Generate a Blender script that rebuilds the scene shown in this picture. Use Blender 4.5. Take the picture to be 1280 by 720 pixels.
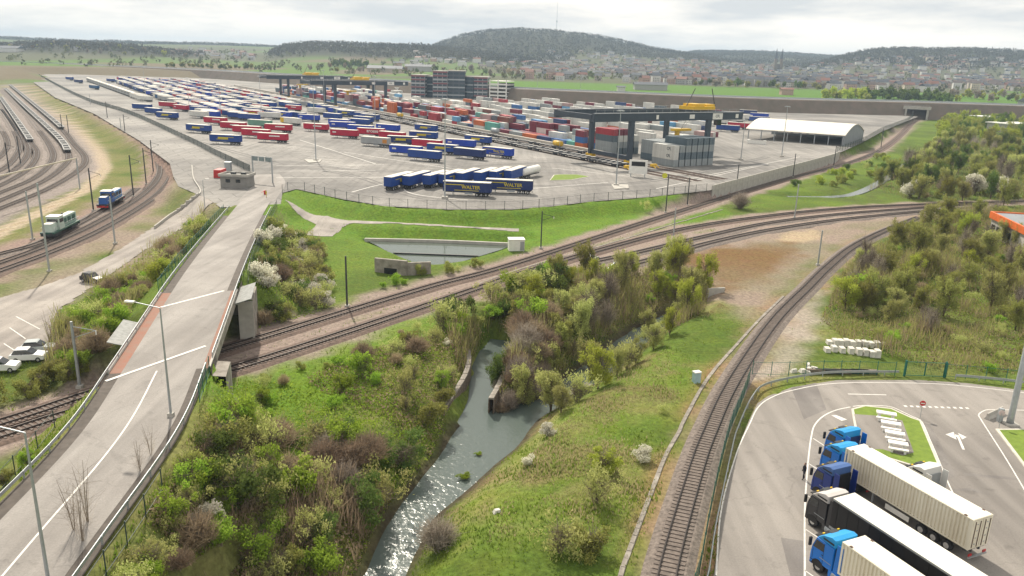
import bpy, math, random
import numpy as np
from mathutils import Vector, Matrix
random.seed(7); RNG = np.random.default_rng(7)
R = math.radians
scene = bpy.context.scene
for o in list(bpy.data.objects): bpy.data.objects.remove(o)
COL = scene.collection

# ------------------------------------------------------------------ camera
CAM_H = 40.0; FPX = 980.0; PITCH = math.atan2(360 - 76, FPX); ROLL = R(1.66)
_F = Vector((0, math.cos(PITCH), -math.sin(PITCH))); _U = Vector((0, math.sin(PITCH), math.cos(PITCH))); _R = Vector((1, 0, 0))
_Ri = _R * math.cos(ROLL) + _U * math.sin(ROLL); _Ui = _U * math.cos(ROLL) - _R * math.sin(ROLL)
cam_d = bpy.data.cameras.new('camera'); cam = bpy.data.objects.new('camera', cam_d); COL.objects.link(cam)
cam.matrix_world = Matrix(((_Ri.x, _Ui.x, -_F.x, 0), (_Ri.y, _Ui.y, -_F.y, 0), (_Ri.z, _Ui.z, -_F.z, CAM_H), (0, 0, 0, 1)))
cam_d.sensor_width = 36; cam_d.lens = FPX / 1280 * 36; cam_d.clip_start = 1; cam_d.clip_end = 30000
scene.camera = cam

# ------------------------------------------------------------------ sky, sun, exposure
SUN_AZ = R(-20)          # left of straight ahead
SUN_EL = R(43)
HAZE = 0.00012
world = bpy.data.worlds.new('World'); scene.world = world; world.use_nodes = True
wn = world.node_tree.nodes; wl = world.node_tree.links; wn.clear()
w_out = wn.new('ShaderNodeOutputWorld'); w_bg = wn.new('ShaderNodeBackground'); w_bg.inputs['Strength'].default_value = 0.073
w_sky = wn.new('ShaderNodeTexSky'); w_sky.sky_type = 'NISHITA'; w_sky.sun_disc = False
w_sky.sun_elevation = SUN_EL; w_sky.sun_rotation = SUN_AZ; w_sky.air_density = 1.0; w_sky.dust_density = 2.0
w_tc = wn.new('ShaderNodeTexCoord'); w_map = wn.new('ShaderNodeMapping'); w_map.inputs['Scale'].default_value = (1.0, 1.0, 5.5)
w_n = wn.new('ShaderNodeTexNoise'); w_n.inputs['Scale'].default_value = 3.2; w_n.inputs['Detail'].default_value = 7; w_n.inputs['Roughness'].default_value = 0.55
w_n2 = wn.new('ShaderNodeTexNoise'); w_n2.inputs['Scale'].default_value = 1.6; w_n2.inputs['Detail'].default_value = 5
w_cr = wn.new('ShaderNodeValToRGB')     # cloud brightness
w_cr.color_ramp.elements[0].position = 0.40; w_cr.color_ramp.elements[0].color = (9.2, 9.4, 9.4, 1)
w_cr.color_ramp.elements[1].position = 0.59; w_cr.color_ramp.elements[1].color = (15.8, 14.7, 13.1, 1)
w_cov = wn.new('ShaderNodeMapRange'); w_cov.inputs['From Min'].default_value = 0.28; w_cov.inputs['From Max'].default_value = 0.5
w_cov.inputs['To Min'].default_value = 0.82; w_cov.inputs['To Max'].default_value = 1.0
w_mix = wn.new('ShaderNodeMixRGB')
wl.new(w_tc.outputs['Generated'], w_map.inputs['Vector']); wl.new(w_map.outputs['Vector'], w_n.inputs['Vector']); wl.new(w_map.outputs['Vector'], w_n2.inputs['Vector'])
wl.new(w_n.outputs['Fac'], w_cr.inputs['Fac']); wl.new(w_n2.outputs['Fac'], w_cov.inputs['Value']); wl.new(w_cov.outputs['Result'], w_mix.inputs['Fac'])
wl.new(w_sky.outputs['Color'], w_mix.inputs['Color1']); wl.new(w_cr.outputs['Color'], w_mix.inputs['Color2'])
wl.new(w_mix.outputs['Color'], w_bg.inputs['Color']); wl.new(w_bg.outputs['Background'], w_out.inputs['Surface'])
sun_d = bpy.data.lights.new('sun', 'SUN'); sun_d.energy = 5.0; sun_d.angle = R(1.2); sun_d.color = (1.0, 0.91, 0.77)
sun = bpy.data.objects.new('sun', sun_d); COL.objects.link(sun)
_sd = Vector((math.sin(SUN_AZ) * math.cos(SUN_EL), math.cos(SUN_AZ) * math.cos(SUN_EL), math.sin(SUN_EL)))
sun.rotation_euler = _sd.to_track_quat('Z', 'Y').to_euler(); sun.location = (0, 0, 120)
scene.view_settings.view_transform = 'Standard'; scene.view_settings.look = 'None'
scene.view_settings.exposure = 0.22; scene.view_settings.gamma = 1.0; scene.view_settings.use_curve_mapping = False
scene.render.engine = 'CYCLES'
scene.cycles.max_bounces = 6; scene.cycles.transparent_max_bounces = 8; scene.cycles.volume_bounces = 0

# ------------------------------------------------------------------ survey helpers
def at(x, y, z=0.0):
    """ground position at height z of a surveyed photo point"""
    d = _F * FPX + _Ri * (x - 640) + _Ui * (360 - y)
    t = (z - CAM_H) / d.z
    return Vector((d.x * t, d.y * t, z))
def px(p):
    v = Vector((p[0], p[1], p[2] - CAM_H)); w = v.dot(_F)
    return 640 + FPX * v.dot(_Ri) / w, 360 - FPX * v.dot(_Ui) / w
def pts(lst, z=0.0): return [at(x, y, z) for x, y in lst]
def smooth_line(p, step):
    """Catmull-Rom through points, resampled every step metres (2-D/3-D)"""
    P = [Vector(q).to_3d() for q in p]
    if len(P) == 2: C = [P[0].lerp(P[1], i / 50) for i in range(51)]
    else:
        Q = [2 * P[0] - P[1]] + P + [2 * P[-1] - P[-2]]; C = []
        for i in range(1, len(Q) - 2):
            a, b, c, d = Q[i - 1], Q[i], Q[i + 1], Q[i + 2]
            for k in range(40):
                t = k / 40
                C.append(0.5 * ((2 * b) + (c - a) * t + (2 * a - 5 * b + 4 * c - d) * t * t + (3 * b - a - 3 * c + d) * t ** 3))
        C.append(P[-1])
    out = [C[0]]; acc = 0.0
    for a, b in zip(C, C[1:]):
        L = (b - a).length
        if L < 1e-9: continue
        while acc + L >= step:
            t = (step - acc) / L; a = a.lerp(b, t); out.append(a.copy()); L = (b - a).length; acc = 0.0
            if L < 1e-9: break
        acc += L
    return out
def normals2(C):
    N = []
    for i in range(len(C)):
        t = C[min(i + 1, len(C) - 1)] - C[max(i - 1, 0)]; t.z = 0; t.normalize(); N.append(Vector((-t.y, t.x, 0)))
    return N
def sstep(e0, e1, x):
    t = np.clip((x - e0) / (e1 - e0), 0, 1); return t * t * (3 - 2 * t)
def seg_dist(X, Y, line, vals=None):
    """distance of points to a polyline; with vals also the value interpolated along it"""
    D = np.full(X.shape, 1e9); V = np.zeros(X.shape)
    for i in range(len(line) - 1):
        ax, ay = line[i][0], line[i][1]; bx, by = line[i + 1][0], line[i + 1][1]
        dx, dy = bx - ax, by - ay; t = np.clip(((X - ax) * dx + (Y - ay) * dy) / (dx * dx + dy * dy + 1e-9), 0, 1)
        d = np.hypot(X - ax - t * dx, Y - ay - t * dy); m = d < D
        D = np.where(m, d, D)
        if vals is not None: V = np.where(m, vals[i] + t * (vals[i + 1] - vals[i]), V)
    return (D, V) if vals is not None else D
def inside(X, Y, poly):
    c = np.zeros(X.shape, bool); n = len(poly)
    for i in range(n):
        x1, y1 = poly[i][0], poly[i][1]; x2, y2 = poly[(i + 1) % n][0], poly[(i + 1) % n][1]
        if y1 == y2: continue
        c ^= ((y1 > Y) != (y2 > Y)) & (X < (x2 - x1) * (Y - y1) / (y2 - y1) + x1)
    return c
def vnoise(X, Y, s, seed=0):
    """cheap smooth value noise, -1..1"""
    x = X / s; y = Y / s; xi = np.floor(x).astype(np.int64); yi = np.floor(y).astype(np.int64); fx = x - xi; fy = y - yi
    fx = fx * fx * (3 - 2 * fx); fy = fy * fy * (3 - 2 * fy)
    def h(a, b):
        n = (a * 374761393 + b * 668265263 + seed * 974634777) & 0x7fffffff
        n = ((n ^ (n >> 13)) * 1274126177) & 0x7fffffff
        return ((n ^ (n >> 16)) & 0xffff) / 32767.5 - 1
    return (h(xi, yi) * (1 - fx) + h(xi + 1, yi) * fx) * (1 - fy) + (h(xi, yi + 1) * (1 - fx) + h(xi + 1, yi + 1) * fx) * fy

# ------------------------------------------------------------------ materials
MATS = {}
def mat(name, col, rough=0.7, var=0.12, scale=1.0, metal=0.0, bump=0.0, bscale=None, col2=None, detail=4, coord='Object', spec=0.4, streak=False):
    if name in MATS: return MATS[name]
    m = bpy.data.materials.new(name); m.use_nodes = True; MATS[name] = m
    nt = m.node_tree; b = nt.nodes['Principled BSDF']
    b.inputs['Roughness'].default_value = rough; b.inputs['Metallic'].default_value = metal; b.inputs['Specular IOR Level'].default_value = spec
    c2 = col2 if col2 else tuple(max(0, c * (1 - var * 2)) for c in col)
    tc = nt.nodes.new('ShaderNodeTexCoord'); geo = nt.nodes.new('ShaderNodeNewGeometry')
    vec = geo.outputs['Position'] if coord == 'World' else tc.outputs['Object']
    if streak:
        mp = nt.nodes.new('ShaderNodeMapping'); mp.inputs['Scale'].default_value = (1, 1, 0.12); nt.links.new(vec, mp.inputs['Vector']); vec = mp.outputs['Vector']
    n = nt.nodes.new('ShaderNodeTexNoise'); n.inputs['Scale'].default_value = scale; n.inputs['Detail'].default_value = detail; n.inputs['Roughness'].default_value = 0.62
    nt.links.new(vec, n.inputs['Vector'])
    r = nt.nodes.new('ShaderNodeValToRGB'); r.color_ramp.elements[0].position = 0.3; r.color_ramp.elements[1].position = 0.68
    r.color_ramp.elements[0].color = (*c2, 1); r.color_ramp.elements[1].color = (*col, 1)
    nt.links.new(n.outputs['Fac'], r.inputs['Fac']); nt.links.new(r.outputs['Color'], b.inputs['Base Color'])
    if bump:
        n2 = nt.nodes.new('ShaderNodeTexNoise'); n2.inputs['Scale'].default_value = bscale or scale * 4; n2.inputs['Detail'].default_value = 5
        nt.links.new(vec, n2.inputs['Vector'])
        bp = nt.nodes.new('ShaderNodeBump'); bp.inputs['Strength'].default_value = bump; bp.inputs['Distance'].default_value = 0.1
        nt.links.new(n2.outputs['Fac'], bp.inputs['Height']); nt.links.new(bp.outputs['Normal'], b.inputs['Normal'])
    return m
def leafmat(name, c1, c2, trans=0.35, zone=0.35):
    """foliage: hue differs between leaves (stored per leaf) and between plants"""
    if name in MATS: return MATS[name]
    m = bpy.data.materials.new(name); m.use_nodes = True; MATS[name] = m
    nt = m.node_tree; nt.nodes.clear(); N = nt.nodes.new; L = nt.links.new
    out = N('ShaderNodeOutputMaterial'); d = N('ShaderNodeBsdfDiffuse'); t = N('ShaderNodeBsdfTranslucent'); mx = N('ShaderNodeMixShader'); mx.inputs[0].default_value = trans
    at_ = N('ShaderNodeAttribute'); at_.attribute_name = 'leaf'; oi = N('ShaderNodeObjectInfo')
    c1 = tuple(q * .98 for q in c1); c2 = tuple(q * 1.06 for q in c2); r = N('ShaderNodeMixRGB'); r.inputs[1].default_value = (*c1, 1); r.inputs[2].default_value = (*c2, 1)
    hs = N('ShaderNodeHueSaturation'); mr = N('ShaderNodeMapRange'); mr.inputs['To Min'].default_value = 0.75; mr.inputs['To Max'].default_value = 1.25
    mh = N('ShaderNodeMapRange'); mh.inputs['To Min'].default_value = 0.485; mh.inputs['To Max'].default_value = 0.515
    L(at_.outputs['Fac'], r.inputs[0]); L(oi.outputs['Random'], mr.inputs['Value']); L(mr.outputs['Result'], hs.inputs['Value'])
    L(oi.outputs['Random'], mh.inputs['Value']); L(mh.outputs['Result'], hs.inputs['Hue']); L(r.outputs['Color'], hs.inputs['Color'])
    L(hs.outputs['Color'], d.inputs['Color']); L(hs.outputs['Color'], t.inputs['Color']); L(d.outputs[0], mx.inputs[1]); L(t.outputs[0], mx.inputs[2]); L(mx.outputs[0], out.inputs['Surface'])
    return m
M_CONC = mat('concrete', (0.46, 0.44, 0.40), 0.85, 0.15, 0.6, bump=0.2)
M_WHITE = mat('white paint', (0.78, 0.77, 0.73), 0.5, 0.07, 0.8)
M_MARK = mat('road marking white', (0.74, 0.72, 0.68), 0.7, 0.14, 1.8, coord='World')
M_GALV = mat('galvanised steel', (0.42, 0.45, 0.47), 0.45, 0.1, 2.0, metal=0.5)
M_DARK = mat('dark steel', (0.05, 0.055, 0.06), 0.55, 0.2, 2.0)
M_RUBBER = mat('tyre rubber', (0.025, 0.025, 0.027), 0.85, 0.15, 4.0)
M_RIM = mat('wheel rim', (0.5, 0.5, 0.5), 0.4, 0.1, 4.0, metal=0.4)
M_GLASS = mat('dark glass', (0.02, 0.025, 0.03), 0.08, 0.1, 2.0, spec=0.8)
M_RUST = mat('rail rust', (0.13, 0.075, 0.055), 0.7, 0.2, 3.0)
M_RAIL = mat('rail steel', (0.055, 0.042, 0.038), 0.4, 0.25, 2.0, metal=0.3)
M_SLEEP = mat('sleeper', (0.19, 0.155, 0.135), 0.9, 0.2, 1.5, coord='World')
M_BALL = mat('ballast', (0.235, 0.195, 0.17), 0.95, 0.34, 2.6, bump=0.6, bscale=6, coord='World', detail=9)
M_BALL2 = mat('rusty ballast', (0.185, 0.13, 0.105), 0.95, 0.32, 2.2, bump=0.6, bscale=6, coord='World', detail=9)
M_GREENFENCE = mat('green fence paint', (0.008, 0.12, 0.09), 0.5, 0.1, 1.0)
M_FENCE = mat('grey green fence paint', (0.035, 0.06, 0.06), 0.5, 0.1, 1.0)
M_BARK = mat('bark', (0.15, 0.115, 0.085), 0.9, 0.2, 3.0, bump=0.5)
M_BLACK = mat('black plastic', (0.015, 0.015, 0.017), 0.5, 0.1, 2.0)
M_RED = mat('red paint', (0.5, 0.03, 0.03), 0.45, 0.08, 1.0)
M_YEL = mat('yellow paint', (0.72, 0.45, 0.02), 0.45, 0.1, 1.0)
M_DIRTC = mat('stained concrete', (0.36, 0.33, 0.29), 0.9, 0.25, 0.8, bump=0.3, col2=(0.16, 0.14, 0.12))
M_STONE = mat('old stone', (0.24, 0.19, 0.15), 0.95, 0.25, 0.9, bump=0.5)

# ------------------------------------------------------------------ mesh building
def link(o, parent=None):
    COL.objects.link(o)
    if parent is not None: o.parent = parent
    return o
def mesh_np(name, V, F, mats, midx=None, smooth=False, leaf=None):
    """V (n,3), F list of (m,k) arrays or one array"""
    me = bpy.data.meshes.new(name)
    Fs = F if isinstance(F, list) else [F]
    Fs = [np.asarray(f, np.int32) for f in Fs if len(f)]
    loops = np.concatenate([f.ravel() for f in Fs]); cnt = np.concatenate([np.full(len(f), f.shape[1], np.int32) for f in Fs])
    start = np.concatenate([[0], np.cumsum(cnt)[:-1]]).astype(np.int32)
    me.vertices.add(len(V)); me.vertices.foreach_set('co', np.asarray(V, np.float32).ravel())
    me.loops.add(len(loops)); me.loops.foreach_set('vertex_index', loops)
    me.polygons.add(len(cnt)); me.polygons.foreach_set('loop_start', start); me.polygons.foreach_set('loop_total', cnt)
    for m in (mats if isinstance(mats, (list, tuple)) else [mats]): me.materials.append(m)
    if midx is not None: me.polygons.foreach_set('material_index', np.asarray(midx, np.int32))
    if smooth: me.polygons.foreach_set('use_smooth', np.ones(len(cnt), bool))
    if leaf is not None:
        a = me.attributes.new('leaf', 'FLOAT', 'POINT'); a.data.foreach_set('value', np.asarray(leaf, np.float32))
    me.update(calc_edges=True); return me
class MB:
    def __init__(s): s.v = []; s.f = []; s.m = []
    def add(s, v, f, m=0):
        n = len(s.v); s.v += [tuple(q) for q in v]; s.f += [tuple(i + n for i in q) for q in f]; s.m += [m] * len(f); return s
    def box(s, c, d, rz=0.0, m=0, top=None):
        """centre, size; top=(sx,sy,dx) scales/shifts the top face"""
        hx, hy, hz = d[0] / 2, d[1] / 2, d[2] / 2; tx, ty, sh = top if top else (1, 1, 0)
        ca, sa = math.cos(rz), math.sin(rz); V = []
        for z, kx, ky, o in ((-hz, 1, 1, 0), (hz, tx, ty, sh)):
            for x, y in ((-hx, -hy), (hx, -hy), (hx, hy), (-hx, hy)):
                X, Y = x * kx + o, y * ky; V.append((c[0] + X * ca - Y * sa, c[1] + X * sa + Y * ca, c[2] + z))
        return s.add(V, [(3, 2, 1, 0), (4, 5, 6, 7), (0, 1, 5, 4), (1, 2, 6, 5), (2, 3, 7, 6), (3, 0, 4, 7)], m)
    def beam(s, a, b, w, h, m=0):
        a = Vector(a); b = Vector(b); t = (b - a).normalized(); up = Vector((0, 0, 1)) if abs(t.z) < 0.95 else Vector((1, 0, 0))
        x = t.cross(up).normalized() * (w / 2); y = x.cross(t).normalized() * (h / 2); V = []
        for p in (a, b): V += [p - x - y, p + x - y, p + x + y, p - x + y]
        return s.add(V, [(3, 2, 1, 0), (4, 5, 6, 7), (0, 1, 5, 4), (1, 2, 6, 5), (2, 3, 7, 6), (3, 0, 4, 7)], m)
    def tube(s, P, r, n=6, m=0, cap=True):
        P = [Vector(p) for p in P]; rs = r if isinstance(r, (list, tuple)) else [r] * len(P); V = []; F = []
        for i, p in enumerate(P):
            t = (P[min(i + 1, len(P) - 1)] - P[max(i - 1, 0)]).normalized(); up = Vector((0, 0, 1)) if abs(t.z) < 0.9 else Vector((1, 0, 0))
            x = t.cross(up).normalized(); y = x.cross(t)
            for k in range(n): a = 2 * math.pi * k / n; V.append(p + (x * math.cos(a) + y * math.sin(a)) * rs[i])
        for i in range(len(P) - 1):
            for k in range(n): F.append((i * n + k, i * n + (k + 1) % n, (i + 1) * n + (k + 1) % n, (i + 1) * n + k))
        if cap: F.append(tuple(range(n - 1, -1, -1))); F.append(tuple((len(P) - 1) * n + k for k in range(n)))
        return s.add(V, F, m)
    def cyl(s, c, r, h, axis='z', n=12, m=0):
        d = {'x': Vector((1, 0, 0)), 'y': Vector((0, 1, 0)), 'z': Vector((0, 0, 1))}[axis] * (h / 2); c = Vector(c)
        return s.tube([c - d, c + d], r, n, m)
    def extrude(s, prof, y0, y1, m=0, axis='y'):
        """profile in x,z extruded along y (or profile in y,z along x)"""
        n = len(prof); mk = (lambda a, b, y: (a, y, b)) if axis == 'y' else (lambda a, b, y: (y, a, b))
        V = [mk(a, b, y0) for a, b in prof] + [mk(a, b, y1) for a, b in prof]
        F = [tuple(range(n)), tuple(range(2 * n - 1, n - 1, -1))] + [(i, n + i, n + (i + 1) % n, (i + 1) % n) for i in range(n)]
        return s.add(V, F, m)
    def poly(s, P, m=0): return s.add(P, [tuple(range(len(P)))], m)
    def prism(s, P, z0, z1, m=0):
        n = len(P); V = [(p[0], p[1], z0) for p in P] + [(p[0], p[1], z1) for p in P]
        return s.add(V, [tuple(range(n - 1, -1, -1)), tuple(range(n, 2 * n))] + [(i, (i + 1) % n, n + (i + 1) % n, n + i) for i in range(n)], m)
    def strip(s, C, w0, w1, dz=0.0, m=0, zf=None):
        """flat ribbon along C from offset w0 to w1 (left positive)"""
        N = normals2(C); n = len(C); V = []
        for p, q in zip(C, N):
            for w in (w0, w1):
                a = p + q * w; V.append((a.x, a.y, (zf(a.x, a.y) if zf else p.z) + dz))
        F = [(2 * i, 2 * i + 2, 2 * i + 3, 2 * i + 1) for i in range(n - 1)]
        if w1 > w0: F = [tuple(reversed(f)) for f in F]
        return s.add(V, F, m)
    def ribbon(s, C, prof, m=0, zf=None):
        """profile [(offset,height)...] swept along C"""
        N = normals2(C); k = len(prof); V = []
        for p, q in zip(C, N):
            for w, h in prof:
                a = p + q * w; V.append((a.x, a.y, (zf(p.x, p.y) if zf else p.z) + h))
        F = [(i * k + j, (i + 1) * k + j, (i + 1) * k + (j + 1) % k, i * k + (j + 1) % k) for i in range(len(C) - 1) for j in range(k - (0 if prof[0] == prof[-1] else 1))]
        F = [tuple(reversed(f)) for f in F]
        return s.add(V, F, m)
    def mesh(s, name, mats, smooth=False):
        me = bpy.data.meshes.new(name); me.from_pydata(s.v, [], s.f)
        for m in (mats if isinstance(mats, (list, tuple)) else [mats]): me.materials.append(m)
        me.polygons.foreach_set('material_index', np.asarray(s.m, np.int32))
        if smooth: me.polygons.foreach_set('use_smooth', np.ones(len(s.f), bool))
        me.update(); return me
    def build(s, name, mats, parent=None, smooth=False): return link(bpy.data.objects.new(name, s.mesh(name, mats, smooth)), parent)
def obj(name, me, parent=None, loc=None, rz=0.0, sc=None):
    o = bpy.data.objects.new(name, me); link(o, parent)
    if loc is not None: o.location = loc
    if rz: o.rotation_euler = (0, 0, rz)
    if sc is not None: o.scale = sc if hasattr(sc, '__len__') else (sc, sc, sc)
    return o
PENDING = []
def tag(o, label, cat, group=None):
    o['label'] = label; o['category'] = cat
    if group: o['group'] = group
    PENDING.append(o); return o
def thing(name, label, cat, loc=(0, 0, 0), rz=0.0, group=None):
    return tag(obj(name, None, None, loc, rz), label, cat, group)
def struct(o): o['kind'] = 'structure'; return o
def stuff(o, label=None, cat=None):
    o['kind'] = 'stuff'
    if label: o['label'] = label; o['category'] = cat
    return o
def copy_tree(o, parent=None):
    c = o.copy(); COL.objects.link(c); c.parent = parent
    for ch in o.children: copy_tree(ch, c)
    return c
_TXT = {}
def text_mesh(s, size, mt, spacing=1.0):
    k = (s, size, mt.name)
    if k not in _TXT:
        cu = bpy.data.curves.new('t', 'FONT'); cu.body = s; cu.size = size; cu.align_x = 'CENTER'; cu.align_y = 'CENTER'; cu.extrude = 0.012; cu.offset = size * 0.02; cu.space_character = spacing; cu.resolution_u = 2
        ob = bpy.data.objects.new('t', cu); COL.objects.link(ob)
        me = bpy.data.meshes.new_from_object(ob.evaluated_get(bpy.context.evaluated_depsgraph_get())); me.materials.clear(); me.materials.append(mt)
        bpy.data.objects.remove(ob); _TXT[k] = me
    return _TXT[k]
# ------------------------------------------------------------------ survey lines
U_LINE = [at(-160, 580), at(-60, 549)] + pts([(0, 531), (54, 514), (104, 497), (320, 426), (537, 360), (640, 332), (840, 268), (960, 231), (1100, 188), (1147, 147)])
L_LINE = [at(-160, 596), at(-60, 565)] + pts([(24, 539), (87, 519), (320, 454), (603, 360), (640, 347), (735, 318), (855, 287), (960, 271), (1047, 262), (1140, 257), (1330, 251)])
M_LINE = pts([(738, 329), (800, 316), (880, 297), (960, 280), (1047, 269), (1135, 262), (1230, 255.5)])
N_LINE = pts([(768, 338), (830, 321), (890, 304), (960, 289), (1047, 276), (1135, 267), (1230, 259)])
R_LINE = [Vector((11.0, 42, 0)), Vector((12.0, 48.5, 0))] + pts([(834, 719), (869, 592), (888, 540), (918, 477), (968, 403), (1010, 360), (1035, 335), (1066, 310), (1105, 290), (1150, 272)])
MAIN_LEFT = [at(-70, 360)] + pts([(0, 335), (75, 307), (140, 275), (190, 242), (207, 217), (200, 195), (172, 175), (125, 147), (75, 122), (37, 100)])
SIDING = [at(-70, 338)] + pts([(0, 319), (50, 305), (100, 280), (125, 266), (143, 256), (160, 245), (171, 236)])
FAN = [[(-60, 287), (0, 262), (62, 236), (100, 212), (106, 197), (92, 180), (75, 160), (40, 130), (10, 105)],
       [(-60, 277), (0, 252), (55, 227), (80, 208), (86, 196), (78, 180), (58, 160), (30, 134), (5, 110)],
       [(-60, 266), (0, 242), (45, 222), (66, 200), (62, 182), (46, 160), (26, 136), (0, 112)],
       [(-60, 256), (0, 233), (35, 212), (46, 193), (38, 178), (22, 154), (0, 122)],
       [(-60, 236), (0, 214), (20, 196), (24, 180), (14, 158), (0, 137)],
       [(-60, 222), (-10, 203), (6, 190), (9, 178), (2, 163), (-12, 146)],
       [(-60, 246), (0, 224), (28, 204), (35, 187), (26, 168), (8, 142), (-8, 124)]]
FAN = [pts(q) for q in FAN]
TRACKS = [U_LINE, L_LINE, M_LINE, N_LINE, R_LINE, MAIN_LEFT, SIDING] + FAN
ROAD = [Vector(p) for p in ((-30.0, 8, 6.0), (-31.2, 26, 6.4), (-32.7, 46.3, 6.8), (-34.3, 63.5, 7), (-38.1, 80.2, 7), (-45.3, 109.8, 7), (-50.4, 130, 6.2), (-55.8, 151.5, 5), (-61, 173, 3.9), (-65.5, 193, 3.2), (-67.5, 203, 3.02))]
ROAD_C = smooth_line(ROAD, 1.5)
ROAD_HW = 3.75
def mid(a, b, z): return (at(*a, z) + at(*b, z)) / 2, (at(*a, z) - at(*b, z)).length / 2
WZ = -4.0
_rv = [mid(*q, WZ) for q in (((455, 719), (507, 719)), ((480, 660), (534, 662)), ((497, 634), (558, 634)), ((545, 576), (612, 590)), ((567, 538), (655, 548)), ((625, 520), (676, 515)), ((677, 494), (718, 494)), ((712, 471), (753, 472)), ((742, 450), (785, 446)), ((784, 417), (818, 418)), ((832, 392), (850, 394)))]
RIVER = [Vector((-15.5, 30, WZ)), Vector((-12.5, 45, WZ))] + [p for p, w in _rv]; RIVER_W = [3.2, 3.3] + [w for p, w in _rv]
CULV = pts([(592, 528), (603, 500), (604, 480), (606, 458), (616, 440), (628, 425)], WZ)
FILL_L = pts([(585, 436), (584, 452), (578, 471), (565, 492), (549, 515), (535, 532), (470, 530), (450, 470), (540, 425)], -2.0); FILL_R = pts([(636, 454), (627, 478), (619, 491), (630, 489), (662, 470), (685, 450), (660, 435)], -2.0); FILLN = {-2.1: 6, -2.4: 3}
POND = pts([(456, 299), (545, 301), (640, 305), (622, 312), (570, 327), (545, 331), (520, 327), (495, 317), (475, 307)], -1.0)
STREAM = pts([(985, 246), (1040, 246), (1075, 240), (1110, 222), (1135, 205), (1170, 192), (1190, 185)], -0.8)
YARD = [(-60, 199), (-64.5, 216), (-62.5, 223), (-46, 208.5), (-33.6, 200.2), (-16.9, 198.2), (-0.6, 200.8), (10, 207), (21.5, 216.5), (40, 227.5), (60.5, 243), (94.5, 291), (137, 347), (186, 428), (235, 514), (350, 702), (300, 745), (150, 770), (-6, 880), (-300, 1190), (-640, 1190), (-700, 1140), (-356, 618), (-250, 472), (-160, 336), (-118, 268), (-105, 240), (-96, 222), (-80, 203), (-73, 192)]
LOT = pts([(888, 735), (893, 715), (897, 680), (902, 635), (915, 585), (927, 548), (937, 524), (947, 504), (960, 495), (990, 484), (1047, 475), (1150, 475), (1210, 479), (1280, 488), (1400, 505)]) + [Vector((110, 80, 0)), Vector((95, 30, 0)), Vector((19, 30, 0))]
LOWROAD = pts([(0, 372), (45, 360), (95, 343), (150, 312), (192, 284)], 0) + pts([(220, 258)], 1.5) + pts([(250, 243)], 2.8) + pts([(275, 240), (283, 250)], 3.0) + pts([(262, 258)], 2.4) + pts([(232, 276)], 1.4) + pts([(185, 310), (140, 342), (72, 388), (60, 432), (20, 452), (-40, 470), (-60, 400)], 0)
DIRT = pts([(700, 330), (830, 300), (960, 284), (1140, 261), (1140, 276), (1080, 296), (1010, 345), (968, 385), (930, 402), (900, 385), (830, 350)])
MUD = pts([(835, 322), (900, 306), (1000, 300), (1012, 318), (965, 350), (905, 368), (865, 350)])
PALE = pts([(1012, 362), (1040, 366), (1022, 430), (1003, 462), (960, 474), (935, 476), (962, 418)])
VIVID = pts([(232, 475), (300, 470), (400, 438), (500, 402), (590, 375), (560, 420), (490, 450), (430, 500), (400, 550), (300, 560), (220, 570)])
PALE2 = pts([(968, 300), (985, 288), (1020, 287), (1030, 296), (1010, 305)])
PATH_C = pts([(362, 251), (378, 259), (395, 268)], 2.0) + pts([(430, 277), (500, 281), (570, 284), (650, 288)], 1.0)
PATH_S = pts([(430, 277), (405, 288), (385, 291)], 1.0)
EMB_TOP = pts([(-80, 74.4), (0, 77), (75, 79.5), (150, 82.6), (250, 87.2), (320, 91), (480, 100.5), (640, 110), (800, 117), (960, 123), (1140, 127.5), (1280, 132), (1450, 138)], 14.0)

# ------------------------------------------------------------------ terrain height
LAYERS = [(4600, 1100, [(-400, 14), (0, 9), (60, 6), (120, 4), (200, 8), (270, 9), (320, 8), (345, 4), (480, 3), (800, 8), (850, 17), (930, 19), (1000, 17), (1100, 15), (1280, 15), (1700, 12)]),
          (3300, 650, [(-400, 0), (480, 0), (520, 8), (545, 17), (570, 27), (600, 34), (640, 37.5), (680, 36.5), (720, 32), (770, 25), (800, 19), (850, 14), (900, 8), (950, 2), (1700, 0)]),
          (2350, 420, [(-400, 0), (335, 0), (360, 9), (380, 12), (400, 14), (440, 14.5), (480, 14), (520, 16), (560, 13), (600, 9), (660, 5), (740, 0), (1700, 0)]),
          (2700, 520, [(-400, 0), (940, 0), (1000, 8), (1030, 17), (1050, 22), (1070, 26), (1100, 28), (1180, 29), (1280, 28), (1400, 26), (1700, 18)]),
          (2000, 300, [(-400, 6), (0, 4), (60, 6), (100, 8), (150, 7), (220, 4), (300, 1), (340, 0), (1700, 0)])]
def far_height(X, Y):
    b = np.interp(Y, [820, 950, 1300, 1600, 2000, 2600, 3500, 6000, 12000], [0, 9, 13, 17, 24, 44, 66, 60, 40])
    hx = 640 + FPX * X / np.maximum(Y, 200)
    Z = b.copy(); W = np.zeros(X.shape)
    for D, w, tab in LAYERS:
        e = np.interp(hx, [t[0] for t in tab], [t[1] for t in tab])
        top = 40 + e / FPX * D - 9
        g = np.exp(-((Y - D) / w) ** 2) * np.clip(e / 6, 0, 1)
        Z = np.where(g > 0.01, np.maximum(Z, b + (top - b) * g), Z); W = np.maximum(W, g)
    Z = Z + (vnoise(X, Y, 260, 3) * 5 + vnoise(X, Y, 90, 4) * 2.5) * sstep(1500, 2300, Y) * np.clip(0.25 + W, 0, 1)
    return Z, W
NOT_YARD = [Vector((p[0], p[1], 0)) for p in YARD] + [Vector((*YARD[0], 0))]
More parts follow.
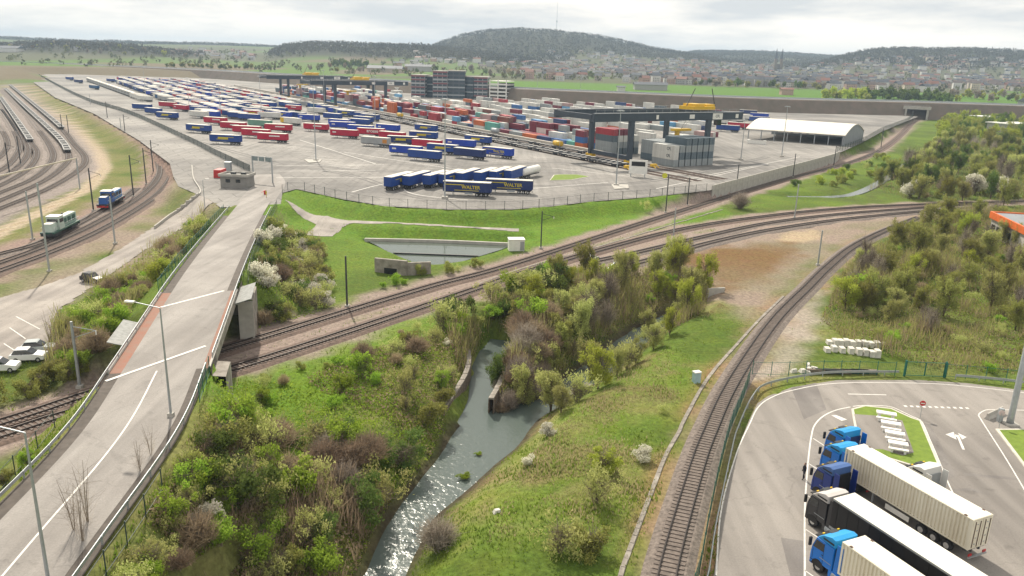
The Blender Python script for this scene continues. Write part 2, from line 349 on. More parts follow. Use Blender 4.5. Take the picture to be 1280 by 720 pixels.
def terrain(X, Y):
    X = np.asarray(X, float); Y = np.asarray(Y, float)
    Z = np.zeros(X.shape)
    near = (Y < 860) & (np.abs(X) < 900)
    bump = vnoise(X, Y, 7, 1) * 0.16 + vnoise(X, Y, 2.6, 2) * 0.09
    # yard plateau
    ins = inside(X, Y, YARD); d = seg_dist(X, Y, NOT_YARD)
    band = np.where((X > 59) & (Y > 240), 1.0, 9.0)
    Z = np.where(ins, 2.72, 3.0 * (1 - sstep(0, 1, d / band)))
    # low bank between path and pond, levels at the path
    dp = seg_dist(X, Y, PATH_C); Z = np.where((dp < 6) & ~ins, Z + (1.0 - Z) * (1 - sstep(1.6, 6, dp)) * (X > -48), Z)
    # road embankments
    dr, vr = seg_dist(X, Y, ROAD_C[::2], [p.z for p in ROAD_C[::2]])
    ty = Y + (X + 38) * 0.0
    j1 = 79.5 + (X + 38.9) * 1.25; j2 = 104.3 + (X + 44.2) * 1.6
    on = (Y < j1) | (Y > j2)
    emb = np.where(on, vr - 0.12 - np.maximum(0, dr - 5.3) / 1.35, -9)
    emb = np.where(Y > 205, -9, emb); rx_ = np.interp(Y, [p.y for p in ROAD_C], [p.x for p in ROAD_C]); emb = np.where((X > rx_ + 5.5) & (Y < 95), emb - np.maximum(0, Y - 76.5) * .9, np.where((X > rx_ + 5.5) & (Y >= 95), emb - np.maximum(0, 118 - Y) * .8, emb))
    Z = np.maximum(Z, np.minimum(emb, 8))
    # tracks stay clear
    dt = np.full(X.shape, 1e9)
    for L in (U_LINE, L_LINE, R_LINE, MAIN_LEFT, SIDING): dt = np.minimum(dt, seg_dist(X, Y, L))
    Z = np.where(~ins & (Z > 0), np.minimum(Z, np.maximum(0, (dt - 2.8) * 1.0)), Z)
    # river, culvert channel, pond, stream
    dv, wv = seg_dist(X, Y, RIVER, RIVER_W); s = dv - wv
    rb = WZ - 0.7 + 4.7 * sstep(-2.0, 8.0, s) ** 0.8
    Z = np.where(s < 8.5, np.minimum(Z, rb), Z)
    dc = seg_dist(X, Y, CULV) - 1.6
    Z = np.where(dc < 3.5, np.minimum(Z, WZ - 0.7 + 4.7 * sstep(-0.5, 3.5, dc)), Z)
    for poly, lv in ((FILL_L, -2.1), (FILL_R, -2.4)):
        e = seg_dist(X, Y, poly[:FILLN[lv]]); Z = np.where(inside(X, Y, poly), np.maximum(Z, lv + np.minimum(e * .3, 1.6)), Z)
    ip = inside(X, Y, POND); dpo = seg_dist(X, Y, POND + [POND[0]]); dpo = np.where(ip, -dpo, dpo)
    Z = np.where(dpo < 5, np.minimum(Z, -1.5 + (np.maximum(Z, 0) + 1.5) * sstep(-1.2, 4.5, dpo)), Z)
    dst = seg_dist(X, Y, STREAM) - 1.2
    Z = np.where(dst < 5, np.minimum(Z, -1.3 + 1.3 * sstep(-0.6, 5, dst)), Z)
    Z = np.where((Z < 0), np.maximum(Z, -np.maximum(0, (dt - 3.0) * 0.9)), Z)
    # roughness away from built surfaces
    il = inside(X, Y, LOT); dl = seg_dist(X, Y, LOT + [LOT[0]])
    ilo = inside(X, Y, LOWROAD)
    flat = ins | il | ilo | (dt < 3.4) | (dr < 5)
    Z = Z + np.where(flat, 0, bump) * np.clip((dt - 3) / 3, 0, 1)
    Z = np.where(il, -0.12, Z)
    fh, W = far_height(X, Y)
    Z = np.where(Y > 820, np.maximum(np.where(ins, Z, 0), np.where(ins, 0, fh)), Z)
    return Z
def tz(x, y): return float(terrain(np.array([x]), np.array([y]))[0])
def gz(x, y): return tz(x, y)

def grow(a, step, k, end):
    out = [a]
    while abs(out[-1]) < abs(end): step *= k; out.append(out[-1] + math.copysign(step, end - a))
    return out[1:]
gx = np.concatenate([sorted(grow(-142, 1.4, 1.045, -7000)), np.arange(-142, 190, 1.4), grow(190, 1.4, 1.045, 7000)])
gy = np.concatenate([[-400, -200, -100, -50, -20, 0, 12], np.arange(22, 300, 1.4), grow(300, 1.4, 1.03, 9500)])
GX, GY = np.meshgrid(gx, gy); GZ = terrain(GX, GY)

def near_any(X, Y, lines, r):
    d = np.full(X.shape, 1e9)
    for L in lines: d = np.minimum(d, seg_dist(X, Y, L))
    return d
def ground_colour(X, Y, Z):
    n1 = vnoise(X, Y, 9, 11); n2 = vnoise(X, Y, 3.1, 12); n3 = vnoise(X, Y, 28, 13); n4 = vnoise(X, Y, 1.7, 14)
    C = np.zeros(X.shape + (3,))
    def mix(c, w): C[:] = C * (1 - w[..., None]) + np.array(c) * w[..., None]
    C[:] = (0.08, 0.122, 0.019)
    mix((0.115, 0.172, 0.023), np.clip(0.5 + n1 * 0.9 + n2 * 0.4, 0, 1))
    mix((0.075, 0.095, 0.024), np.clip(n3 * 0.9 + n2 * 0.5 - 0.15, 0, 1))
    # straw coloured old grass on the river banks
    dv = seg_dist(X, Y, RIVER)
    straw = np.clip(0.30 + n3 * 0.6 + n1 * 0.55 + n4 * 0.45, 0, 1) * (1 - sstep(28, 60, dv)) * (Y < 150) * np.where(X > seg_x(Y), 1.0, 0.6)
    mix((0.27, 0.225, 0.105), straw * 0.8)
    mix((0.17, 0.125, 0.07), np.clip(n1 * 1.2 + n4 * 0.8 - 0.55, 0, 1) * (1 - sstep(4, 22, dv)) * (Y < 150))
    # vivid sown grass on the yard bank
    d = seg_dist(X, Y, NOT_YARD); bank = (1 - sstep(22, 46, d)) * (X > -66) * (X < 62) * (Y > 140) * (Y < 250)
    mix((0.112, 0.20, 0.019), bank * np.clip(0.82 + n2 * 0.35, 0, 1))
    mix((0.08, 0.145, 0.016), bank * np.clip(n1 * 0.8 + n4 * 0.3 - 0.1, 0, 0.7))
    mix((0.165, 0.16, 0.06), ((X < -70) & (Y > 150)) * np.clip(.62 + n1 * .5 + n2 * .3, 0, .9))
    # gravel and earth about the tracks
    dt = near_any(X, Y, [U_LINE, L_LINE, M_LINE, N_LINE], 9); w = 1 - sstep(3.2, 6.5, dt + n2 * 1.3)
    mix((0.265, 0.21, 0.18), w)
    dt2 = seg_dist(X, Y, R_LINE); mix((0.25, 0.185, 0.125), (1 - sstep(1.9, 4.0, dt2 + n2 * 1.4)) * np.clip(0.8 + n1 * 0.5, 0, 1))
    mix((0.24, 0.145, 0.075), np.exp(-((dt2 - 3.6) / 1.2) ** 2) * (X < 60) * np.clip(0.5 + n1, 0, 1) * 0.8)
    dl = near_any(X, Y, [MAIN_LEFT, SIDING], 9); mix((0.26, 0.19, 0.16), 1 - sstep(3.5, 8.5, dl + n2 * 2.0))
    df = near_any(X, Y, FAN, 9); mix((0.25, 0.215, 0.195), 1 - sstep(5.5, 9.0, df + n2 * 1.2))
    lowl = (X < -70) & (Y < 232) & (seg_dist(X, Y, MAIN_LEFT) < 26) & ~inside(X, Y, YARD) & (X > -100)
    mix((0.25, 0.20, 0.16), lowl * np.clip(0.55 + n1 * 0.7, 0, 1))
    for poly, c, s in ((DIRT, (0.265, 0.21, 0.17), 5.0), (PALE, (0.33, 0.285, 0.245), 3.0), (MUD, (0.165, 0.102, 0.045), 5.0), (PALE2, (0.38, 0.30, 0.20), 2.0)):
        i = inside(X, Y, poly); e = seg_dist(X, Y, list(poly) + [poly[0]]); e = np.where(i, e, -e)
        mix(c, sstep(-s * 0.5, s, e + n2 * s * 0.5 + n1 * s * 0.3) * np.clip(0.9 + n1 * 0.25, 0, 1))
    i = inside(X, Y, VIVID); e = seg_dist(X, Y, VIVID + [VIVID[0]]); e = np.where(i, e, -e); mix((0.118, 0.20, 0.019), sstep(-2, 3, e + n2 * 2) * np.clip(.75 + n4 * .4, 0, 1))
    dd = seg_dist(X, Y, DIRTROAD); mix((0.42, 0.34, 0.26), (1 - sstep(1.6, 2.8, dd + n4 * 0.3)) * 0.9); mix((0.30, 0.24, 0.14), (1 - sstep(0.25, 0.7, dd)) * 0.7)
    # river bed and wet edge
    dv2, wv = seg_dist(X, Y, RIVER, RIVER_W); mix((0.06, 0.05, 0.032), (1 - sstep(0.2, 1.8, dv2 - wv)) * (Y < 160))
    # far fields
    far = sstep(830, 900, Y)
    cell = vnoise(X, Y * 0.8, 330, 21) + 0.5 * vnoise(X, Y, 120, 22)
    hx = 640 + FPX * X / np.maximum(Y, 200); mix((0.10, 0.105, 0.06), far); mix((0.095, 0.165, 0.03), far * sstep(-0.15, 0.1, cell) * (1 - sstep(1350, 1700, Y) * np.where(hx > 600, 1, .35))); mix((0.15, 0.125, 0.08), far * sstep(0.5, 0.6, cell) * (hx < 560)); mix((0.088, 0.175, 0.025), far * (hx > 590) * (1 - sstep(1150, 1230, Y)))
    _, W = far_height(X, Y); mix((0.050, 0.052, 0.035), far * sstep(0.25, 0.5, W))
    return C
_ry = [p.y for p in RIVER]; _rx = [p.x for p in RIVER]
def seg_x(Y): return np.interp(Y, _ry, _rx)
DIRTROAD = pts([(-40, 312), (0, 290), (57, 262), (110, 236), (131, 210), (124, 190), (98, 162), (70, 140), (40, 118), (18, 100)])
GC = ground_colour(GX, GY, GZ)
ny, nx = GX.shape; idx = np.arange(ny * nx).reshape(ny, nx)
quads = np.stack([idx[:-1, :-1], idx[:-1, 1:], idx[1:, 1:], idx[1:, :-1]], -1).reshape(-1, 4)
M_GROUND = bpy.data.materials.new('ground'); M_GROUND.use_nodes = True
def _ground_nodes(m):
    nt = m.node_tree; b = nt.nodes['Principled BSDF']; b.inputs['Roughness'].default_value = 0.95; b.inputs['Specular IOR Level'].default_value = 0.1
    N = nt.nodes.new; L = nt.links.new
    a = N('ShaderNodeAttribute'); a.attribute_name = 'soil'; g = N('ShaderNodeNewGeometry')
    n = N('ShaderNodeTexNoise'); n.inputs['Scale'].default_value = 1.6; n.inputs['Detail'].default_value = 10; n.inputs['Roughness'].default_value = 0.7; L(g.outputs['Position'], n.inputs['Vector'])
    mr = N('ShaderNodeMapRange'); mr.inputs['From Min'].default_value = 0.3; mr.inputs['From Max'].default_value = 0.7; mr.inputs['To Min'].default_value = 0.55; mr.inputs['To Max'].default_value = 1.4; L(n.outputs['Fac'], mr.inputs['Value'])
    n2 = N('ShaderNodeTexNoise'); n2.inputs['Scale'].default_value = 0.35; n2.inputs['Detail'].default_value = 6; L(g.outputs['Position'], n2.inputs['Vector'])
    mh = N('ShaderNodeMapRange'); mh.inputs['To Min'].default_value = 0.47; mh.inputs['To Max'].default_value = 0.53; L(n2.outputs['Fac'], mh.inputs['Value'])
    hs = N('ShaderNodeHueSaturation'); L(a.outputs['Color'], hs.inputs['Color']); L(mr.outputs['Result'], hs.inputs['Value']); L(mh.outputs['Result'], hs.inputs['Hue'])
    L(hs.outputs['Color'], b.inputs['Base Color'])
    bp = N('ShaderNodeBump'); bp.inputs['Strength'].default_value = 0.7; bp.inputs['Distance'].default_value = 0.25; L(n.outputs['Fac'], bp.inputs['Height']); L(bp.outputs['Normal'], b.inputs['Normal'])
_ground_nodes(M_GROUND)
me = mesh_np('ground', np.stack([GX, GY, GZ], -1).reshape(-1, 3), quads, M_GROUND, smooth=True)
ca = me.attributes.new('soil', 'FLOAT_COLOR', 'POINT'); ca.data.foreach_set('color', np.concatenate([GC.reshape(-1, 3), np.ones((ny * nx, 1))], 1).astype(np.float32).ravel())
struct(obj('ground', me))

# ------------------------------------------------------------------ water
def water_mat(name, col, scale, strength, rough, riffle=False):
    m = bpy.data.materials.new(name); m.use_nodes = True; nt = m.node_tree; b = nt.nodes['Principled BSDF']
    b.inputs['Base Color'].default_value = (*col, 1); b.inputs['Roughness'].default_value = rough; b.inputs['IOR'].default_value = 1.33; b.inputs['Specular IOR Level'].default_value = 0.6
    g = nt.nodes.new('ShaderNodeNewGeometry'); n = nt.nodes.new('ShaderNodeTexNoise'); n.inputs['Scale'].default_value = scale; n.inputs['Detail'].default_value = 5; n.inputs['Distortion'].default_value = 0.6
    bp = nt.nodes.new('ShaderNodeBump'); bp.inputs['Strength'].default_value = strength; bp.inputs['Distance'].default_value = 0.25
    nt.links.new(g.outputs['Position'], n.inputs['Vector']); nt.links.new(n.outputs['Fac'], bp.inputs['Height']); nt.links.new(bp.outputs['Normal'], b.inputs['Normal'])
    if riffle:      # the shallow lower reach runs rough, the upper pool lies smooth
        sx = nt.nodes.new('ShaderNodeSeparateXYZ'); mr = nt.nodes.new('ShaderNodeMapRange'); mr.inputs['From Min'].default_value = 74; mr.inputs['From Max'].default_value = 94; mr.inputs['To Min'].default_value = 0.38; mr.inputs['To Max'].default_value = strength
        n3 = nt.nodes.new('ShaderNodeTexNoise'); n3.inputs['Scale'].default_value = .25; ad = nt.nodes.new('ShaderNodeMath'); ad.operation = 'MULTIPLY_ADD'; ad.inputs[1].default_value = 26
        nt.links.new(g.outputs['Position'], sx.inputs[0]); nt.links.new(g.outputs['Position'], n3.inputs['Vector']); nt.links.new(n3.outputs['Fac'], ad.inputs[0]); sb = nt.nodes.new('ShaderNodeMath'); sb.operation = 'SUBTRACT'; sb.inputs[1].default_value = 13; nt.links.new(sx.outputs['Y'], ad.inputs[2]); nt.links.new(ad.outputs[0], sb.inputs[0]); nt.links.new(sb.outputs[0], mr.inputs['Value']); nt.links.new(mr.outputs['Result'], bp.inputs['Strength'])
    return m
M_RIVER = water_mat('river water', (0.085, 0.108, 0.10), 1.5, 0.10, 0.2, True)
M_POND = water_mat('pond water', (0.10, 0.12, 0.10), 0.8, 0.05, 0.04)
rc = smooth_line([Vector((p.x, p.y, WZ)) for p in RIVER], 1.0)
k = next(i for i, p in enumerate(rc) if p.y > 79)
struct(MB().strip(rc, 7.5, -7.5).build('river', M_RIVER))
struct(MB().strip([p + Vector((0, 0, -0.02)) for p in smooth_line(CULV, 1.0)], 2.4, -2.4).build('culvert_water', M_RIVER))
struct(MB().poly([p + (p - Vector((-17, 168, -1))).normalized() * 1.0 for p in reversed(POND)]).build('pond', M_POND))
struct(MB().strip(smooth_line(STREAM, 2.0), 1.7, -1.7).build('stream', M_RIVER))

# ------------------------------------------------------------------ paved surfaces
def asphalt(name, c1, c2, big=0.05, slab=0):
    m = bpy.data.materials.new(name); m.use_nodes = True; nt = m.node_tree; b = nt.nodes['Principled BSDF']; b.inputs['Roughness'].default_value = 0.85; b.inputs['Specular IOR Level'].default_value = 0.25
    N = nt.nodes.new; L = nt.links.new; g = N('ShaderNodeNewGeometry')
    def noise(s, d, mp=None):
        n = N('ShaderNodeTexNoise'); n.inputs['Scale'].default_value = s; n.inputs['Detail'].default_value = d
        if mp: q = N('ShaderNodeMapping'); q.inputs['Rotation'].default_value = (0, 0, mp[0]); q.inputs['Scale'].default_value = mp[1]; L(g.outputs['Position'], q.inputs['Vector']); L(q.outputs['Vector'], n.inputs['Vector'])
        else: L(g.outputs['Position'], n.inputs['Vector'])
        return n
    a = noise(big, 6); r = N('ShaderNodeValToRGB'); r.color_ramp.elements[0].position = 0.35; r.color_ramp.elements[1].position = 0.65; r.color_ramp.elements[0].color = (*c1, 1); r.color_ramp.elements[1].color = (*c2, 1); L(a.outputs['Fac'], r.inputs['Fac'])
    s = noise(0.5, 4, (R(26), (1.2, 0.06, 1))); mr = N('ShaderNodeMapRange'); mr.inputs['From Min'].default_value = 0.35; mr.inputs['From Max'].default_value = 0.7; mr.inputs['To Min'].default_value = 1.10; mr.inputs['To Max'].default_value = 0.80; L(s.outputs['Fac'], mr.inputs['Value'])
    f = noise(7.0, 6); mf = N('ShaderNodeMapRange'); mf.inputs['From Min'].default_value = 0.3; mf.inputs['From Max'].default_value = 0.7; mf.inputs['To Min'].default_value = 0.9; mf.inputs['To Max'].default_value = 1.1; L(f.outputs['Fac'], mf.inputs['Value'])
    x = N('ShaderNodeMath'); x.operation = 'MULTIPLY'; L(mr.outputs['Result'], x.inputs[0]); L(mf.outputs['Result'], x.inputs[1])
    v = N('ShaderNodeTexVoronoi'); v.feature = 'DISTANCE_TO_EDGE'; v.inputs['Scale'].default_value = .07; nd = noise(.9, 4); md = N('ShaderNodeVectorMath'); md.operation = 'MULTIPLY_ADD'; md.inputs[1].default_value = (2.2, 2.2, 0); L(nd.outputs['Color'], md.inputs[0]); L(g.outputs['Position'], md.inputs[2]); L(md.outputs[0], v.inputs['Vector'])
    mc = N('ShaderNodeMapRange'); mc.inputs['From Max'].default_value = .006; mc.inputs['To Min'].default_value = .84; mc.inputs['To Max'].default_value = 1; L(v.outputs['Distance'], mc.inputs['Value'])
    so = noise(.55, 5); ms = N('ShaderNodeMapRange'); ms.inputs['From Min'].default_value = .60; ms.inputs['From Max'].default_value = .72; ms.inputs['To Min'].default_value = 1; ms.inputs['To Max'].default_value = .8; L(so.outputs['Fac'], ms.inputs['Value'])
    x2 = N('ShaderNodeMath'); x2.operation = 'MULTIPLY'; L(mc.outputs['Result'], x2.inputs[0]); L(ms.outputs['Result'], x2.inputs[1]); x3 = N('ShaderNodeMath'); x3.operation = 'MULTIPLY'; L(x.outputs['Value'], x3.inputs[0]); L(x2.outputs['Value'], x3.inputs[1]); x = x3
    if slab:      # concrete slab joints
        bk = N('ShaderNodeTexBrick'); bk.inputs['Color1'].default_value = (1, 1, 1, 1); bk.inputs['Color2'].default_value = (.88, .88, .88, 1); bk.inputs['Mortar'].default_value = (.62, .62, .62, 1); bk.inputs['Scale'].default_value = 1 / slab; bk.inputs['Mortar Size'].default_value = .03; bk.inputs['Brick Width'].default_value = 1.6; bk.inputs['Row Height'].default_value = 1.0
        q = N('ShaderNodeMapping'); q.inputs['Rotation'].default_value = (0, 0, R(-31)); L(g.outputs['Position'], q.inputs['Vector']); L(q.outputs['Vector'], bk.inputs['Vector']); x4 = N('ShaderNodeMath'); x4.operation = 'MULTIPLY'; L(x.outputs['Value'], x4.inputs[0]); L(bk.outputs['Color'], x4.inputs[1]); x = x4
    hs = N('ShaderNodeHueSaturation'); L(r.outputs['Color'], hs.inputs['Color']); L(x.outputs['Value'], hs.inputs['Value']); L(hs.outputs['Color'], b.inputs['Base Color'])
    return m
M_LOT = asphalt('parking asphalt', (0.20, 0.184, 0.17), (0.275, 0.254, 0.233))
M_ROAD = asphalt('road asphalt', (0.235, 0.218, 0.203), (0.29, 0.272, 0.254), 0.12)
M_YARD = asphalt('yard concrete', (0.165, 0.158, 0.15), (0.30, 0.285, 0.265), 0.02, 6.0)
M_LOW = asphalt('worn asphalt', (0.25, 0.225, 0.205), (0.335, 0.305, 0.275), 0.12)
M_PATCH = asphalt('newer asphalt', (0.165, 0.152, 0.145), (0.215, 0.20, 0.188), 0.2)
def sheet(name, P, z, m):
    """flat polygon sheet, triangulated"""
    from mathutils.geometry import tessellate_polygon
    Q = [Vector((p[0], p[1], 0)) for p in P]; T = tessellate_polygon([Q]); V = [(p.x, p.y, z) for p in Q]; F = []
    for a, b, c in T:
        n = (Q[b] - Q[a]).cross(Q[c] - Q[a]).z; F.append((a, b, c) if n > 0 else (a, c, b))
    return struct(MB().add(V, F).build(name, m))
sheet('parking_lot', LOT, 0.0, M_LOT)
def shrink(P, d):
    Q = []; n = len(P)
    for i in range(n):
        a, b, c = Vector(P[i - 1]).to_2d(), Vector(P[i]).to_2d(), Vector(P[(i + 1) % n]).to_2d(); t = ((b - a).normalized() + (c - b).normalized()).normalized(); Q.append((b.x - t.y * d, b.y + t.x * d))
    return Q
sheet('yard', YARD, 3.0, M_YARD)
def drape(name, P, m, dz, step=1.2):
    P = [Vector(p) for p in P]; x0, x1 = min(p.x for p in P), max(p.x for p in P); y0, y1 = min(p.y for p in P), max(p.y for p in P)
    X, Y = np.meshgrid(np.arange(x0, x1, step), np.arange(y0, y1, step)); c = inside(X + step / 2, Y + step / 2, P)[:-1, :-1]
    i = np.arange(X.size).reshape(X.shape); q = np.stack([i[:-1, :-1], i[:-1, 1:], i[1:, 1:], i[1:, :-1]], -1)[c]
    used, inv = np.unique(q.ravel(), return_inverse=True); x = X.ravel()[used]; y = Y.ravel()[used]
    return struct(obj(name, mesh_np(name, np.stack([x, y, terrain(x, y) + dz], -1), inv.reshape(-1, 4), m, smooth=True)))
drape('lower_road', LOWROAD, M_LOW, 0.06, 0.5)
pc = smooth_line(PATH_C, 1.0); ps = smooth_line(PATH_S, 0.8)
drape('gravel_path', pts([(357, 253), (380, 257)], 2.2) + pts([(400, 262)], 1.6) + pts([(420, 269), (470, 275), (560, 280), (650, 285), (650, 289), (560, 283.5), (495, 280), (440, 279), (427, 282), (415, 291), (380, 290), (397, 277)], 1.0) + pts([(383, 267)], 1.6) + pts([(366, 260)], 2.2), M_LOW, 0.08, 0.4)
# ------------------------------------------------------------------ road and bridge
rd = ROAD_C
def road_part(y0, y1): return [p for p in rd if y0 <= p.y <= y1]
def rz_at(y): return float(np.interp(y, [p.y for p in rd], [p.z for p in rd]))
def road_x(y): return float(np.interp(y, [p.y for p in rd], [p.x for p in rd]))
struct(MB().strip(rd, ROAD_HW, -ROAD_HW, 0.03).build('road', M_ROAD))
_yr = smooth_line([Vector((-67.3, 201.5, 3.0)), Vector((-69, 212, 3.0)), Vector((-73, 232, 3.0)), Vector((-80, 250, 3.0))], 2.0)
struct(MB().strip(_yr, 4.6, -4.6, 0.006).build('gate_lane', M_ROAD))
M_SHOULDER = mat('dusty shoulder', (0.115, 0.098, 0.085), 0.9, 0.2, 1.2, coord='World')
M_REDSTRIP = mat('faded red walkway', (0.27, 0.115, 0.075), 0.85, 0.15, 0.7, coord='World', col2=(0.23, 0.15, 0.115))
for a, b in ((0, 78), (106, 180)):
    struct(MB().strip(road_part(a, b), 5.05, ROAD_HW - 0.05, 0.012).build('road_shoulder', M_SHOULDER)); struct(MB().strip(road_part(a, b), -ROAD_HW + 0.05, -4.9, 0.012).build('road_verge', M_SHOULDER))
struct(MB().strip(road_part(8, 79), 0.30, 0.14, 0.045).build('centre_line', M_MARK))
def cross_line(a, b, z, w):
    a = at(*a, z); b = at(*b, z); d = (b - a).normalized(); n = Vector((-d.y, d.x, 0)) * w / 2
    a.z = rz_at(a.y) + 0.06; b.z = rz_at(b.y) + 0.06
    return struct(MB().poly([a - n, b - n, b + n, a + n]).build('cross_line', M_MARK))
cross_line((132, 477), (257, 433), 7, 0.42); cross_line((201, 385), (280, 364), 7, 0.42)
br = thing('road_bridge', 'concrete road bridge carrying the pale road over the railway', 'bridge')
deck = road_part(77, 107.5)
MB().ribbon(deck, [(5.2, -0.02), (5.2, -1.15), (-5.2, -1.15), (-5.2, -0.02), (5.2, -0.02)]).build('deck', M_DIRTC, br)
MB().ribbon(deck, [(5.2, 0.0), (5.2, 0.22), (4.95, 0.22), (4.95, 0.0)]).build('kerb', M_CONC, br); MB().ribbon(deck, [(-4.95, 0.0), (-4.95, 0.22), (-5.2, 0.22), (-5.2, 0.0)]).build('kerb', M_CONC, br)
MB().strip(deck, 4.95, ROAD_HW - 0.05, 0.02).build('walkway', M_REDSTRIP, br); MB().strip(deck, -ROAD_HW + 0.05, -4.35, 0.022).build('edge_strip', M_ROAD, br); MB().strip(deck, -4.35, -4.95, 0.02).build('walkway', M_REDSTRIP, br)
for (yc, sk) in ((78.2, 0.9), (106.2, 1.05)):
    c = Vector((road_x(yc), yc, 0)); MB().box((c.x, c.y, 2.9), (1.6, 12.6, 5.9), math.atan2(1.25, 1) - R(90) + R(0 if yc < 90 else 8) + R(90) * 0 - R(45) * 0 + 0.0).build('abutment', M_CONC, br) if False else None
    ang = math.atan2(1.25, 1.0) if yc < 90 else math.atan2(1.6, 1.0)
    MB().box((c.x, c.y, 2.85), (13.0, 1.3, 5.9), ang).build('abutment', M_CONC, br)
    MB().box((c.x, c.y, 5.9 - 0.12), (12.0, 1.7, 0.35), ang).build('bearing_shelf', M_DIRTC, br)
for y0, y1 in ((105.0, 114), (77, 83)):
    C = road_part(y0, y1); b2 = -7.3 if y0 > 90 else -6.7; MB().ribbon(C, [(-5.25, 0.0), (-5.25, -7.2), (b2, -7.2), (b2, -1.1), (-5.25, -.9), (-5.25, 0)]).build('wing_wall', M_DIRTC, br); e0 = C[0] if y0 > 90 else C[-1]; tt = (C[1] - C[0]).normalized(); nn = Vector((-tt.y, tt.x, 0)); q = e0 + nn * (-5.25 + b2) / 2; MB().box((q.x, q.y, 2.8), (abs(b2 + 5.25), .5, 6.0), math.atan2(tt.y, tt.x) - R(90)).build('pilaster', M_CONC, br)
M_GUARDP = mat('grey mesh panel', (0.30, 0.31, 0.30), 0.7, 0.2, 2.0)
for (yc, sgn) in ((91.5, 1), (106.5, -1)):
    x = road_x(yc); t = (Vector((road_x(yc + 2), yc + 2, 0)) - Vector((road_x(yc - 2), yc - 2, 0))).normalized(); n = Vector((-t.y, t.x, 0)) * sgn
    p = Vector((x, yc, 6.75)) + n * 6.3; g = MB(); hw = n * 1.15 + Vector((0, 0, 0.35)); hl = t * 4.2
    g.add([p - hw - hl, p + hw - hl, p + hw + hl, p - hw + hl, p - hw - hl + Vector((0, 0, 0.1)), p + hw - hl + Vector((0, 0, 0.1)), p + hw + hl + Vector((0, 0, 0.1)), p - hw + hl + Vector((0, 0, 0.1))], [(3, 2, 1, 0), (4, 5, 6, 7), (0, 1, 5, 4), (1, 2, 6, 5), (2, 3, 7, 6), (3, 0, 4, 7)])
    cg = g.build('catenary_guard', M_GUARDP, br)
    for s in (-0.8, 0, 0.8): q = p + t * 4.2 * s; MB().beam(q - n * 1.3 - Vector((0, 0, 0.7)), q + n * 0.9 + Vector((0, 0, 0.22)), 0.1, 0.14).build('bracket', M_GALV, cg)

def post_mesh(w, d, h, m, name='post'): return MB().box((0, 0, h / 2), (w, d, h)).mesh(name, m)
def guard_rail(label, C, off, step=4.0, h=0.75, group='crash barriers', zf=None, mt=None):
    """W-beam crash barrier with its posts"""
    mt = mt or M_GALV; N = normals2(C); P = [c + n * off for c, n in zip(C, N)]
    for p in P: p.z = (zf(p.x, p.y) if zf else p.z)
    o = P[0].copy(); root = thing('crash_barrier', label, 'crash barrier', o, 0, group)
    L = [p - o for p in P]
    MB().ribbon(L, [(0.03, h - 0.32), (0.09, h - 0.24), (0.03, h - 0.16), (0.09, h - 0.08), (0.03, h), (-0.02, h), (-0.02, h - 0.32), (0.03, h - 0.32)]).build('beam', mt, root)
    pm = post_mesh(0.12, 0.08, h - 0.03, mt); acc = step
    for a, b in zip(L, L[1:]):
        acc += (b - a).length
        if acc >= step: acc = 0; obj('post', pm, root, a - Vector((0, 0, 0.0)))
    return root
guard_rail('crash barrier along the left edge of the road over the bridge', road_part(10, 192), 5.0)
guard_rail('crash barrier on the right edge of the near road, before the bridge', road_part(10, 79), -4.75)
guard_rail('parapet rail on the right edge of the bridge and the road beyond it', road_part(79.5, 190), -5.05)

def fence(name, label, line, h, step, mt, bars=0.25, zf=None, postw=0.07, rails=2, group=None, cat='fence', bw=0.02, toprail=True):
    C = smooth_line(line, 0.5) if len(line) > 2 else [Vector(line[0]).lerp(Vector(line[1]), i / 200) for i in range(201)]
    P = [C[0]]; last = C[0]
    for c in C:
        if (Vector((c.x, c.y, 0)) - Vector((last.x, last.y, 0))).length >= step: P.append(c); last = c
    for p in P: p.z = zf(p.x, p.y) if zf else p.z
    o = P[0].copy(); root = thing(name, label, cat, o, 0, group)
    pm = post_mesh(postw, postw, h + 0.1, mt); b = MB()
    for k in range(rails): z = h * (0.12 + 0.84 * k / max(1, rails - 1)); b.box((step / 2, 0, z), (step, 0.03, 0.04))
    n = int(step / bars)
    for i in range(n): b.add([(i * bars + bars / 2 - bw / 2, 0, 0.08), (i * bars + bars / 2 + bw / 2, 0, 0.08), (i * bars + bars / 2 + bw / 2, 0, h), (i * bars + bars / 2 - bw / 2, 0, h)], [(0, 1, 2, 3)])
    panel = b.mesh('panel', mt)
    for a, c in zip(P, P[1:] + [None]):
        obj('post', pm, root, a - o, math.atan2((c - a).y, (c - a).x) if c else 0)
        if c:
            q = obj('panel', panel, root, a - o); d = c - a; q.rotation_euler = (0, -math.atan2(d.z, math.hypot(d.x, d.y)), math.atan2(d.y, d.x)); q.scale = (math.hypot(d.x, d.y) / step, 1, 1)
    return root
def off_line(C, w): return [c + n * w for c, n in zip(C, normals2(C))]
fence('palisade_fence', 'dark green fence outside the left barrier from bridge to gate', off_line(road_part(109, 192), 6.0)[::6], 2.0, 2.5, M_GREENFENCE, 0.14, gz, bw=0.05, group='green fences along the road')
fence('palisade_fence', 'dark green fence beside the right rail from bridge to gate', off_line(road_part(110, 198), -5.9)[::6], 1.9, 2.5, M_FENCE, 0.14, gz, bw=0.05, group='green fences along the road')
fence('palisade_fence', 'short green fence by the bridge end above the near slope', off_line(road_part(68, 80), -5.3)[::3], 2.0, 2.4, M_GREENFENCE, 0.12, gz, bw=0.05, group='green fences along the road')
fence('wire_fence', 'thin wire fence with dark posts below the near roadside bushes', off_line(road_part(30, 66), -6.0)[::6], 1.9, 3.0, M_FENCE, 0.5, gz, group='green fences along the road')
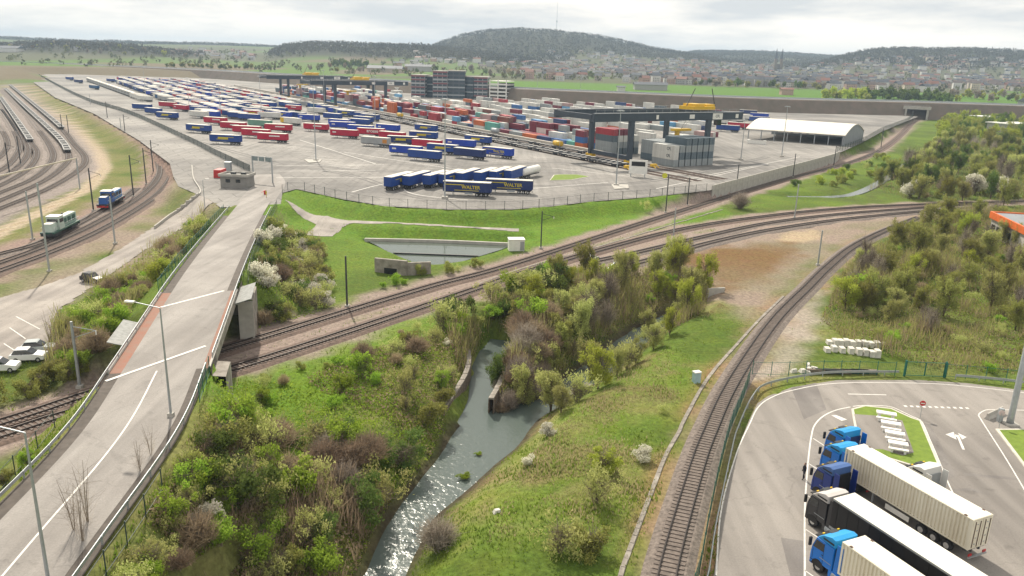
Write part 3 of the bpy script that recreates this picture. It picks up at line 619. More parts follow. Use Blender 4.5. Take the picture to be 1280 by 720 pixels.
fence('wire_fence', 'wire fence with dark posts on the bank between tracks and road', off_line(road_part(46, 76), 8.2)[::4], 1.8, 4.0, M_FENCE, 0.5, gz, group='green fences along the road')
fence('yard_fence', 'long wire fence atop the green bank around the trailer yard', [Vector((x, y, 3)) for x, y in YARD[1:11]], 2.2, 4.6, M_FENCE, 0.35, lambda x, y: 3.0, postw=0.1, bw=0.015)
fence('yard_fence', 'dark green fence along the yard edge running to the horizon', [Vector((x, y, 3)) for x, y in ((-86, 254), (-112, 294), (-143.5, 343.7), (-234, 480.6), (-341, 626), (-640, 1080))], 2.3, 8.0, M_FENCE, 0.30, lambda x, y: 3.0, postw=0.12, bw=0.25)
LOTF = pts([(866, 745), (874, 719), (886, 652), (900, 587), (913, 538), (926, 507), (938, 473), (940, 469)])
fence('mesh_fence', 'dark green mesh fence between the single track and the lorry park', LOTF, 2.0, 2.5, M_GREENFENCE, 0.08, lambda x, y: 0.0, bw=0.066, group='green mesh fences round the lorry park')
fence('mesh_fence', 'thin mesh fence behind the lorry park, left of its gate', pts([(940, 469), (971, 470), (1040, 468), (1128, 470)]), 2.0, 2.4, M_GREENFENCE, 0.25, lambda x, y: 0.0, bw=0.012, group='green mesh fences round the lorry park')
fence('mesh_fence', 'thin mesh fence behind the lorry park, right of its gate', pts([(1182, 472), (1220, 475), (1290, 482)]), 2.0, 2.4, M_GREENFENCE, 0.25, lambda x, y: 0.0, bw=0.012, group='green mesh fences round the lorry park')
g1, g2 = at(1130, 470), at(1180, 472); gt = thing('double_gate', 'dark green double gate in the fence behind the lorry park', 'gate', g1, math.atan2(g2.y - g1.y, g2.x - g1.x)); gl = (g2 - g1).length
pm = post_mesh(0.22, 0.22, 2.3, M_GREENFENCE)
for x in (0, gl): obj('gate_post', pm, gt, (x, 0, 0))
for x0 in (0.15, gl / 2 + 0.05):
    w = gl / 2 - 0.2; lf = MB()
    for a, b in (((x0, 0, .15), (x0 + w, 0, .15)), ((x0, 0, 2.1), (x0 + w, 0, 2.1)), ((x0, 0, .15), (x0, 0, 2.1)), ((x0 + w, 0, .15), (x0 + w, 0, 2.1))): lf.beam(a, b, .07, .07)
    lf = lf.build('gate_leaf', M_GREENFENCE, gt)
    for i in range(1, int(w / 0.22)): MB().beam((x0 + i * .22, 0, .18), (x0 + i * .22, 0, 2.07), .015, .015).build('bar', M_GREENFENCE, lf)
LRAIL = smooth_line(pts([(878, 745), (886, 719), (895, 660), (915, 565), (922, 540), (940, 501), (960, 484), (1020, 472), (1070, 469.5), (1125, 469.5)]), 1.0)
guard_rail('curved crash barrier round the left side of the lorry park', LRAIL, 0, 2.0, zf=lambda x, y: 0.0)
guard_rail('short crash barrier right of the green gate behind the lorry park', smooth_line(pts([(1194, 474), (1230, 477), (1267, 481), (1320, 489)]), 1.0), 0, 2.0, zf=lambda x, y: 0.0)

# ------------------------------------------------------------------ lorry park: kerbs and markings
def mark(name, P, w, closed=False, z=0.008, m=None): return struct(MB().strip([Vector((p.x, p.y, z)) for p in P], w / 2, -w / 2).build(name, m or M_MARK))
mark('edge_line', smooth_line(pts([(895, 719), (902, 635), (921, 566), (937, 530), (947, 510), (962, 498), (990, 488), (1047, 479), (1150, 479), (1210, 483), (1290, 492)]), 0.6), 0.14)
mark('bay_line', smooth_line(pts([(1004, 745), (1006, 719), (1006, 640), (1009, 590), (1012, 560), (1014.5, 544), (1018, 532), (1028, 521), (1044, 513), (1066, 508)]), 0.5), 0.16)
mark('bay_line', smooth_line(pts([(1066, 508), (1080, 506.8), (1111, 508), (1128, 514.6), (1141, 521), (1152, 527), (1163, 551), (1175, 579), (1185, 603), (1192, 618)]), 0.5), 0.14)
for a, b in (((1016.5, 548), (1031, 557.5)), ((1010, 579), (1026, 589)), ((1007, 618), (1024, 629)), ((1006, 661), (1024, 673)), ((1006, 713), (1026, 727))): mark('bay_divider', [at(*a), at(*b)], 0.12)
mark('lane_line', [at(1060, 492.5), at(1108, 493.6)], 0.2)
for i in range(11): x = 1130 + i * 7.7; mark('give_way_dash', [at(x, 507.6 + i * 0.25), at(x + 3.8, 507.8 + i * 0.25)], 0.45)
mark('edge_line', smooth_line(pts([(1290, 513), (1240, 512), (1231, 513), (1223.5, 518), (1226, 524), (1235.5, 539), (1256, 571), (1281, 613), (1300, 648)]), 0.5), 0.14)
a0, a1 = at(1204.5, 562), at(1198, 546.5); t = (a1 - a0).normalized(); n = Vector((-t.y, t.x, 0))
ar = MB(); zz = Vector((0, 0, 0.009))
ar.poly([a0 - n * .13 + zz, a0 + n * -.13 + n * .26 + zz, a1 + n * .13 + zz, a1 - n * .13 + zz][::-1][::-1]); ar.poly([q + zz for q in (a1 - n * .13, a1 + n * .35, a1 + t * .7 + n * .35, a1 + t * .5 - n * .13)]); ar.poly([q + zz for q in (a1 + n * .3 - t * .8, a1 + n * 1.3 + t * .2, a1 + n * .3 + t * 1.3)]); ar.poly([q + zz for q in (a1 - n * .3 - t * .5, a1 - n * .13 + t * 1.2, a1 - n * .9 + t * .4)])
struct(ar.build('turn_arrow', M_MARK))
struct(MB().poly([p + Vector((0, 0, .008)) for p in reversed(pts([(1039, 519), (1045, 518.8), (1059, 524.5), (1052, 526)]))]).build('bay_number_patch', M_MARK))
for P in ([(989, 485), (1020, 478.5), (1033, 512), (1005, 524)], [(1128, 515), (1141, 522), (1152, 528), (1163, 531), (1190, 583), (1194, 595), (1184, 600)], [(1205, 591), (1270, 597), (1274, 600.5), (1204, 594.5)], [(976, 672), (1004, 676), (1004, 725), (994, 745)], [(1180, 612), (1214, 610), (1240, 619), (1210, 614)]):
    struct(MB().poly([p + Vector((0, 0, .004)) for p in reversed(pts(P))]).build('asphalt_patch', M_PATCH))
M_LAWN = mat('island turf', (0.17, 0.245, 0.03), 0.95, 0.2, 1.2, bump=0.5, coord='World', col2=(0.115, 0.175, 0.022))
M_KERB = mat('kerb stone', (0.60, 0.57, 0.50), 0.8, 0.12, 1.0)
def island(name, P, top, kerb=0.3):
    P = [Vector((p.x, p.y, 0)) for p in P]
    if sum(a.x * b.y - b.x * a.y for a, b in zip(P, P[1:] + P[:1])) < 0: P.reverse()
    k = struct(MB().prism([(p.x, p.y) for p in P], -0.05, 0.13).build(name, M_KERB)); Q = shrink(P, kerb); q = MB().prism(Q, 0.05, 0.145).build('turf', top, k); return k
island('kerb_island', pts([(1064, 512), (1080, 507.8), (1114, 511.3), (1140, 523), (1151.5, 527), (1163, 553), (1176.5, 585), (1168, 593), (1139, 583), (1090, 568), (1075, 561), (1068, 535)]), M_LAWN)
struct(MB().poly([p + Vector((0, 0, .152)) for p in reversed(pts([(1067.5, 519), (1096, 521), (1127.5, 527), (1142, 567), (1128, 571), (1103, 563), (1085, 563), (1073, 545)]))]).build('paved_area', M_LOT))
island('kerb_island', pts([(1244, 537), (1300, 537), (1330, 600), (1290, 597)]), M_LAWN, 0.45)
bb = [(1094.5, 521), (1100, 533.5), (1105, 546), (1109, 559)]
names = ['back', 'second', 'third', 'front']
for i, (x, y) in enumerate(bb):
    a, b = at(x, y, .15), at(x + 25, y + 4.3, .15); d = b - a; rz = math.atan2(d.y, d.x)
    t_ = thing('concrete_table', 'white concrete bench table on the kerb island, %s of the row of four' % names[i], 'picnic table', a, rz, 'concrete tables on the kerb island'); Lh = d.length
    MB().box((Lh / 2, 0, 0.72), (Lh, 0.85, 0.14)).build('table_top', M_WHITE, t_)
    for x_ in (0.35, Lh - 0.35): MB().box((x_, 0, 0.325), (0.3, 0.6, 0.65)).build('leg', M_WHITE, t_)
    bn = MB().box((Lh / 2, -0.95, 0.40), (Lh, 0.42, 0.13)).build('bench', M_WHITE, t_)
    for x_ in (0.35, Lh - 0.35): MB().box((x_, -0.95, 0.165), (0.25, 0.36, 0.33)).build('leg', M_WHITE, bn)
# stored white blocks beyond the fence
M_BLOCK = mat('white stone block', (0.66, 0.64, 0.58), 0.85, 0.15, 1.0, bump=0.3)
rows = [[(1033.5, 440), (1042, 439.5), (1052, 441), (1063, 442), (1073, 443.5), (1081, 444), (1089, 445.5), (1096, 446)], [(1036, 431), (1043.5, 432), (1050, 432.5), (1057, 433), (1064, 434.5), (1072, 432.5), (1080, 433.5), (1088, 434.5), (1095.5, 435)]]
for r_, row in enumerate(rows):
    for i, (x, y) in enumerate(row):
        h = random.uniform(0.85, 1.15) if i else 0.7; o = MB().box((0, 0, h / 2), (0.72, 1.15, h), 0, 0, (0.97, 0.97, 0)).build('stone_block', M_BLOCK); o.location = at(x, y); o.rotation_euler = (0, 0, R(random.uniform(-6, 6)))
        tag(o, 'squared white block behind the mesh fence in the %s row, %s from left' % (('front', 'back')[r_], ('first', 'second', 'third', 'fourth', 'fifth', 'sixth', 'seventh', 'eighth', 'ninth')[i]), 'stone block', 'white blocks stored behind the fence')
o = MB().box((0, 0, .3), (1.1, .5, .6), .3, 0, (.4, .9, .2)).build('stone_block', M_BLOCK); o.location = at(1103, 432); tag(o, 'fallen pointed white block at the right end of the stored blocks', 'stone block', 'white blocks stored behind the fence')

# debris behind the fence
for i in range(7):
    o = MB().box((0, 0, .28), (2.5, .5, .56), 0, 0, (.98, .9, 0)).build('timber_stack', M_DARK if i % 3 else M_STONE); o.location = at(1019 + i * 11, 466.2 + i * .1); o.rotation_euler = (0, 0, R(random.uniform(-5, 3))); tag(o, 'dark stack of old sleepers lying behind the fence', 'sleeper stack', 'sleeper stacks behind the fence')
for i in range(9):
    o = MB().box((0, 0, .2), (random.uniform(.6, 1.5), random.uniform(.4, .8), .45), random.uniform(0, 3), 0, (.7, .6, .1)).build('rubble_piece', M_BLOCK); o.location = at(990 + random.uniform(0, 30), 458 + random.uniform(0, 9)); tag(o, 'pale broken slab in the rubble heap behind the fence', 'rubble', 'rubble behind the fence')
lw = smooth_line(pts([(240, 208), (242, 224), (250, 243)], 3.0) + pts([(220, 259)], 1.6) + pts([(193, 285)], .3), 2.0); o_ = lw[0].copy(); t = thing('kerb_wall', 'low curved concrete kerb wall left of the gatehouse road', 'low wall', o_)
for a, b in zip(lw, lw[1:]): c = (a + b) / 2; MB().box((0, 0, .35), (2.0, .3, .9)).build('wall_segment', M_CONC, t); q = t.children[-1]; q.location = (c.x - o_.x, c.y - o_.y, gz(c.x, c.y) - o_.z); q.rotation_euler = (0, 0, math.atan2((b - a).y, (b - a).x))
# ------------------------------------------------------------------ railway tracks
SLP = MB().box((0, 0, 0.17), (0.26, 2.5, 0.2)).mesh('sleeper', M_SLEEP)
def track(label, line, near=0, m=None, step=2.0, rest=True, rw=0.15, group='railway tracks', dz=0.0, hw=1.7):
    C = smooth_line(line, step); o = C[0].copy(); L = [c - o for c in C]
    root = thing('railway_track', label, 'railway track', o, 0, group)
    MB().ribbon(L, [(hw + .8, -0.05 + dz), (hw, 0.20 + dz), (-hw, 0.20 + dz), (-hw - .8, -0.05 + dz)]).build('ballast', m or M_BALL, root)
    for s in (-1, 1):
        w = 0.7175 * s; MB().ribbon(L, [(w + rw / 2, .26), (w + rw / 2, .30), (w + .04, .32), (w + .04, .43), (w - .04, .43), (w - .04, .32), (w - rw / 2, .30), (w - rw / 2, .26), (w + rw / 2, .26)]).build('rail', M_RAIL, root)
    S = smooth_line(line, 0.62); N = normals2(S); vis = []
    for i, (c, n) in enumerate(zip(S, N)):
        x, y = px(c)
        if -20 < x < 1300 and y < 740 and c.y > 30: vis.append((c - o, math.atan2(n.y, n.x) - math.pi / 2, (c - Vector((0, 0, 40))).length))
    vis.sort(key=lambda q: q[2])
    for p, a, d in vis[:near]: obj('sleeper', SLP, root, p, a)
    if rest and vis[near:]:
        b = MB()
        for p, a, d in vis[near:]:
            if d < 460: b.box((p.x, p.y, p.z + .17), (.26, 2.5, .2), a)
        if b.v: stuff(b.build('sleepers', M_SLEEP, root))
    return root
track('single track curving up beside the lorry park fence', R_LINE, 250, M_BALL, hw=1.45)
track('upper main track passing under the bridge to the far underpass', U_LINE, 170, M_BALL2)
track('lower main track passing under the bridge and curving off right', L_LINE, 170, M_BALL2)
track('siding starting at the left buffer stop above the tall trees', M_LINE, 0, M_BALL)
track('siding starting at the right buffer stop above the tall trees', N_LINE, 0, M_BALL, dz=0.01)
ml = smooth_line(MAIN_LEFT, 4.0)
track('inner track of the double curve around the yard corner', off_line(ml, 2.0)[::3], 0, M_BALL2, 2.5)
track('outer track of the double curve around the yard corner', off_line(ml, -2.0)[::3], 0, M_BALL2, 2.5, dz=0.01)
track('short siding on which the two locomotives stand', SIDING, 0, M_BALL)
for L_, w_ in zip(FAN, ('rightmost', 'second', 'third', 'fourth', 'sixth', 'leftmost', 'fifth')): track('%s track of the curving marshalling yard at the left' % w_, L_, 0, M_BALL, 3.0, rest=True)
for ln, lb in ((pts([(776, 745), (776, 719), (790, 680), (810, 627), (832, 570), (849, 540), (853, 530), (876, 487), (895, 460), (920, 432), (950, 399), (980, 370)]), 'pale concrete cable trough left of the single track'), (pts([(560, 371), (640, 340), (740, 311), (840, 281), (905, 262)]), 'pale cable trough between the two main tracks')):
    C = smooth_line(ln, 1.2); o = C[0].copy(); tr = thing('cable_trough', lb, 'cable trough', o, 0, 'cable troughs')
    MB().ribbon([c - o for c in C], [(.22, -.05), (.22, .07), (-.22, .07), (-.22, -.05)], zf=lambda x, y, o=o: max(0.0, gz(x + o.x, y + o.y)) + 0.02 - o.z).build('channel', M_DIRTC, tr)
    for a, b in list(zip(C, C[1:]))[:150]:
        c = (a + b) / 2; q = MB().box((0, 0, .09), (1.12, .36, .05)).mesh('lid', M_DIRTC) if 'lidm' not in globals() else lidm; lidm = q
        if random.random() < .22: continue
        obj('lid', q, tr, Vector((c.x - o.x, c.y - o.y, max(0.0, gz(c.x, c.y)) + .02)), math.atan2((b - a).y, (b - a).x))
# buffer stops
for (x, y), w_ in (((736, 329), 'left'), ((766, 338), 'right')):
    ln = M_LINE if w_ == 'left' else N_LINE; d = ln[1] - ln[0]; p = ln[0]
    b = thing('buffer_stop', 'grey steel buffer stop, the %s of the two by the tall trees' % w_, 'buffer stop', (p.x, p.y, 0), math.atan2(d.y, d.x), 'buffer stops')
    for s in (-.72, .72): MB().beam((0.9, s, 1.3), (-1.4, s, .35), .2, .2).beam((.9, s, .35), (.9, s, 1.45), .22, .2).build('strut', M_GALV, b)
    MB().box((1.0, 0, 1.25), (.25, 2.3, .45)).build('buffer_beam', M_GALV, b)
    for s in (-.87, .87): MB().cyl((1.3, s, 1.2), .22, .4, 'x').build('buffer', M_DARK, b)
# ------------------------------------------------------------------ motorway embankment and underpass
M_SLOPE = mat('embankment scrub', (0.17, 0.13, 0.105), 0.95, 0.25, 0.12, bump=0.6, bscale=0.6, coord='World', detail=10, col2=(0.115, 0.10, 0.075))
M_MOTOR = mat('motorway asphalt', (0.33, 0.33, 0.33), 0.9, 0.08, 0.1, coord='World')
et = smooth_line(EMB_TOP, 12.0)
eb = MB().ribbon(et, [(60, -8), (26, -0.3), (10.5, -0.1), (-10.5, 0), (-13, -0.4), (-25, -14.6)])
struct(eb.build('motorway_embankment', M_SLOPE)); struct(MB().strip(et, 10, -10, 0.2).build('motorway', M_MOTOR))
for w_, nm in ((-9.6, 'near'), (0.6, 'middle'), (10, 'far')):
    o = MB().ribbon([p for p in et], [(w_ + .12, .5), (w_ + .12, 1.15), (w_ - .12, 1.15), (w_ - .12, .5), (w_ + .12, .5)]).build('motorway_barrier', M_GALV); tag(o, 'long grey crash barrier on the motorway, %s edge' % nm, 'crash barrier', 'motorway barriers')
up = U_LINE[-1]; ud = (U_LINE[-1] - U_LINE[-2]).normalized(); ua = math.atan2(ud.y, ud.x)
pt = thing('rail_underpass', 'concrete railway underpass through the motorway embankment', 'underpass', (up.x - ud.x * 31, up.y - ud.y * 31, 0), ua)
M_UNDER = mat('concrete recess shade', (0.12, 0.115, 0.11), 0.9, 0.2, 0.5)  # inner faces: shade of the recess put into a darker concrete colour
for s in (-1, 1): MB().box((16, s * 8.6, 4.2), (44, 1.4, 8.6)).build('side_wall', M_CONC, pt)
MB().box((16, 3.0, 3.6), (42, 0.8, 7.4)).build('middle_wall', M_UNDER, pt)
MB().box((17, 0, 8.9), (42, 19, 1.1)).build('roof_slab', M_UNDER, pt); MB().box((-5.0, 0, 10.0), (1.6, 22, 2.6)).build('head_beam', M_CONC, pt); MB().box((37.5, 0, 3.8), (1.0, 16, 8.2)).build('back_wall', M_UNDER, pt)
for s in range(9): MB().box((-5.9, -9.6 + s * 2.4, 11.6), (.12, .12, 1.2)).build('railing_post', M_GALV, pt)
MB().box((-5.9, 0, 12.15), (.1, 19.6, .1)).build('railing', M_GALV, pt)

# ------------------------------------------------------------------ retaining wall and fence along the yard's right side
wl_ = [Vector((61.6, 244.4, 0)), Vector((95.9, 290.4, 0)), Vector((138.0, 347.3, 0)), Vector((151.5, 370, 0))]
wc = smooth_line(wl_, 5.0); wt = thing('retaining_wall', 'pale concrete retaining wall between yard and curving main track', 'wall', wc[0])
wm = MB().box((2.45, 0, 2.1), (4.9, .35, 4.6)).mesh('wall_panel', M_CONC)
for a, b in zip(wc, wc[1:]): obj('wall_panel', wm, wt, a - wc[0], math.atan2((b - a).y, (b - a).x))
fence('yard_fence', 'grey fence from the pale retaining wall to the rail underpass', [Vector((x, y, 3)) for x, y in ((150, 371), (186, 428), (235, 514), (300, 620), (345, 700))], 2.6, 6.0, M_FENCE, 0.3, lambda x, y: 3.0, postw=.14, bw=.12)

# ------------------------------------------------------------------ yard frame
YO = Vector((42.4, 303.8, 3.0)); YU = Vector((-.52, .854, 0)); YV = Vector((.854, .52, 0)); YANG = math.atan2(YU.y, YU.x)
def yp(u, v, z=0.0): return YO + YU * u + YV * v + Vector((0, 0, z))
CC = {'maroon': (.20, .022, .045), 'red': (.40, .03, .045), 'blue': (.025, .13, .38), 'dark blue': (.02, .05, .17), 'orange': (.55, .13, .03), 'grey': (.30, .33, .34), 'white': (.66, .66, .62), 'sea green': (.13, .42, .36), 'light blue': (.13, .36, .6), 'rust brown': (.19, .065, .045), 'slate': (.10, .14, .17), 'pink grey': (.42, .28, .27)}
def cmat(c): return mat('container ' + c, CC[c], 0.55, 0.14, 0.5, streak=True)
def container_mesh(L, W, H, m, ribs=True):
    """corrugated box: side walls with vertical folds between corner posts"""
    b = MB(); n = max(6, int(L / .36)) if ribs else 0
    if not ribs:
        b.box((0, 0, H / 2), (L, W, H)); b.box((0, 0, H + .02), (L * .985, W * .93, .06)); return b.mesh('container', m)
    d = .10; x0, x1 = -L / 2 + .16, L / 2 - .16; st = (x1 - x0) / n
    for s in (-1, 1):
        prof = []
        for i in range(n): x = x0 + i * st; prof += [(x, 0), (x + st * .45, 0), (x + st * .52, d), (x + st * .93, d)]
        prof.append((x1, 0)); V = []
        for x, q in prof: V += [(x, s * (W / 2 - .01 - q), .16), (x, s * (W / 2 - .01 - q), H - .12)]
        F = [(2 * i, 2 * i + 2, 2 * i + 3, 2 * i + 1) for i in range(len(prof) - 1)]
        b.add(V, F if s < 0 else [tuple(reversed(f)) for f in F])
        b.box((0, s * (W / 2 - .05), .09), (L, .1, .18)); b.box((0, s * (W / 2 - .05), H - .06), (L, .1, .12))
    for sx in (-1, 1):
        for sy in (-1, 1): b.box((sx * (L / 2 - .08), sy * (W / 2 - .07), H / 2), (.168, .148, H + .006))
        b.box((sx * (L / 2 - .06), 0, H / 2), (.06, W - .2, H - .1)); b.box((sx * (L / 2 - .05), 0, .09), (.1, W - .25, .17)); b.box((sx * (L / 2 - .05), 0, H - .06), (.1, W - .25, .12))
    b.box((0, 0, H - .04), (L - .2, W - .15, .05)); b.box((0, 0, .12), (L - .2, W - .15, .05))
    for i in range(int(L / 1.1)): b.box((-L / 2 + .8 + i * 1.1, 0, H - .012), (.5, W - .5, .03))
    return b.mesh('container', m)
def door_mesh(W, H, m):
    b = MB(); b.box((0, -W / 4, H / 2), (.05, W / 2 - .12, H - .3)).box((0, W / 4, H / 2), (.05, W / 2 - .12, H - .3))
    return b.mesh('door', m)
def bars_mesh(W, H, m):
    b = MB()
    for y in (-.38, -.14, .14, .38): b.tube([(0.05, y * W, .15), (0.05, y * W, H - .12)], .028, 5)
    return b.mesh('locking_bars', m)
_CM = {}
def cont_meshes(c, L):
    k = (c, L)
    if k not in _CM:
        m = cmat(c); b = MB(); b.box((0, 0, 1.3), (L, 2.44, 2.59)); b.box((0, 0, 2.61), (L - .3, 2.2, .05))
        for sx in (-1, 1):
            for sy in (-1, 1): b.box((sx * (L / 2 - .08), sy * 1.17, 1.3), (.2, .16, 2.66))
        for sy in (-1, 1):
            for i in range(int(L / 1.5)): b.box((-L / 2 + .75 + i * 1.5 + .2, sy * 1.225, 1.3), (.55, .06, 2.3))
        _CM[k] = (b.mesh('container', m), MB().box((-L / 2 - .02, -.6, 1.3), (.05, 1.1, 2.4)).box((-L / 2 - .02, .6, 1.3), (.05, 1.1, 2.4)).mesh('door_pair', m), bars_mesh(2.4, 2.6, M_GALV))
    return _CM[k]

# ------------------------------------------------------------------ container stacks
SLOTS = []   # (u, v, level, length, colour, stack height)
pal = ['maroon'] * 5 + ['red'] * 3 + ['blue'] * 4 + ['dark blue'] * 3 + ['orange'] * 3 + ['grey'] * 3 + ['white'] * 3 + ['sea green', 'light blue', 'light blue', 'rust brown', 'rust brown', 'slate', 'slate', 'pink grey', 'pink grey']
rr = random.Random(5)
def stack(u, v, n, L, cols=None):
    for k in range(n): SLOTS.append((u, v + rr.uniform(-.08, .08), k, L, (cols[k % len(cols)] if cols else rr.choice(pal)), n))
for j, v in enumerate((15.5, 18.4, 21.3, 24.2, 27.1, 30.0, 32.9)):
    u = 48.0
    while u < 560:
        L = 12.19 if rr.random() < .6 else 6.06
        if rr.random() < (.95 if u < 330 else .8):
            n = rr.choice((1, 1, 2, 2, 3)) if j < 3 else rr.choice((1, 2, 2, 3, 3))
            base = rr.choice(pal); stack(u + L / 2, v, n, L, [base if rr.random() < .6 else rr.choice(pal) for _ in range(n)])
        u += L + rr.uniform(.35, .9) + (rr.choice((0, 0, 0, 0, 0, 7)))
for v in (13.0, 16.0, 19.0, 22.0, 25.0, 28.0, 31.0):     # grey block in front of the crane
    stack(-7.5, v, 4 if v > 16 else 3, 12.19, ['grey', 'slate', 'grey', 'slate'] if v > 14 else ['grey', 'white', 'white'])
    if 16 < v: stack(6.5, v, 3, 12.19, ['slate', 'grey', 'grey'])
for v in (15.5, 18.4, 21.3, 24.2, 27.1): stack(33, v, 4 if v < 22 else 3, 12.19, ['grey', 'grey', 'slate', 'red'] if v < 17 else ['slate', 'grey', 'white', 'maroon'])
for v in (33.0, 36.0): stack(22, v, 2, 12.19, ['white', 'slate'])
for v in (62, 65, 90, 93, 96, 120, 123, 126, 150, 153, 156, 180, 183, 210, 213, 240, 243, 268, 271, 296):
    u = 40 + v * .35
    while u < 640:
        L = 12.19
        p = yp(u, v); x, y = px((p.x, p.y, 3))
        ok = inside(np.array([p.x]), np.array([p.y]), YARD)[0] and not (x > 905 and y > 138) and not (645 > x > 500 and y < 128)
        if ok and rr.random() < .78: stack(u, v, rr.choice((1, 1, 1, 2)), L, [rr.choice(pal) if rr.random() < .3 else 'white'] + ['white' if rr.random() < .72 else rr.choice(pal)])
        u += L + rr.uniform(.5, 1.6) + rr.choice((0, 0, 0, 13))
SLOTS = [(s, (yp(s[0], s[1]) - Vector((0, 0, 40))).length) for s in SLOTS]
seen = []
tops = {}
for s, d in SLOTS:
    p = yp(s[0], s[1], s[2] * 2.62 + 1.3); x, y = px(p)
    if -10 < x < 1290: seen.append((d, s, x))
seen.sort(key=lambda q: q[0])
IND = seen[:300]; REST = seen[300:]
place = lambda u, v: ('in the block before the near crane' if u < 20 and v < 45 else 'behind the near crane legs' if u < 60 and v < 45 else 'between near and far cranes' if u < 300 and v < 45 else 'in the far crane stacks' if v < 45 else 'in pale rows behind the cranes')
lev = ('bottom level', 'second level', 'third level', 'fourth level')
for d, (u, v, k, L, c, n), x in IND:
    a, b, b2 = cont_meshes(c, L); z = k * 2.62
    o = obj('container', a, None, yp(u, v, z + .02), YANG)
    tag(o, '%s %scontainer %s, %s' % (c, '' if L > 8 else 'short ', place(u, v), lev[k] if n > 1 else 'single'), 'container', 'containers in the yard')
    dr_ = obj('door_pair', b, o); obj('locking_bars', b2, dr_, (-L / 2 - .1, 0, 0))
if REST:
    keys = sorted(set(q[1][4] for q in REST)); b = MB()
    for d, (u, v, k, L, c, n), x in REST: p = yp(u, v, k * 2.62 + 1.32); b.box(p, (L, 2.44, 2.59), YANG, keys.index(c))
    stuff(b.build('far_containers', [cmat(c) for c in keys]), 'mass of far pale and coloured containers in long rows', 'containers')
# white lettering panels on the block before the crane
for v, z, s_ in ((13.0, 5.2, 'CFL'), (13.0, 2.62, 'CFL')):
    p = yp(-7.5 - 6.13, v, z + 1.5); 
    t_ = text_mesh(s_, 1.3, mat('slate lettering', (.08, .1, .12), .6))
M_SLATE = mat('slate lettering', (.08, .1, .12), .6)
for o in [q for q in COL.objects if q.name.startswith('container')]:
    l = o.location
    if (l - yp(-7.5, 13.0, 0)).to_2d().length < 1.0 and l.z > 5:
        e = obj('lettering', text_mesh('CFL', 1.5, M_SLATE), o, (-3.2, 1.30, 1.35)); e.rotation_euler = (R(90), 0, R(180))

# ------------------------------------------------------------------ yard tracks, runway and wagons
M_RUNWAY = mat('crane runway concrete', (.52, .48, .42), .85, .1, .2)
rw = thing('crane_runway_beam', 'long pale concrete crane runway beam beside the yard tracks', 'runway beam', yp(30, 11.5))
rm = MB().box((0, 0, .65), (9.9, 1.5, 1.3)).mesh('beam_segment', M_RUNWAY)
for i in range(70): obj('beam_segment', rm, rw, YU * (i * 10.0 + 5), YANG)
for v, nm in ((-9, 'nearest'), (-4.6, 'second'), (3.6, 'third'), (7.6, 'fourth')):
    C = [yp(-45 + i * 10, v) for i in range(75)]; o = C[0]; b = MB(); t_ = thing('yard_track', 'straight yard track beside the crane runway, %s from the trailers' % nm, 'railway track', o, 0, 'yard tracks')
    L_ = [c - o for c in C]; MB().strip(L_, 1.6, -1.6, .012).build('track_bed', M_BALL2, t_)
    for s in (-.72, .72): MB().ribbon(L_, [(s + .06, .01), (s + .06, .14), (s - .06, .14), (s - .06, .01)]).build('rail', M_RAIL, t_)
M_WAGON = mat('wagon frame', (.045, .05, .062), .65, .25, 1.0); M_WDECK = mat('wagon deck plate', (.56, .55, .53), .7, .15, .6)
def wagon_meshes(L):
    f = MB()
    for s in (-1.15, 1.15): f.box((0, s, .95), (L, .22, .35))
    f.box((0, 0, .95), (L, .4, .3)); f.box((0, 0, .86), (L - .6, 2.1, .05)); f.box((-L / 2 + .2, 0, .95), (.4, 2.5, .4)); f.box((L / 2 - .2, 0, .95), (.4, 2.5, .4))
    d = MB().box((0, 0, 1.14), (1.15, 2.3, .06)); bg = MB()
    for s in (-.9, .9):
        for y in (-.75, .75): bg.cyl((s, y, .46), .46, .12, 'y', 10)
    bg.box((0, -.98, .5), (2.6, .12, .3)).box((0, .98, .5), (2.6, .12, .3)).box((0, 0, .6), (.5, 1.9, .25))
    return f.mesh('frame', M_WAGON), d.mesh('deck_plate', M_WDECK), bg.mesh('bogie', M_WAGON)
WM = wagon_meshes(18.5)
M_WLIGHT = mat('pale wagon frame', (.27, .27, .265), .7, .15, .5); _w = MB()
for s in (-1.15, 1.15): _w.box((0, s, 1.0), (18.5, .42, .4))
WM2 = (_w.mesh('side_beam_pair', M_WLIGHT), MB().box((0, 0, 1.08), (2.0, 2.0, .3)).mesh('cross_deck', M_WLIGHT), MB().box((0, 0, .8), (18.3, 1.9, .08)).mesh('floor', M_WAGON))
def pocket_wagon(p, ang, label, group):
    w = thing('pocket_wagon', label, 'railway wagon', (p.x, p.y, p.z + .43), ang, group); obj('side_beams', WM2[0], w); obj('floor', WM2[2], w)
    for x in (-8.2, 0, 8.2): obj('cross_deck', WM2[1], w, (x, 0, 0))
    for s in (-7, 7): obj('bogie', WM[2], w, (s, 0, 0))
def wagon(p, ang, label, group, n=6, z=0.43):
    w = thing('flat_wagon', label, 'railway wagon', (p.x, p.y, p.z + z), ang, group); obj('frame', WM[0], w)
    for i in range(n): obj('deck_plate', WM[1], w, ((i - (n - 1) / 2) * 17.0 / n, 0, 0.02))
    for s in (-7, 7): obj('bogie', WM[2], w, (s, 0, 0))
    return w
for v, us in ((-9, range(0, 14)), (-4.6, range(0, 16)), (3.6, range(2, 15))):
    for i in us: wagon(yp(2 + i * 19.6, v), YANG, 'empty dark flat wagon on the %s yard track' % {-9: 'nearest', -4.6: 'second', 3.6: 'third'}[v], 'flat wagons on the yard tracks', 5, .12)
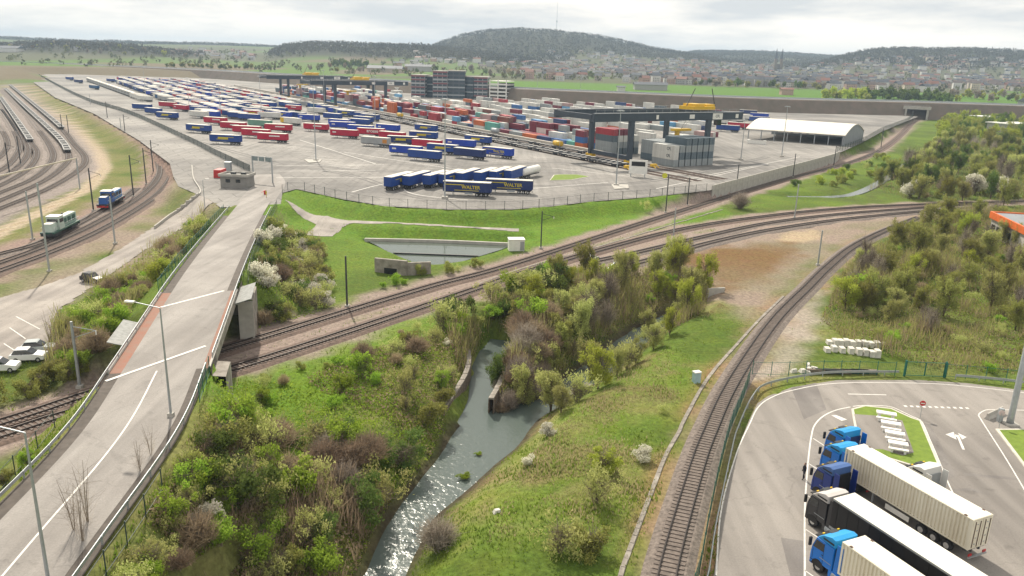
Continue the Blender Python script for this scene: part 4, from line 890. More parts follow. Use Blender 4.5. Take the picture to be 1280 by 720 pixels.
for i, v in enumerate((-9, -4.6, 3.6)):
    b = thing('track_end_buffer', 'yellow buffer stop at the near end of the %s yard track' % ('nearest', 'second', 'third')[i], 'buffer stop', yp(-12, v), YANG, 'yellow buffer stops')
    MB().box((0, 0, .9), (1.2, 2.4, .9)).build('buffer_beam', M_YEL, b)
    for s in (-.8, .8): MB().beam((0, s, .9), (-2.2, s, .1), .25, .25).build('strut', M_YEL, b)
    for s in (-.8, .8): MB().cyl((.8, s, 1.0), .25, .5, 'x').build('buffer', M_DARK, b)
# tank containers on wagons
for u, v, c, nm in ((52, 3.6, M_YEL, 'yellow'), (228, 3.6, M_YEL, 'ochre'), (115, 7.6, M_GALV, 'silver')):
    t_ = thing('tank_container', '%s tank container beside the long pale runway beam' % nm, 'tank container', yp(u, v, 1.3), YANG, 'tank containers')
    MB().tube([(-2.9, 0, 1.3), (-2.6, 0, 1.3), (2.6, 0, 1.3), (2.9, 0, 1.3)], [.7, 1.15, 1.15, .7], 14).build('tank', c, t_, True)
    fr = MB()
    for sx in (-3, 3):
        for sy in (-1.15, 1.15): fr.box((sx, sy, 1.25), (.12, .12, 2.5))
        fr.box((sx, 0, 2.45), (.12, 2.3, .12)).box((sx, 0, .06), (.12, 2.3, .12))
    for sy in (-1.15, 1.15): fr.box((0, sy, .06), (6, .1, .12)).box((0, sy, 2.45), (6, .1, .1))
    fr.build('frame', M_GALV, t_)

# ------------------------------------------------------------------ gantry cranes
M_CRANE = mat('crane slate paint', (.045, .062, .085), .5, .12, .3)
def crane(u, label, big):
    c = thing('gantry_crane', label, 'gantry crane', yp(u, 1.6), YANG - R(90), 'gantry cranes over the yard tracks')   # local x = v, local y = u
    for y in (0, 25):
        g = MB().box((20, y, 17.6), (77, 1.5, 3.0)).build('girder', M_CRANE, c)
        MB().box((20, y - .95, 19.35), (77, .5, .1)).build('walkway', M_GALV, g)
        for x in range(-18, 59, 4): MB().box((x, y - 1.15, 19.9), (.07, .07, 1.1)).build('railing_post', M_GALV, g)
        MB().box((20, y - 1.15, 20.4), (76, .06, .06)).build('handrail', M_GALV, g)
        for x in (0, 40):
            lg = MB().box((x, y, 8.6), (1.7, 1.5, 15.4), 0, 0, (1.25, 1.0, 0)).build('leg', M_CRANE, c)
            MB().box((x, y, .75), (2.0, 4.2, 1.1)).build('bogie', M_YEL if x == 0 else M_CRANE, lg)
            for s in (-1.4, 1.4): MB().cyl((x, y + s, .32), .32, .3, 'x', 10).build('wheel', M_DARK, lg)
    for x in (-18, 58): MB().box((x, 12.5, 17.8), (1.2, 23.4, 2.0)).build('end_tie', M_CRANE, c)
    for x in (0, 40): MB().box((x, 12.5, 2.2), (1.1, 23.4, 1.5)).build('sill_beam', M_CRANE, c)
    x = 49 if big else 28
    tr = MB().box((x - 4, 12.5, 20.2), (12, 9, 1.4)).build('trolley', M_YEL, c)
    MB().box((x - 6, 12.5, 21.4), (5.5, 7, 1.0)).build('machinery_house', M_YEL, tr); MB().box((x + 1.0, 12.5, 21.3), (5, 5, .8)).build('winch_cover', M_YEL, tr)
    for s in (-2.6, 2.6): MB().beam((x - 4 + s, 12.5, 19.5), (x - 12, 12.5, 11.6), .12, .12).build('rope', M_DARK, tr)
    MB().box((x - 12, 12.5, 11.2), (9.5, 2.4, .9)).box((x - 14, 12.5, 9.6), (1.4, 1.6, 2.6)).build('spreader', M_YEL, c)
    MB().box((x - 1, 3, 15.0), (2.2, 2.2, 2.6)).build('operator_cabin', M_GLASS, c)
    for s in (-10, 6): MB().beam((x + s, 12.5, 21), (x + s * .6, 12.5, 28), .25, .25).build('mast', M_DARK, tr)
    for xx, w in ((12, 1.2), (30, 2.6), (44, 5.5), (55, 1.6)): MB().box((xx, -.79, 17.6), (w, .06, 1.6 if w < 5 else 2.4)).build('sign_plate', M_WHITE, c)
    t_ = obj('lettering', text_mesh('CFL', 1.5, M_SLATE), c, (44, -.84, 17.6)); t_.rotation_euler = (R(90), 0, 0)
crane(0, 'large slate gantry crane nearest the pale arched shed', True)
crane(345, 'slate gantry crane in the middle distance, nearer of the two far ones', False)
crane(470, 'farthest slate gantry crane, left of the office blocks', False)

# ------------------------------------------------------------------ shed, gatehouse, office blocks
M_SHEDROOF = mat('shed roof', (.72, .68, .60), .6, .06, .15); M_SHEDWALL = mat('shed grey wall', (.25, .27, .29), .6, .1, .3)
a, b = at(934, 173, 3), at(1054, 182.5, 3); sd = (b - a); sl = sd.length; sa = math.atan2(sd.y, sd.x); sw = 42
sh = thing('arched_shed', 'open shed with pale arched roof beside the curving main track', 'shed', a, sa)
arc = [(y, 5.4 + 4.6 * math.sin(math.pi * i / 16)) for i, y in enumerate(np.linspace(-1.2, sw + 1.2, 17))]
MB().extrude(arc + [(y, z - .35) for y, z in reversed(arc)], -1, sl + .6, 0, 'x').build('roof', M_SHEDROOF, sh)
MB().extrude([(y, z - .4) for y, z in arc] + [(sw + 1.2, 0), (-1.2, 0)], sl - .1, sl + .3, 0, 'x').build('gable_wall', M_SHEDWALL, sh)
MB().box((sl / 2, sw, 2.6), (sl, .3, 5.2)).build('back_wall', M_SHEDWALL, sh)
for i in range(8):
    p = MB().box((i * (sl - 1) / 7 + .3, .4, 2.7), (.45, .45, 5.4)).build('column', M_GALV, sh)
    if i < 7: MB().beam((i * (sl - 1) / 7 + .3, .4, 4.6), ((i + 1) * (sl - 1) / 7 + .3, .4, 4.6), .25, .35).build('rail_beam', M_GALV, sh)
for i in range(5): MB().box((sl * .35 + i * 4, .3, 4.9), (2.6, .2, .8)).build('sign_plate', M_WHITE, sh)
for i in range(6):
    o = MB().box((0, 0, 1.0), (2.6, 1.6, 2.0)).box((0, -.85, 1.0), (2.0, .1, 1.2)).build('storage_crate', M_WHITE); o.location = at(937 + i * 3.4, 179.5 + i * .25, 3); o.rotation_euler = (0, 0, sa); tag(o, 'white crate standing before the left end of the arched shed', 'crate', 'white crates before the shed')
ga = at(276, 234, 3); gh = thing('gatehouse', 'low grey gatehouse with hollow flat roof at the yard entrance', 'gatehouse', ga, R(-4))
M_GH = mat('grey render', (.26, .25, .235), .85, .1, .5)
MB().box((3.9, 2.6, 1.55), (7.8, 5.2, 3.1)).build('wall', M_GH, gh)
rf = MB().box((3.9, 2.6, 3.2), (8.6, 6.0, .3)).build('roof', mat('roof felt', (.33, .32, .30), .9), gh)
for c, s in (((3.9, -.3, 3.6), (8.6, .3, .55)), ((3.9, 5.5, 3.6), (8.6, .3, .55)), ((-.25, 2.6, 3.6), (.3, 5.5, .55)), ((8.05, 2.6, 3.6), (.3, 5.5, .55))): MB().box(c, s).build('parapet', M_CONC, rf)
for x in (2.6, 5.6): MB().box((x, 3.2, 3.7), (1.3, .9, .7)).build('roof_unit', M_DARK, rf)
for x in (2.2, 5.2): w = MB().box((x, -.02, 1.9), (1.3, .06, 1.0)).build('window', M_GLASS, gh); MB().box((x, -.04, 1.36), (1.5, .12, .08)).build('sill', M_CONC, w)
o = MB().box((0, 0, 1.3), (1.8, 1.8, 2.6)).box((0, 0, 2.7), (2.1, 2.1, .2)).build('kiosk', M_GALV); o.location = at(285.5, 213, 3); tag(o, 'small grey kiosk behind the grey gatehouse', 'kiosk')
o = MB().box((0, 0, 1.2), (2.4, 5, 2.4), 0, 0, (.9, .95, 0)).box((0, -2.52, 1.2), (1.8, .05, 1.8)).build('red_container_hut', M_RED); o.location = at(275.5, 221, 3); tag(o, 'small red hut against the left side of the gatehouse', 'hut')
def building(name, label, x0, x1, ybase, ytop, floors, wall, band, glass, depth):
    a, b = at(x0, ybase, 3), at(x1, ybase + .6, 3); d = b - a; L = d.length; h = (ybase - ytop) / FPX * ((a + b) / 2).y
    t_ = thing(name, label, 'office building', a, math.atan2(d.y, d.x), 'office blocks beyond the containers')
    MB().box((L / 2, depth / 2, h / 2), (L, depth, h)).build('wall', wall, t_); MB().box((L / 2, depth / 2, h + .3), (L + .6, depth + .6, .8)).build('roof', M_CONC, t_)
    fh = h / floors
    for f in range(floors):
        MB().box((L / 2, -.12, f * fh + fh * .82), (L, .3, fh * .3)).build('floor_band', band if f % 2 == floors % 2 or f == floors - 1 else M_GALV, t_)
        n = max(3, int(L / 5))
        for i in range(n): MB().box(((i + .5) * L / n, -.06, f * fh + fh * .4), (L / n * .82, .14, fh * .46)).build('window', glass, t_)
    for f in range(floors): MB().box((L + .06, depth / 2, f * fh + fh * .45), (.14, depth * .9, fh * .5)).build('window', glass, t_)
M_BGLASS = mat('blue facade glass', (.055, .085, .11), .2, .15, .3); M_BWALL = mat('dark facade', (.07, .09, .115), .4, .15, .2); M_BRED = mat('red facade band', (.22, .04, .055), .6); M_BW2 = mat('pale facade', (.30, .29, .30), .6)
building('office_block', 'left office block with red top band, behind the container stacks', 514, 531, 121.5, 95.5, 6, M_BW2, M_BRED, M_BGLASS, 22)
building('office_block', 'dark glass link block between the two left office towers', 531, 541, 121.5, 97, 6, M_BWALL, M_BWALL, M_BGLASS, 18)
building('office_block', 'tallest office tower with red bands, behind the container stacks', 541, 559, 122.3, 91.0, 7, M_BW2, M_BRED, M_BGLASS, 22)
building('office_block', 'tall dark glass office block right of the red-banded tower', 559, 581, 122.6, 90.8, 7, M_BWALL, M_BWALL, M_BGLASS, 22)
building('office_block', 'low dark glass wing between the tall tower and right block', 581, 591, 123, 97.5, 6, M_BWALL, M_BWALL, M_BGLASS, 16)
building('office_block', 'right office block with red bands beside the pale car park', 591, 609, 123.5, 98.0, 6, M_BW2, M_BRED, M_BGLASS, 22)
a, b = at(612, 124.5, 3), at(632.5, 125.5, 3); d = b - a; pk = thing('parking_deck', 'open pale multi-storey car park beside the right office block', 'car park', a, math.atan2(d.y, d.x)); L = d.length
for f in range(6): MB().box((L / 2, 10, 3.5 * f + .2), (L, 20, .5)).build('floor_slab', M_WHITE, pk); 
for f in range(5): MB().box((L / 2, .1, 3.5 * f + .95), (L, .2, 1.0)).build('parapet', M_WHITE, pk)
for x in (0, L / 2, L): MB().box((x, -.1, 9.5), (1.0, .5, 19)).build('column', M_WHITE, pk)
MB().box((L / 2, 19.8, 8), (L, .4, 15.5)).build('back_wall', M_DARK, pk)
# ------------------------------------------------------------------ wheels
def wheel_mesh(r, w, m1, m2):
    b = MB(); b.cyl((0, 0, 0), r, w, 'y', 16, 0); b.cyl((0, 0, 0), r * .55, w + .03, 'y', 10, 1); b.cyl((0, 0, 0), r * .2, w + .08, 'y', 8, 1); return b.mesh('wheel', [m1, m2])
W_TRAIL = wheel_mesh(.5, .35, M_RUBBER, M_RIM); W_TRUCK = wheel_mesh(.52, .34, M_RUBBER, M_RIM); W_CAR = wheel_mesh(.32, .22, M_RUBBER, M_RIM)
# ------------------------------------------------------------------ box trailers in the yard
TC = {'blue': (.010, .055, .27), 'dark blue': (.012, .03, .14), 'bright blue': (.006, .05, .42), 'red': (.46, .008, .045), 'white': (.68, .67, .63), 'grey': (.36, .37, .38), 'green': (.16, .33, .25), 'sea blue': (.02, .10, .24)}
M_TROOF = mat('trailer roof', (.66, .63, .55), .6, .1, .4); M_YLOGO = mat('yellow print', (.62, .5, .03), .5); M_WPRINT = mat('white print', (.75, .75, .73), .5); M_ORANGE = mat('orange print', (.6, .25, .05), .5)
_TM = {}
def trailer_meshes(c):
    if c not in _TM:
        m = mat('trailer ' + c, TC[c], .45, .1, .5)
        b = MB().box((0, 0, 2.6), (13.6, 2.5, 2.7))
        for s in (-1, 1):
            for i in range(8): b.box((-6.4 + i * 1.83, s * 1.255, 2.6), (.06, .03, 2.66))
        roof = MB().box((0, 0, 3.98), (13.6, 2.52, .08)).box((0, -1.24, 3.93), (13.62, .06, .14)).box((0, 1.24, 3.93), (13.62, .06, .14))
        ch = MB().box((0, .45, 1.05), (13, .14, .38)).box((0, -.45, 1.05), (13, .14, .38)).box((0, 0, 1.2), (13.4, 2.4, .1)).box((-6.75, 0, .62), (.12, 2.3, .14)).box((-4.2, 0, .85), (4.4, .3, .3))
        lg = MB().box((0, 0, .6), (.14, .14, 1.2)).box((0, 0, .05), (.35, .3, .1))
        dr = MB().box((-6.83, -.62, 2.6), (.05, 1.18, 2.5)).box((-6.83, .62, 2.6), (.05, 1.18, 2.5)).box((-6.87, 0, 2.6), (.04, .05, 2.5)).box((-6.86, -.4, 2.6), (.05, .04, 2.5)).box((-6.86, .4, 2.6), (.05, .04, 2.5))
        _TM[c] = (b.mesh('body', m), roof.mesh('roof', M_TROOF), ch.mesh('chassis', M_DARK), lg.mesh('landing_leg', M_GALV), dr.mesh('rear_doors', m), MB().box((-.6, 0, .82), (2.3, .06, .55)).mesh('side_skirt', M_GALV))
    return _TM[c]
_order = ['WALTER']
TPOS = []; TLATE = []
RUNG = MB()
for _s in (-1, 1):
    for _x in (-5.5, -4.2, -2.9): RUNG.cyl((_x, _s * 1.03, .5), .5, .35, 'y', 8)
    RUNG.box((4.1, _s * .75, .6), (.14, .14, 1.2))
RUNG = RUNG.mesh('running_gear', M_RUBBER)
def trailer(p, ang, c, label, logo=None, full=True, group='trailers parked in the yard', now=False):
    TPOS.append((p.x, p.y))
    if not full and not now: TLATE.append((p.copy(), ang, c, label, logo, group)); return
    t = thing('box_trailer', label, 'trailer', (p.x, p.y, p.z), ang, group); T = trailer_meshes(c)
    obj('body', T[0], t); obj('roof', T[1], t); obj('chassis', T[2], t)
    if not full: stuff(obj('running_gear', RUNG, t))
    if full:
        d = obj('rear_doors', T[4], t)
        for s in (-1, 1):
            obj('landing_leg', T[3], t, (4.1, s * .75, 0)); obj('side_skirt', T[5], t, (0, s * 1.2, 0))
            for x in (-5.5, -4.2, -2.9): obj('wheel', W_TRAIL, t, (x, s * 1.03, .5))
    b = T[0]
    for s in (-1, 1):
        if logo == 'walter':
            e = obj('lettering', text_mesh('WALTER', 1.35, M_YLOGO), t, (s * -1.2, s * 1.29, 2.5)); e.rotation_euler = (R(90), 0, R(180) if s > 0 else 0)
            q = MB().box((-3.5 if s < 0 else 3.5, s * 1.275, 3.15), (5.5, .03, .22)).box((0, s * 1.275, 1.62), (7, .03, .16)).build('stripe', M_YLOGO, t)
        elif logo == 'yellow':
            q = MB().box((.6, s * 1.275, 2.65), (4.6, .03, .8)).box((1.0, s * 1.275, 2.1), (5.6, .03, .16)).box((-2.6, s * 1.275, 3.0), (3.4, .03, .2)).build('stripe', M_YLOGO, t)
        elif logo == 'arcese':
            e = obj('lettering', text_mesh('arcese', 2.3, M_WPRINT), t, (-1.2 * -s * -1, s * 1.29, 2.75)); e.rotation_euler = (R(90), 0, R(180) if s > 0 else 0)
        elif logo == 'white': MB().box((1.4 * -s, s * 1.275, 2.85), (5.0, .03, .55)).build('stripe', M_WPRINT, t)
        elif logo == 'corner': MB().box((4.6, s * 1.275, 2.7), (1.8, .03, .6)).build('stripe', M_WPRINT, t)
        elif logo == 'orange': MB().box((-5.2 * s, s * 1.275, 2.5), (2.2, .03, 1.6)).build('stripe', M_ORANGE, t)
        elif logo == 'yend': MB().box((5.4, s * 1.275, 2.6), (2.6, .03, 2.5)).build('stripe', M_YEL, t)
    return t
TL = [(164, 129.4, 187.5, 130.6, 'blue', None), (175, 133.7, 203.7, 136.2, 'blue', None), (192, 139.4, 222, 141.2, 'blue', 'yellow'), (228.7, 154.4, 263, 156.9, 'blue', 'yellow'), (260.6, 167.5, 299.4, 169.4, 'blue', 'yellow'),
      (198, 126.9, 218, 128, 'red', None), (213, 130, 235, 132, 'red', 'corner'), (232.5, 138, 260, 140, 'white', None), (252, 145.6, 282.5, 147.5, 'red', 'white'), (273.7, 152, 306, 153.7, 'red', 'white'), (291, 157, 322.5, 158, 'red', None), (300, 160.6, 336, 162.5, 'red', 'white'), (320.6, 165.6, 357.5, 167.5, 'red', 'white'),
      (215, 122, 237, 123, 'dark blue', 'yellow'), (191, 115, 211, 116, 'sea blue', None), (160.6, 106, 182, 107.7, 'sea blue', None), (184, 105.6, 202, 107.5, 'blue', None), (198, 109.5, 214, 111, 'blue', None), (211, 112, 232, 114, 'blue', 'yend'), (222, 115, 243, 116.5, 'blue', None), (236, 117.5, 256, 118.7, 'grey', None), (255, 121, 275, 123, 'blue', None), (264, 124.5, 287, 126.5, 'blue', None), (279, 128, 306, 130, 'blue', 'corner'), (299, 133.7, 327, 135.4, 'blue', None),
      (320.6, 140, 350, 141, 'white', None), (343, 145.6, 380, 148.7, 'white', 'yend'), (310, 149, 336, 150.6, 'green', None), (329, 154.4, 364, 156, 'red', 'white'), (376, 153.4, 411, 155.6, 'red', 'white'), (410.6, 161, 447.5, 163, 'red', 'corner'), (445, 159.4, 480, 161.2, 'red', 'arcese'), (474, 163.7, 503, 166, 'red', None), (447.5, 170, 488, 173, 'grey', 'orange'), (484, 180.6, 527.5, 183.7, 'bright blue', 'corner'), (506, 186, 552, 190, 'blue', None),
      (485, 169.4, 520, 171, 'dark blue', 'yellow'), (510.6, 163.7, 546, 165.6, 'blue', 'yellow'), (512, 173, 552.5, 176, 'red', None), (517, 154.4, 545, 157.5, 'blue', 'yellow'), (531, 178.7, 572.5, 182, 'blue', 'yellow'), (555, 173, 594, 175.6, 'bright blue', 'corner'), (563, 183.7, 607.5, 188, 'dark blue', None), (598, 181.6, 644, 187.5, 'bright blue', 'walter'), (578, 167.5, 614, 172, 'blue', 'yellow'), (464, 154, 503, 157, 'bright blue', 'corner'), (410, 151.5, 444, 153, 'bright blue', 'corner'), (433, 155.6, 466, 157.5, 'bright blue', None),
      (398, 140, 430, 143, 'blue', None), (409, 148, 436, 150, 'bright blue', None), (312, 129.4, 335, 131, 'red', 'white'), (354, 130.6, 376, 132.5, 'red', 'white'), (335, 133.7, 357, 135, 'blue', None), (357, 139, 382, 141, 'blue', None), (372, 142.5, 397, 144, 'bright blue', 'corner'), (319, 122.5, 340, 124, 'blue', None), (420, 137, 443, 139, 'blue', 'yellow'), (434, 147.5, 460, 149.4, 'blue', None), (449, 141.5, 473, 144, 'blue', 'yellow'), (440, 144.5, 465, 146.5, 'blue', None),
      (79, 95.6, 92, 96.5, 'blue', None), (89, 98.7, 104, 100, 'dark blue', None), (107, 105.6, 125, 107, 'sea blue', None), (126, 97.5, 148, 99, 'blue', None), (144, 94, 162, 96, 'white', None), (300, 125, 322, 126.4, 'white', None), (286, 119, 306, 120.4, 'white', None), (343, 126, 364, 127.4, 'white', None), (297, 141.5, 322, 143, 'blue', None), (383, 134, 404, 135.4, 'white', None), (884, 147, 908, 148.5, 'white', None), (893, 139, 916, 140.5, 'blue', None), (911, 152, 936, 154.5, 'red', None), (902, 155.5, 917, 157, 'blue', None), (916, 142.5, 940, 144, 'white', None), (925, 137, 946, 138, 'dark blue', None), (936, 140.5, 962, 142.3, 'bright blue', None), (905, 145, 930, 146.5, 'white', None), (938, 145.3, 960, 146.6, 'blue', None), (878, 143, 900, 144.3, 'white', None)]
for i, (x1, y1, x2, y2, c, lg) in enumerate(TL):
    a, b = at(x1, y1, 7), at(x2, y2, 7); d = b - a; h = max(R(-33), min(R(-9), math.atan2(d.y, d.x))); m = (a + b) / 2; n = Vector((-math.sin(h), math.cos(h), 0))
    p = m + n * 1.25; p.z = 3.0
    trailer(p, h + math.pi, c, '%s box trailer%s parked aslant in the open yard' % (c, {None: '', 'yellow': ' with yellow print', 'walter': ' with large yellow WALTER lettering', 'arcese': ' with white arcese lettering', 'white': ' with a white side panel', 'corner': ' with a white mark near one end', 'orange': ' with an orange end', 'yend': ' with a yellow end panel'}[lg]), lg)
# two side-on trailers and the end-on row nearest the fence
for x1, y1, x2, y2, nm in ((551, 226, 616, 229.2, 'left'), (606, 223.6, 667, 226.2, 'right')):
    a, b = at(x1, y1, 7), at(x2, y2, 7); d = b - a; h = math.atan2(d.y, d.x); p = (a + b) / 2 + Vector((-math.sin(h), math.cos(h), 0)) * 1.25; p.z = 3
    trailer(p, h + math.pi, 'dark blue', 'dark blue WALTER trailer parked side-on before the end-on row, the %s one' % nm, 'walter')
ends = [(479.5, 220.8), (502.5, 219.4), (528, 218.6), (548, 217.4), (569, 215.8), (592, 215), (611, 213.8), (630, 212.6)]
eh = R(69)
for i, (x, y) in enumerate(ends):
    a = at(x, y, 7); f = Vector((math.cos(eh), math.sin(eh), 0)); p = a + f * 6.8 + Vector((f.y, -f.x, 0)) * 1.25; p.z = 3
    trailer(p, eh, 'blue', 'blue trailer in the end-on row behind the WALTER trailers, %s from left' % ('first', 'second', 'third', 'fourth', 'fifth', 'sixth', 'seventh', 'eighth')[i], 'yellow' if i in (0, 3, 6) else None, group='end-on trailer row')
a = at(655, 224, 3); tk = thing('tank_trailer', 'white tank trailer at the right end of the end-on trailer row', 'trailer', (a.x + 2, a.y + 5, 3), R(62))
MB().tube([(-6, 0, 2.2), (-5.6, 0, 2.2), (5.6, 0, 2.4), (6, 0, 2.4)], [.8, 1.25, 1.25, .8], 16).build('tank', M_WHITE, tk, True)
for s in (-.5, .5): MB().box((0, s, 1.0), (11.5, .15, .3)).build('chassis_beam', M_DARK, tk)
for s in (-1, 1):
    for x in (-5, -3.7, -2.4): obj('wheel', W_TRAIL, tk, (x, s, .5))
MB().box((0, .3, 3.5), (7, .5, .12)).build('walkway', M_GALV, tk)
# background rows of trailers and the covered train
rr2 = random.Random(9)
for v, u0, u1, st in ((-92, 520, 900, 9), (-76, 400, 880, 9), (-62, 400, 860, 8), (-48, 330, 860, 8), (-34, 330, 860, 8), (-20, 230, 820, 8)):
    u = u0
    while u < u1:
        if rr2.random() < .7:
            c = rr2.choice(('blue', 'blue', 'blue', 'white', 'red', 'red', 'grey', 'bright blue', 'bright blue', 'dark blue', 'sea blue')); trailer(yp(u, v + rr2.uniform(-2, 2)), R(-24) + math.pi, c, '%s trailer in the distant %s trailer row of the yard' % (c, {-92: 'leftmost', -76: 'second', -62: 'third', -48: 'fourth', -34: 'fifth', -20: 'rightmost'}[v]), None, False, 'distant trailers')
        u += st * rr2.uniform(.8, 1.6)
cand = []
for j in range(8):
    v = -104 + j * 12.5; u = 170 + j * 4
    while u < 900: cand.append((u, v)); u += 5.2
n_ = 0
for u, v in cand:
    p = yp(u, v + rr2.uniform(-1, 1)); x, y = px(p); h_ = R(-24); ax = Vector((math.cos(h_), math.sin(h_), 0)); ay = Vector((-ax.y, ax.x, 0))
    if not (150 < x < 640 and y < (150 if x < 420 else 166)) or n_ > 118: continue
    if y > 104 + (x - 150) * .16 + 34 and x < 330: continue
    if any(abs((Vector((a, b, 3)) - p).dot(ax)) < 14.6 and abs((Vector((a, b, 3)) - p).dot(ay)) < 3.6 for a, b in TPOS) or rr2.random() > .78: continue
    c = rr2.choice(('blue', 'blue', 'blue', 'white', 'bright blue', 'red', 'grey', 'bright blue', 'dark blue', 'sea blue')); n_ += 1; trailer(p, h_ + math.pi, c, '%s trailer among the packed rows in mid yard' % c, rr2.choice((None, None, 'yellow', 'corner', 'white')) if c != 'white' else None, False, 'packed trailers in mid yard')
M_WCOV = mat('covered wagon side', (.46, .47, .46), .6, .1, .3)
wa, wb = at(167, 122, 3), at(99, 97.5, 3); wd = (wb - wa).normalized(); wang = math.atan2(wd.y, wd.x)
cb = MB().box((0, 0, 2.4), (17.6, 2.9, 2.9)); cr_ = MB().extrude([(-1.5, 3.85), (-1.1, 4.2), (0, 4.35), (1.1, 4.2), (1.5, 3.85)], -8.9, 8.9, 0, 'x'); cwin = MB().box((0, 0, 2.5), (1.6, 2.96, 1.7)); cun = MB().box((0, 0, .65), (17, 2.3, .5))
for s in (-6, 6): cun.box((s, 0, .4), (3, 2.2, .7))
cb, cr_, cwin, cun = cb.mesh('body', M_WCOV), cr_.mesh('roof', M_TROOF), cwin.mesh('side_door', M_DARK), cun.mesh('underframe', M_DARK)
for i in range(20):
    p = wa + wd * (i * 18.6); w = thing('covered_wagon', 'pale covered wagon in the long train at the left of the yard', 'railway wagon', p, wang, 'covered wagons of one train'); obj('body', cb, w); obj('roof', cr_, w); obj('underframe', cun, w)
    for x in (-6, -2, 2, 6): obj('side_door', cwin, w, (x, 0, 0))
for i, k in enumerate((0.2, 1.0, 1.8, 2.6)):
    p = wa - wd * (14 + i * 13); trailer(p + Vector((1, 0, 0)), R(-24) + math.pi, 'white', 'white trailer parked before the end of the covered train', None, False, 'white trailers before the train')
TLATE.sort(key=lambda q: q[0].length); n_full = sum(1 for q in PENDING if q.name.startswith('box_trailer')); keep_ = max(0, 296 - n_full)
for p, ang, c, label, logo, group in TLATE[:keep_]: trailer(p, ang, c, label, logo, False, group, True)
tb = MB(); keys = sorted(TC)
for p, ang, c, label, logo, group in TLATE[keep_:]: tb.box((p.x, p.y, p.z + 2.6), (13.6, 2.5, 2.7), ang, keys.index(c)); tb.box((p.x, p.y, p.z + 3.98), (13.6, 2.52, .08), ang, len(keys)); tb.box((p.x, p.y, p.z + .6), (11, 2.0, .9), ang, len(keys) + 1)
if tb.v: stuff(tb.build('far_trailers', [trailer_meshes(c)[0].materials[0] for c in keys] + [M_TROOF, M_DARK]), 'mass of the farthest trailers at the end of the yard', 'trailers')
# flat wagons in the marshalling yard
def chain(L_, y0, y1, nm):
    C = smooth_line(L_, 19.6)
    for a, b in zip(C, C[1:]):
        m = (a + b) / 2; x, y = px(m)
        if y1 <= y <= y0 and x > -15: pocket_wagon(m, math.atan2((b - a).y, (b - a).x), 'empty pale pocket wagon in the %s wagon string of the marshalling yard' % nm, 'pocket wagons in the marshalling yard')
chain(FAN[1], 192, 112, 'middle'); chain(FAN[0], 163, 104, 'right'); chain(FAN[3], 181, 118, 'left')

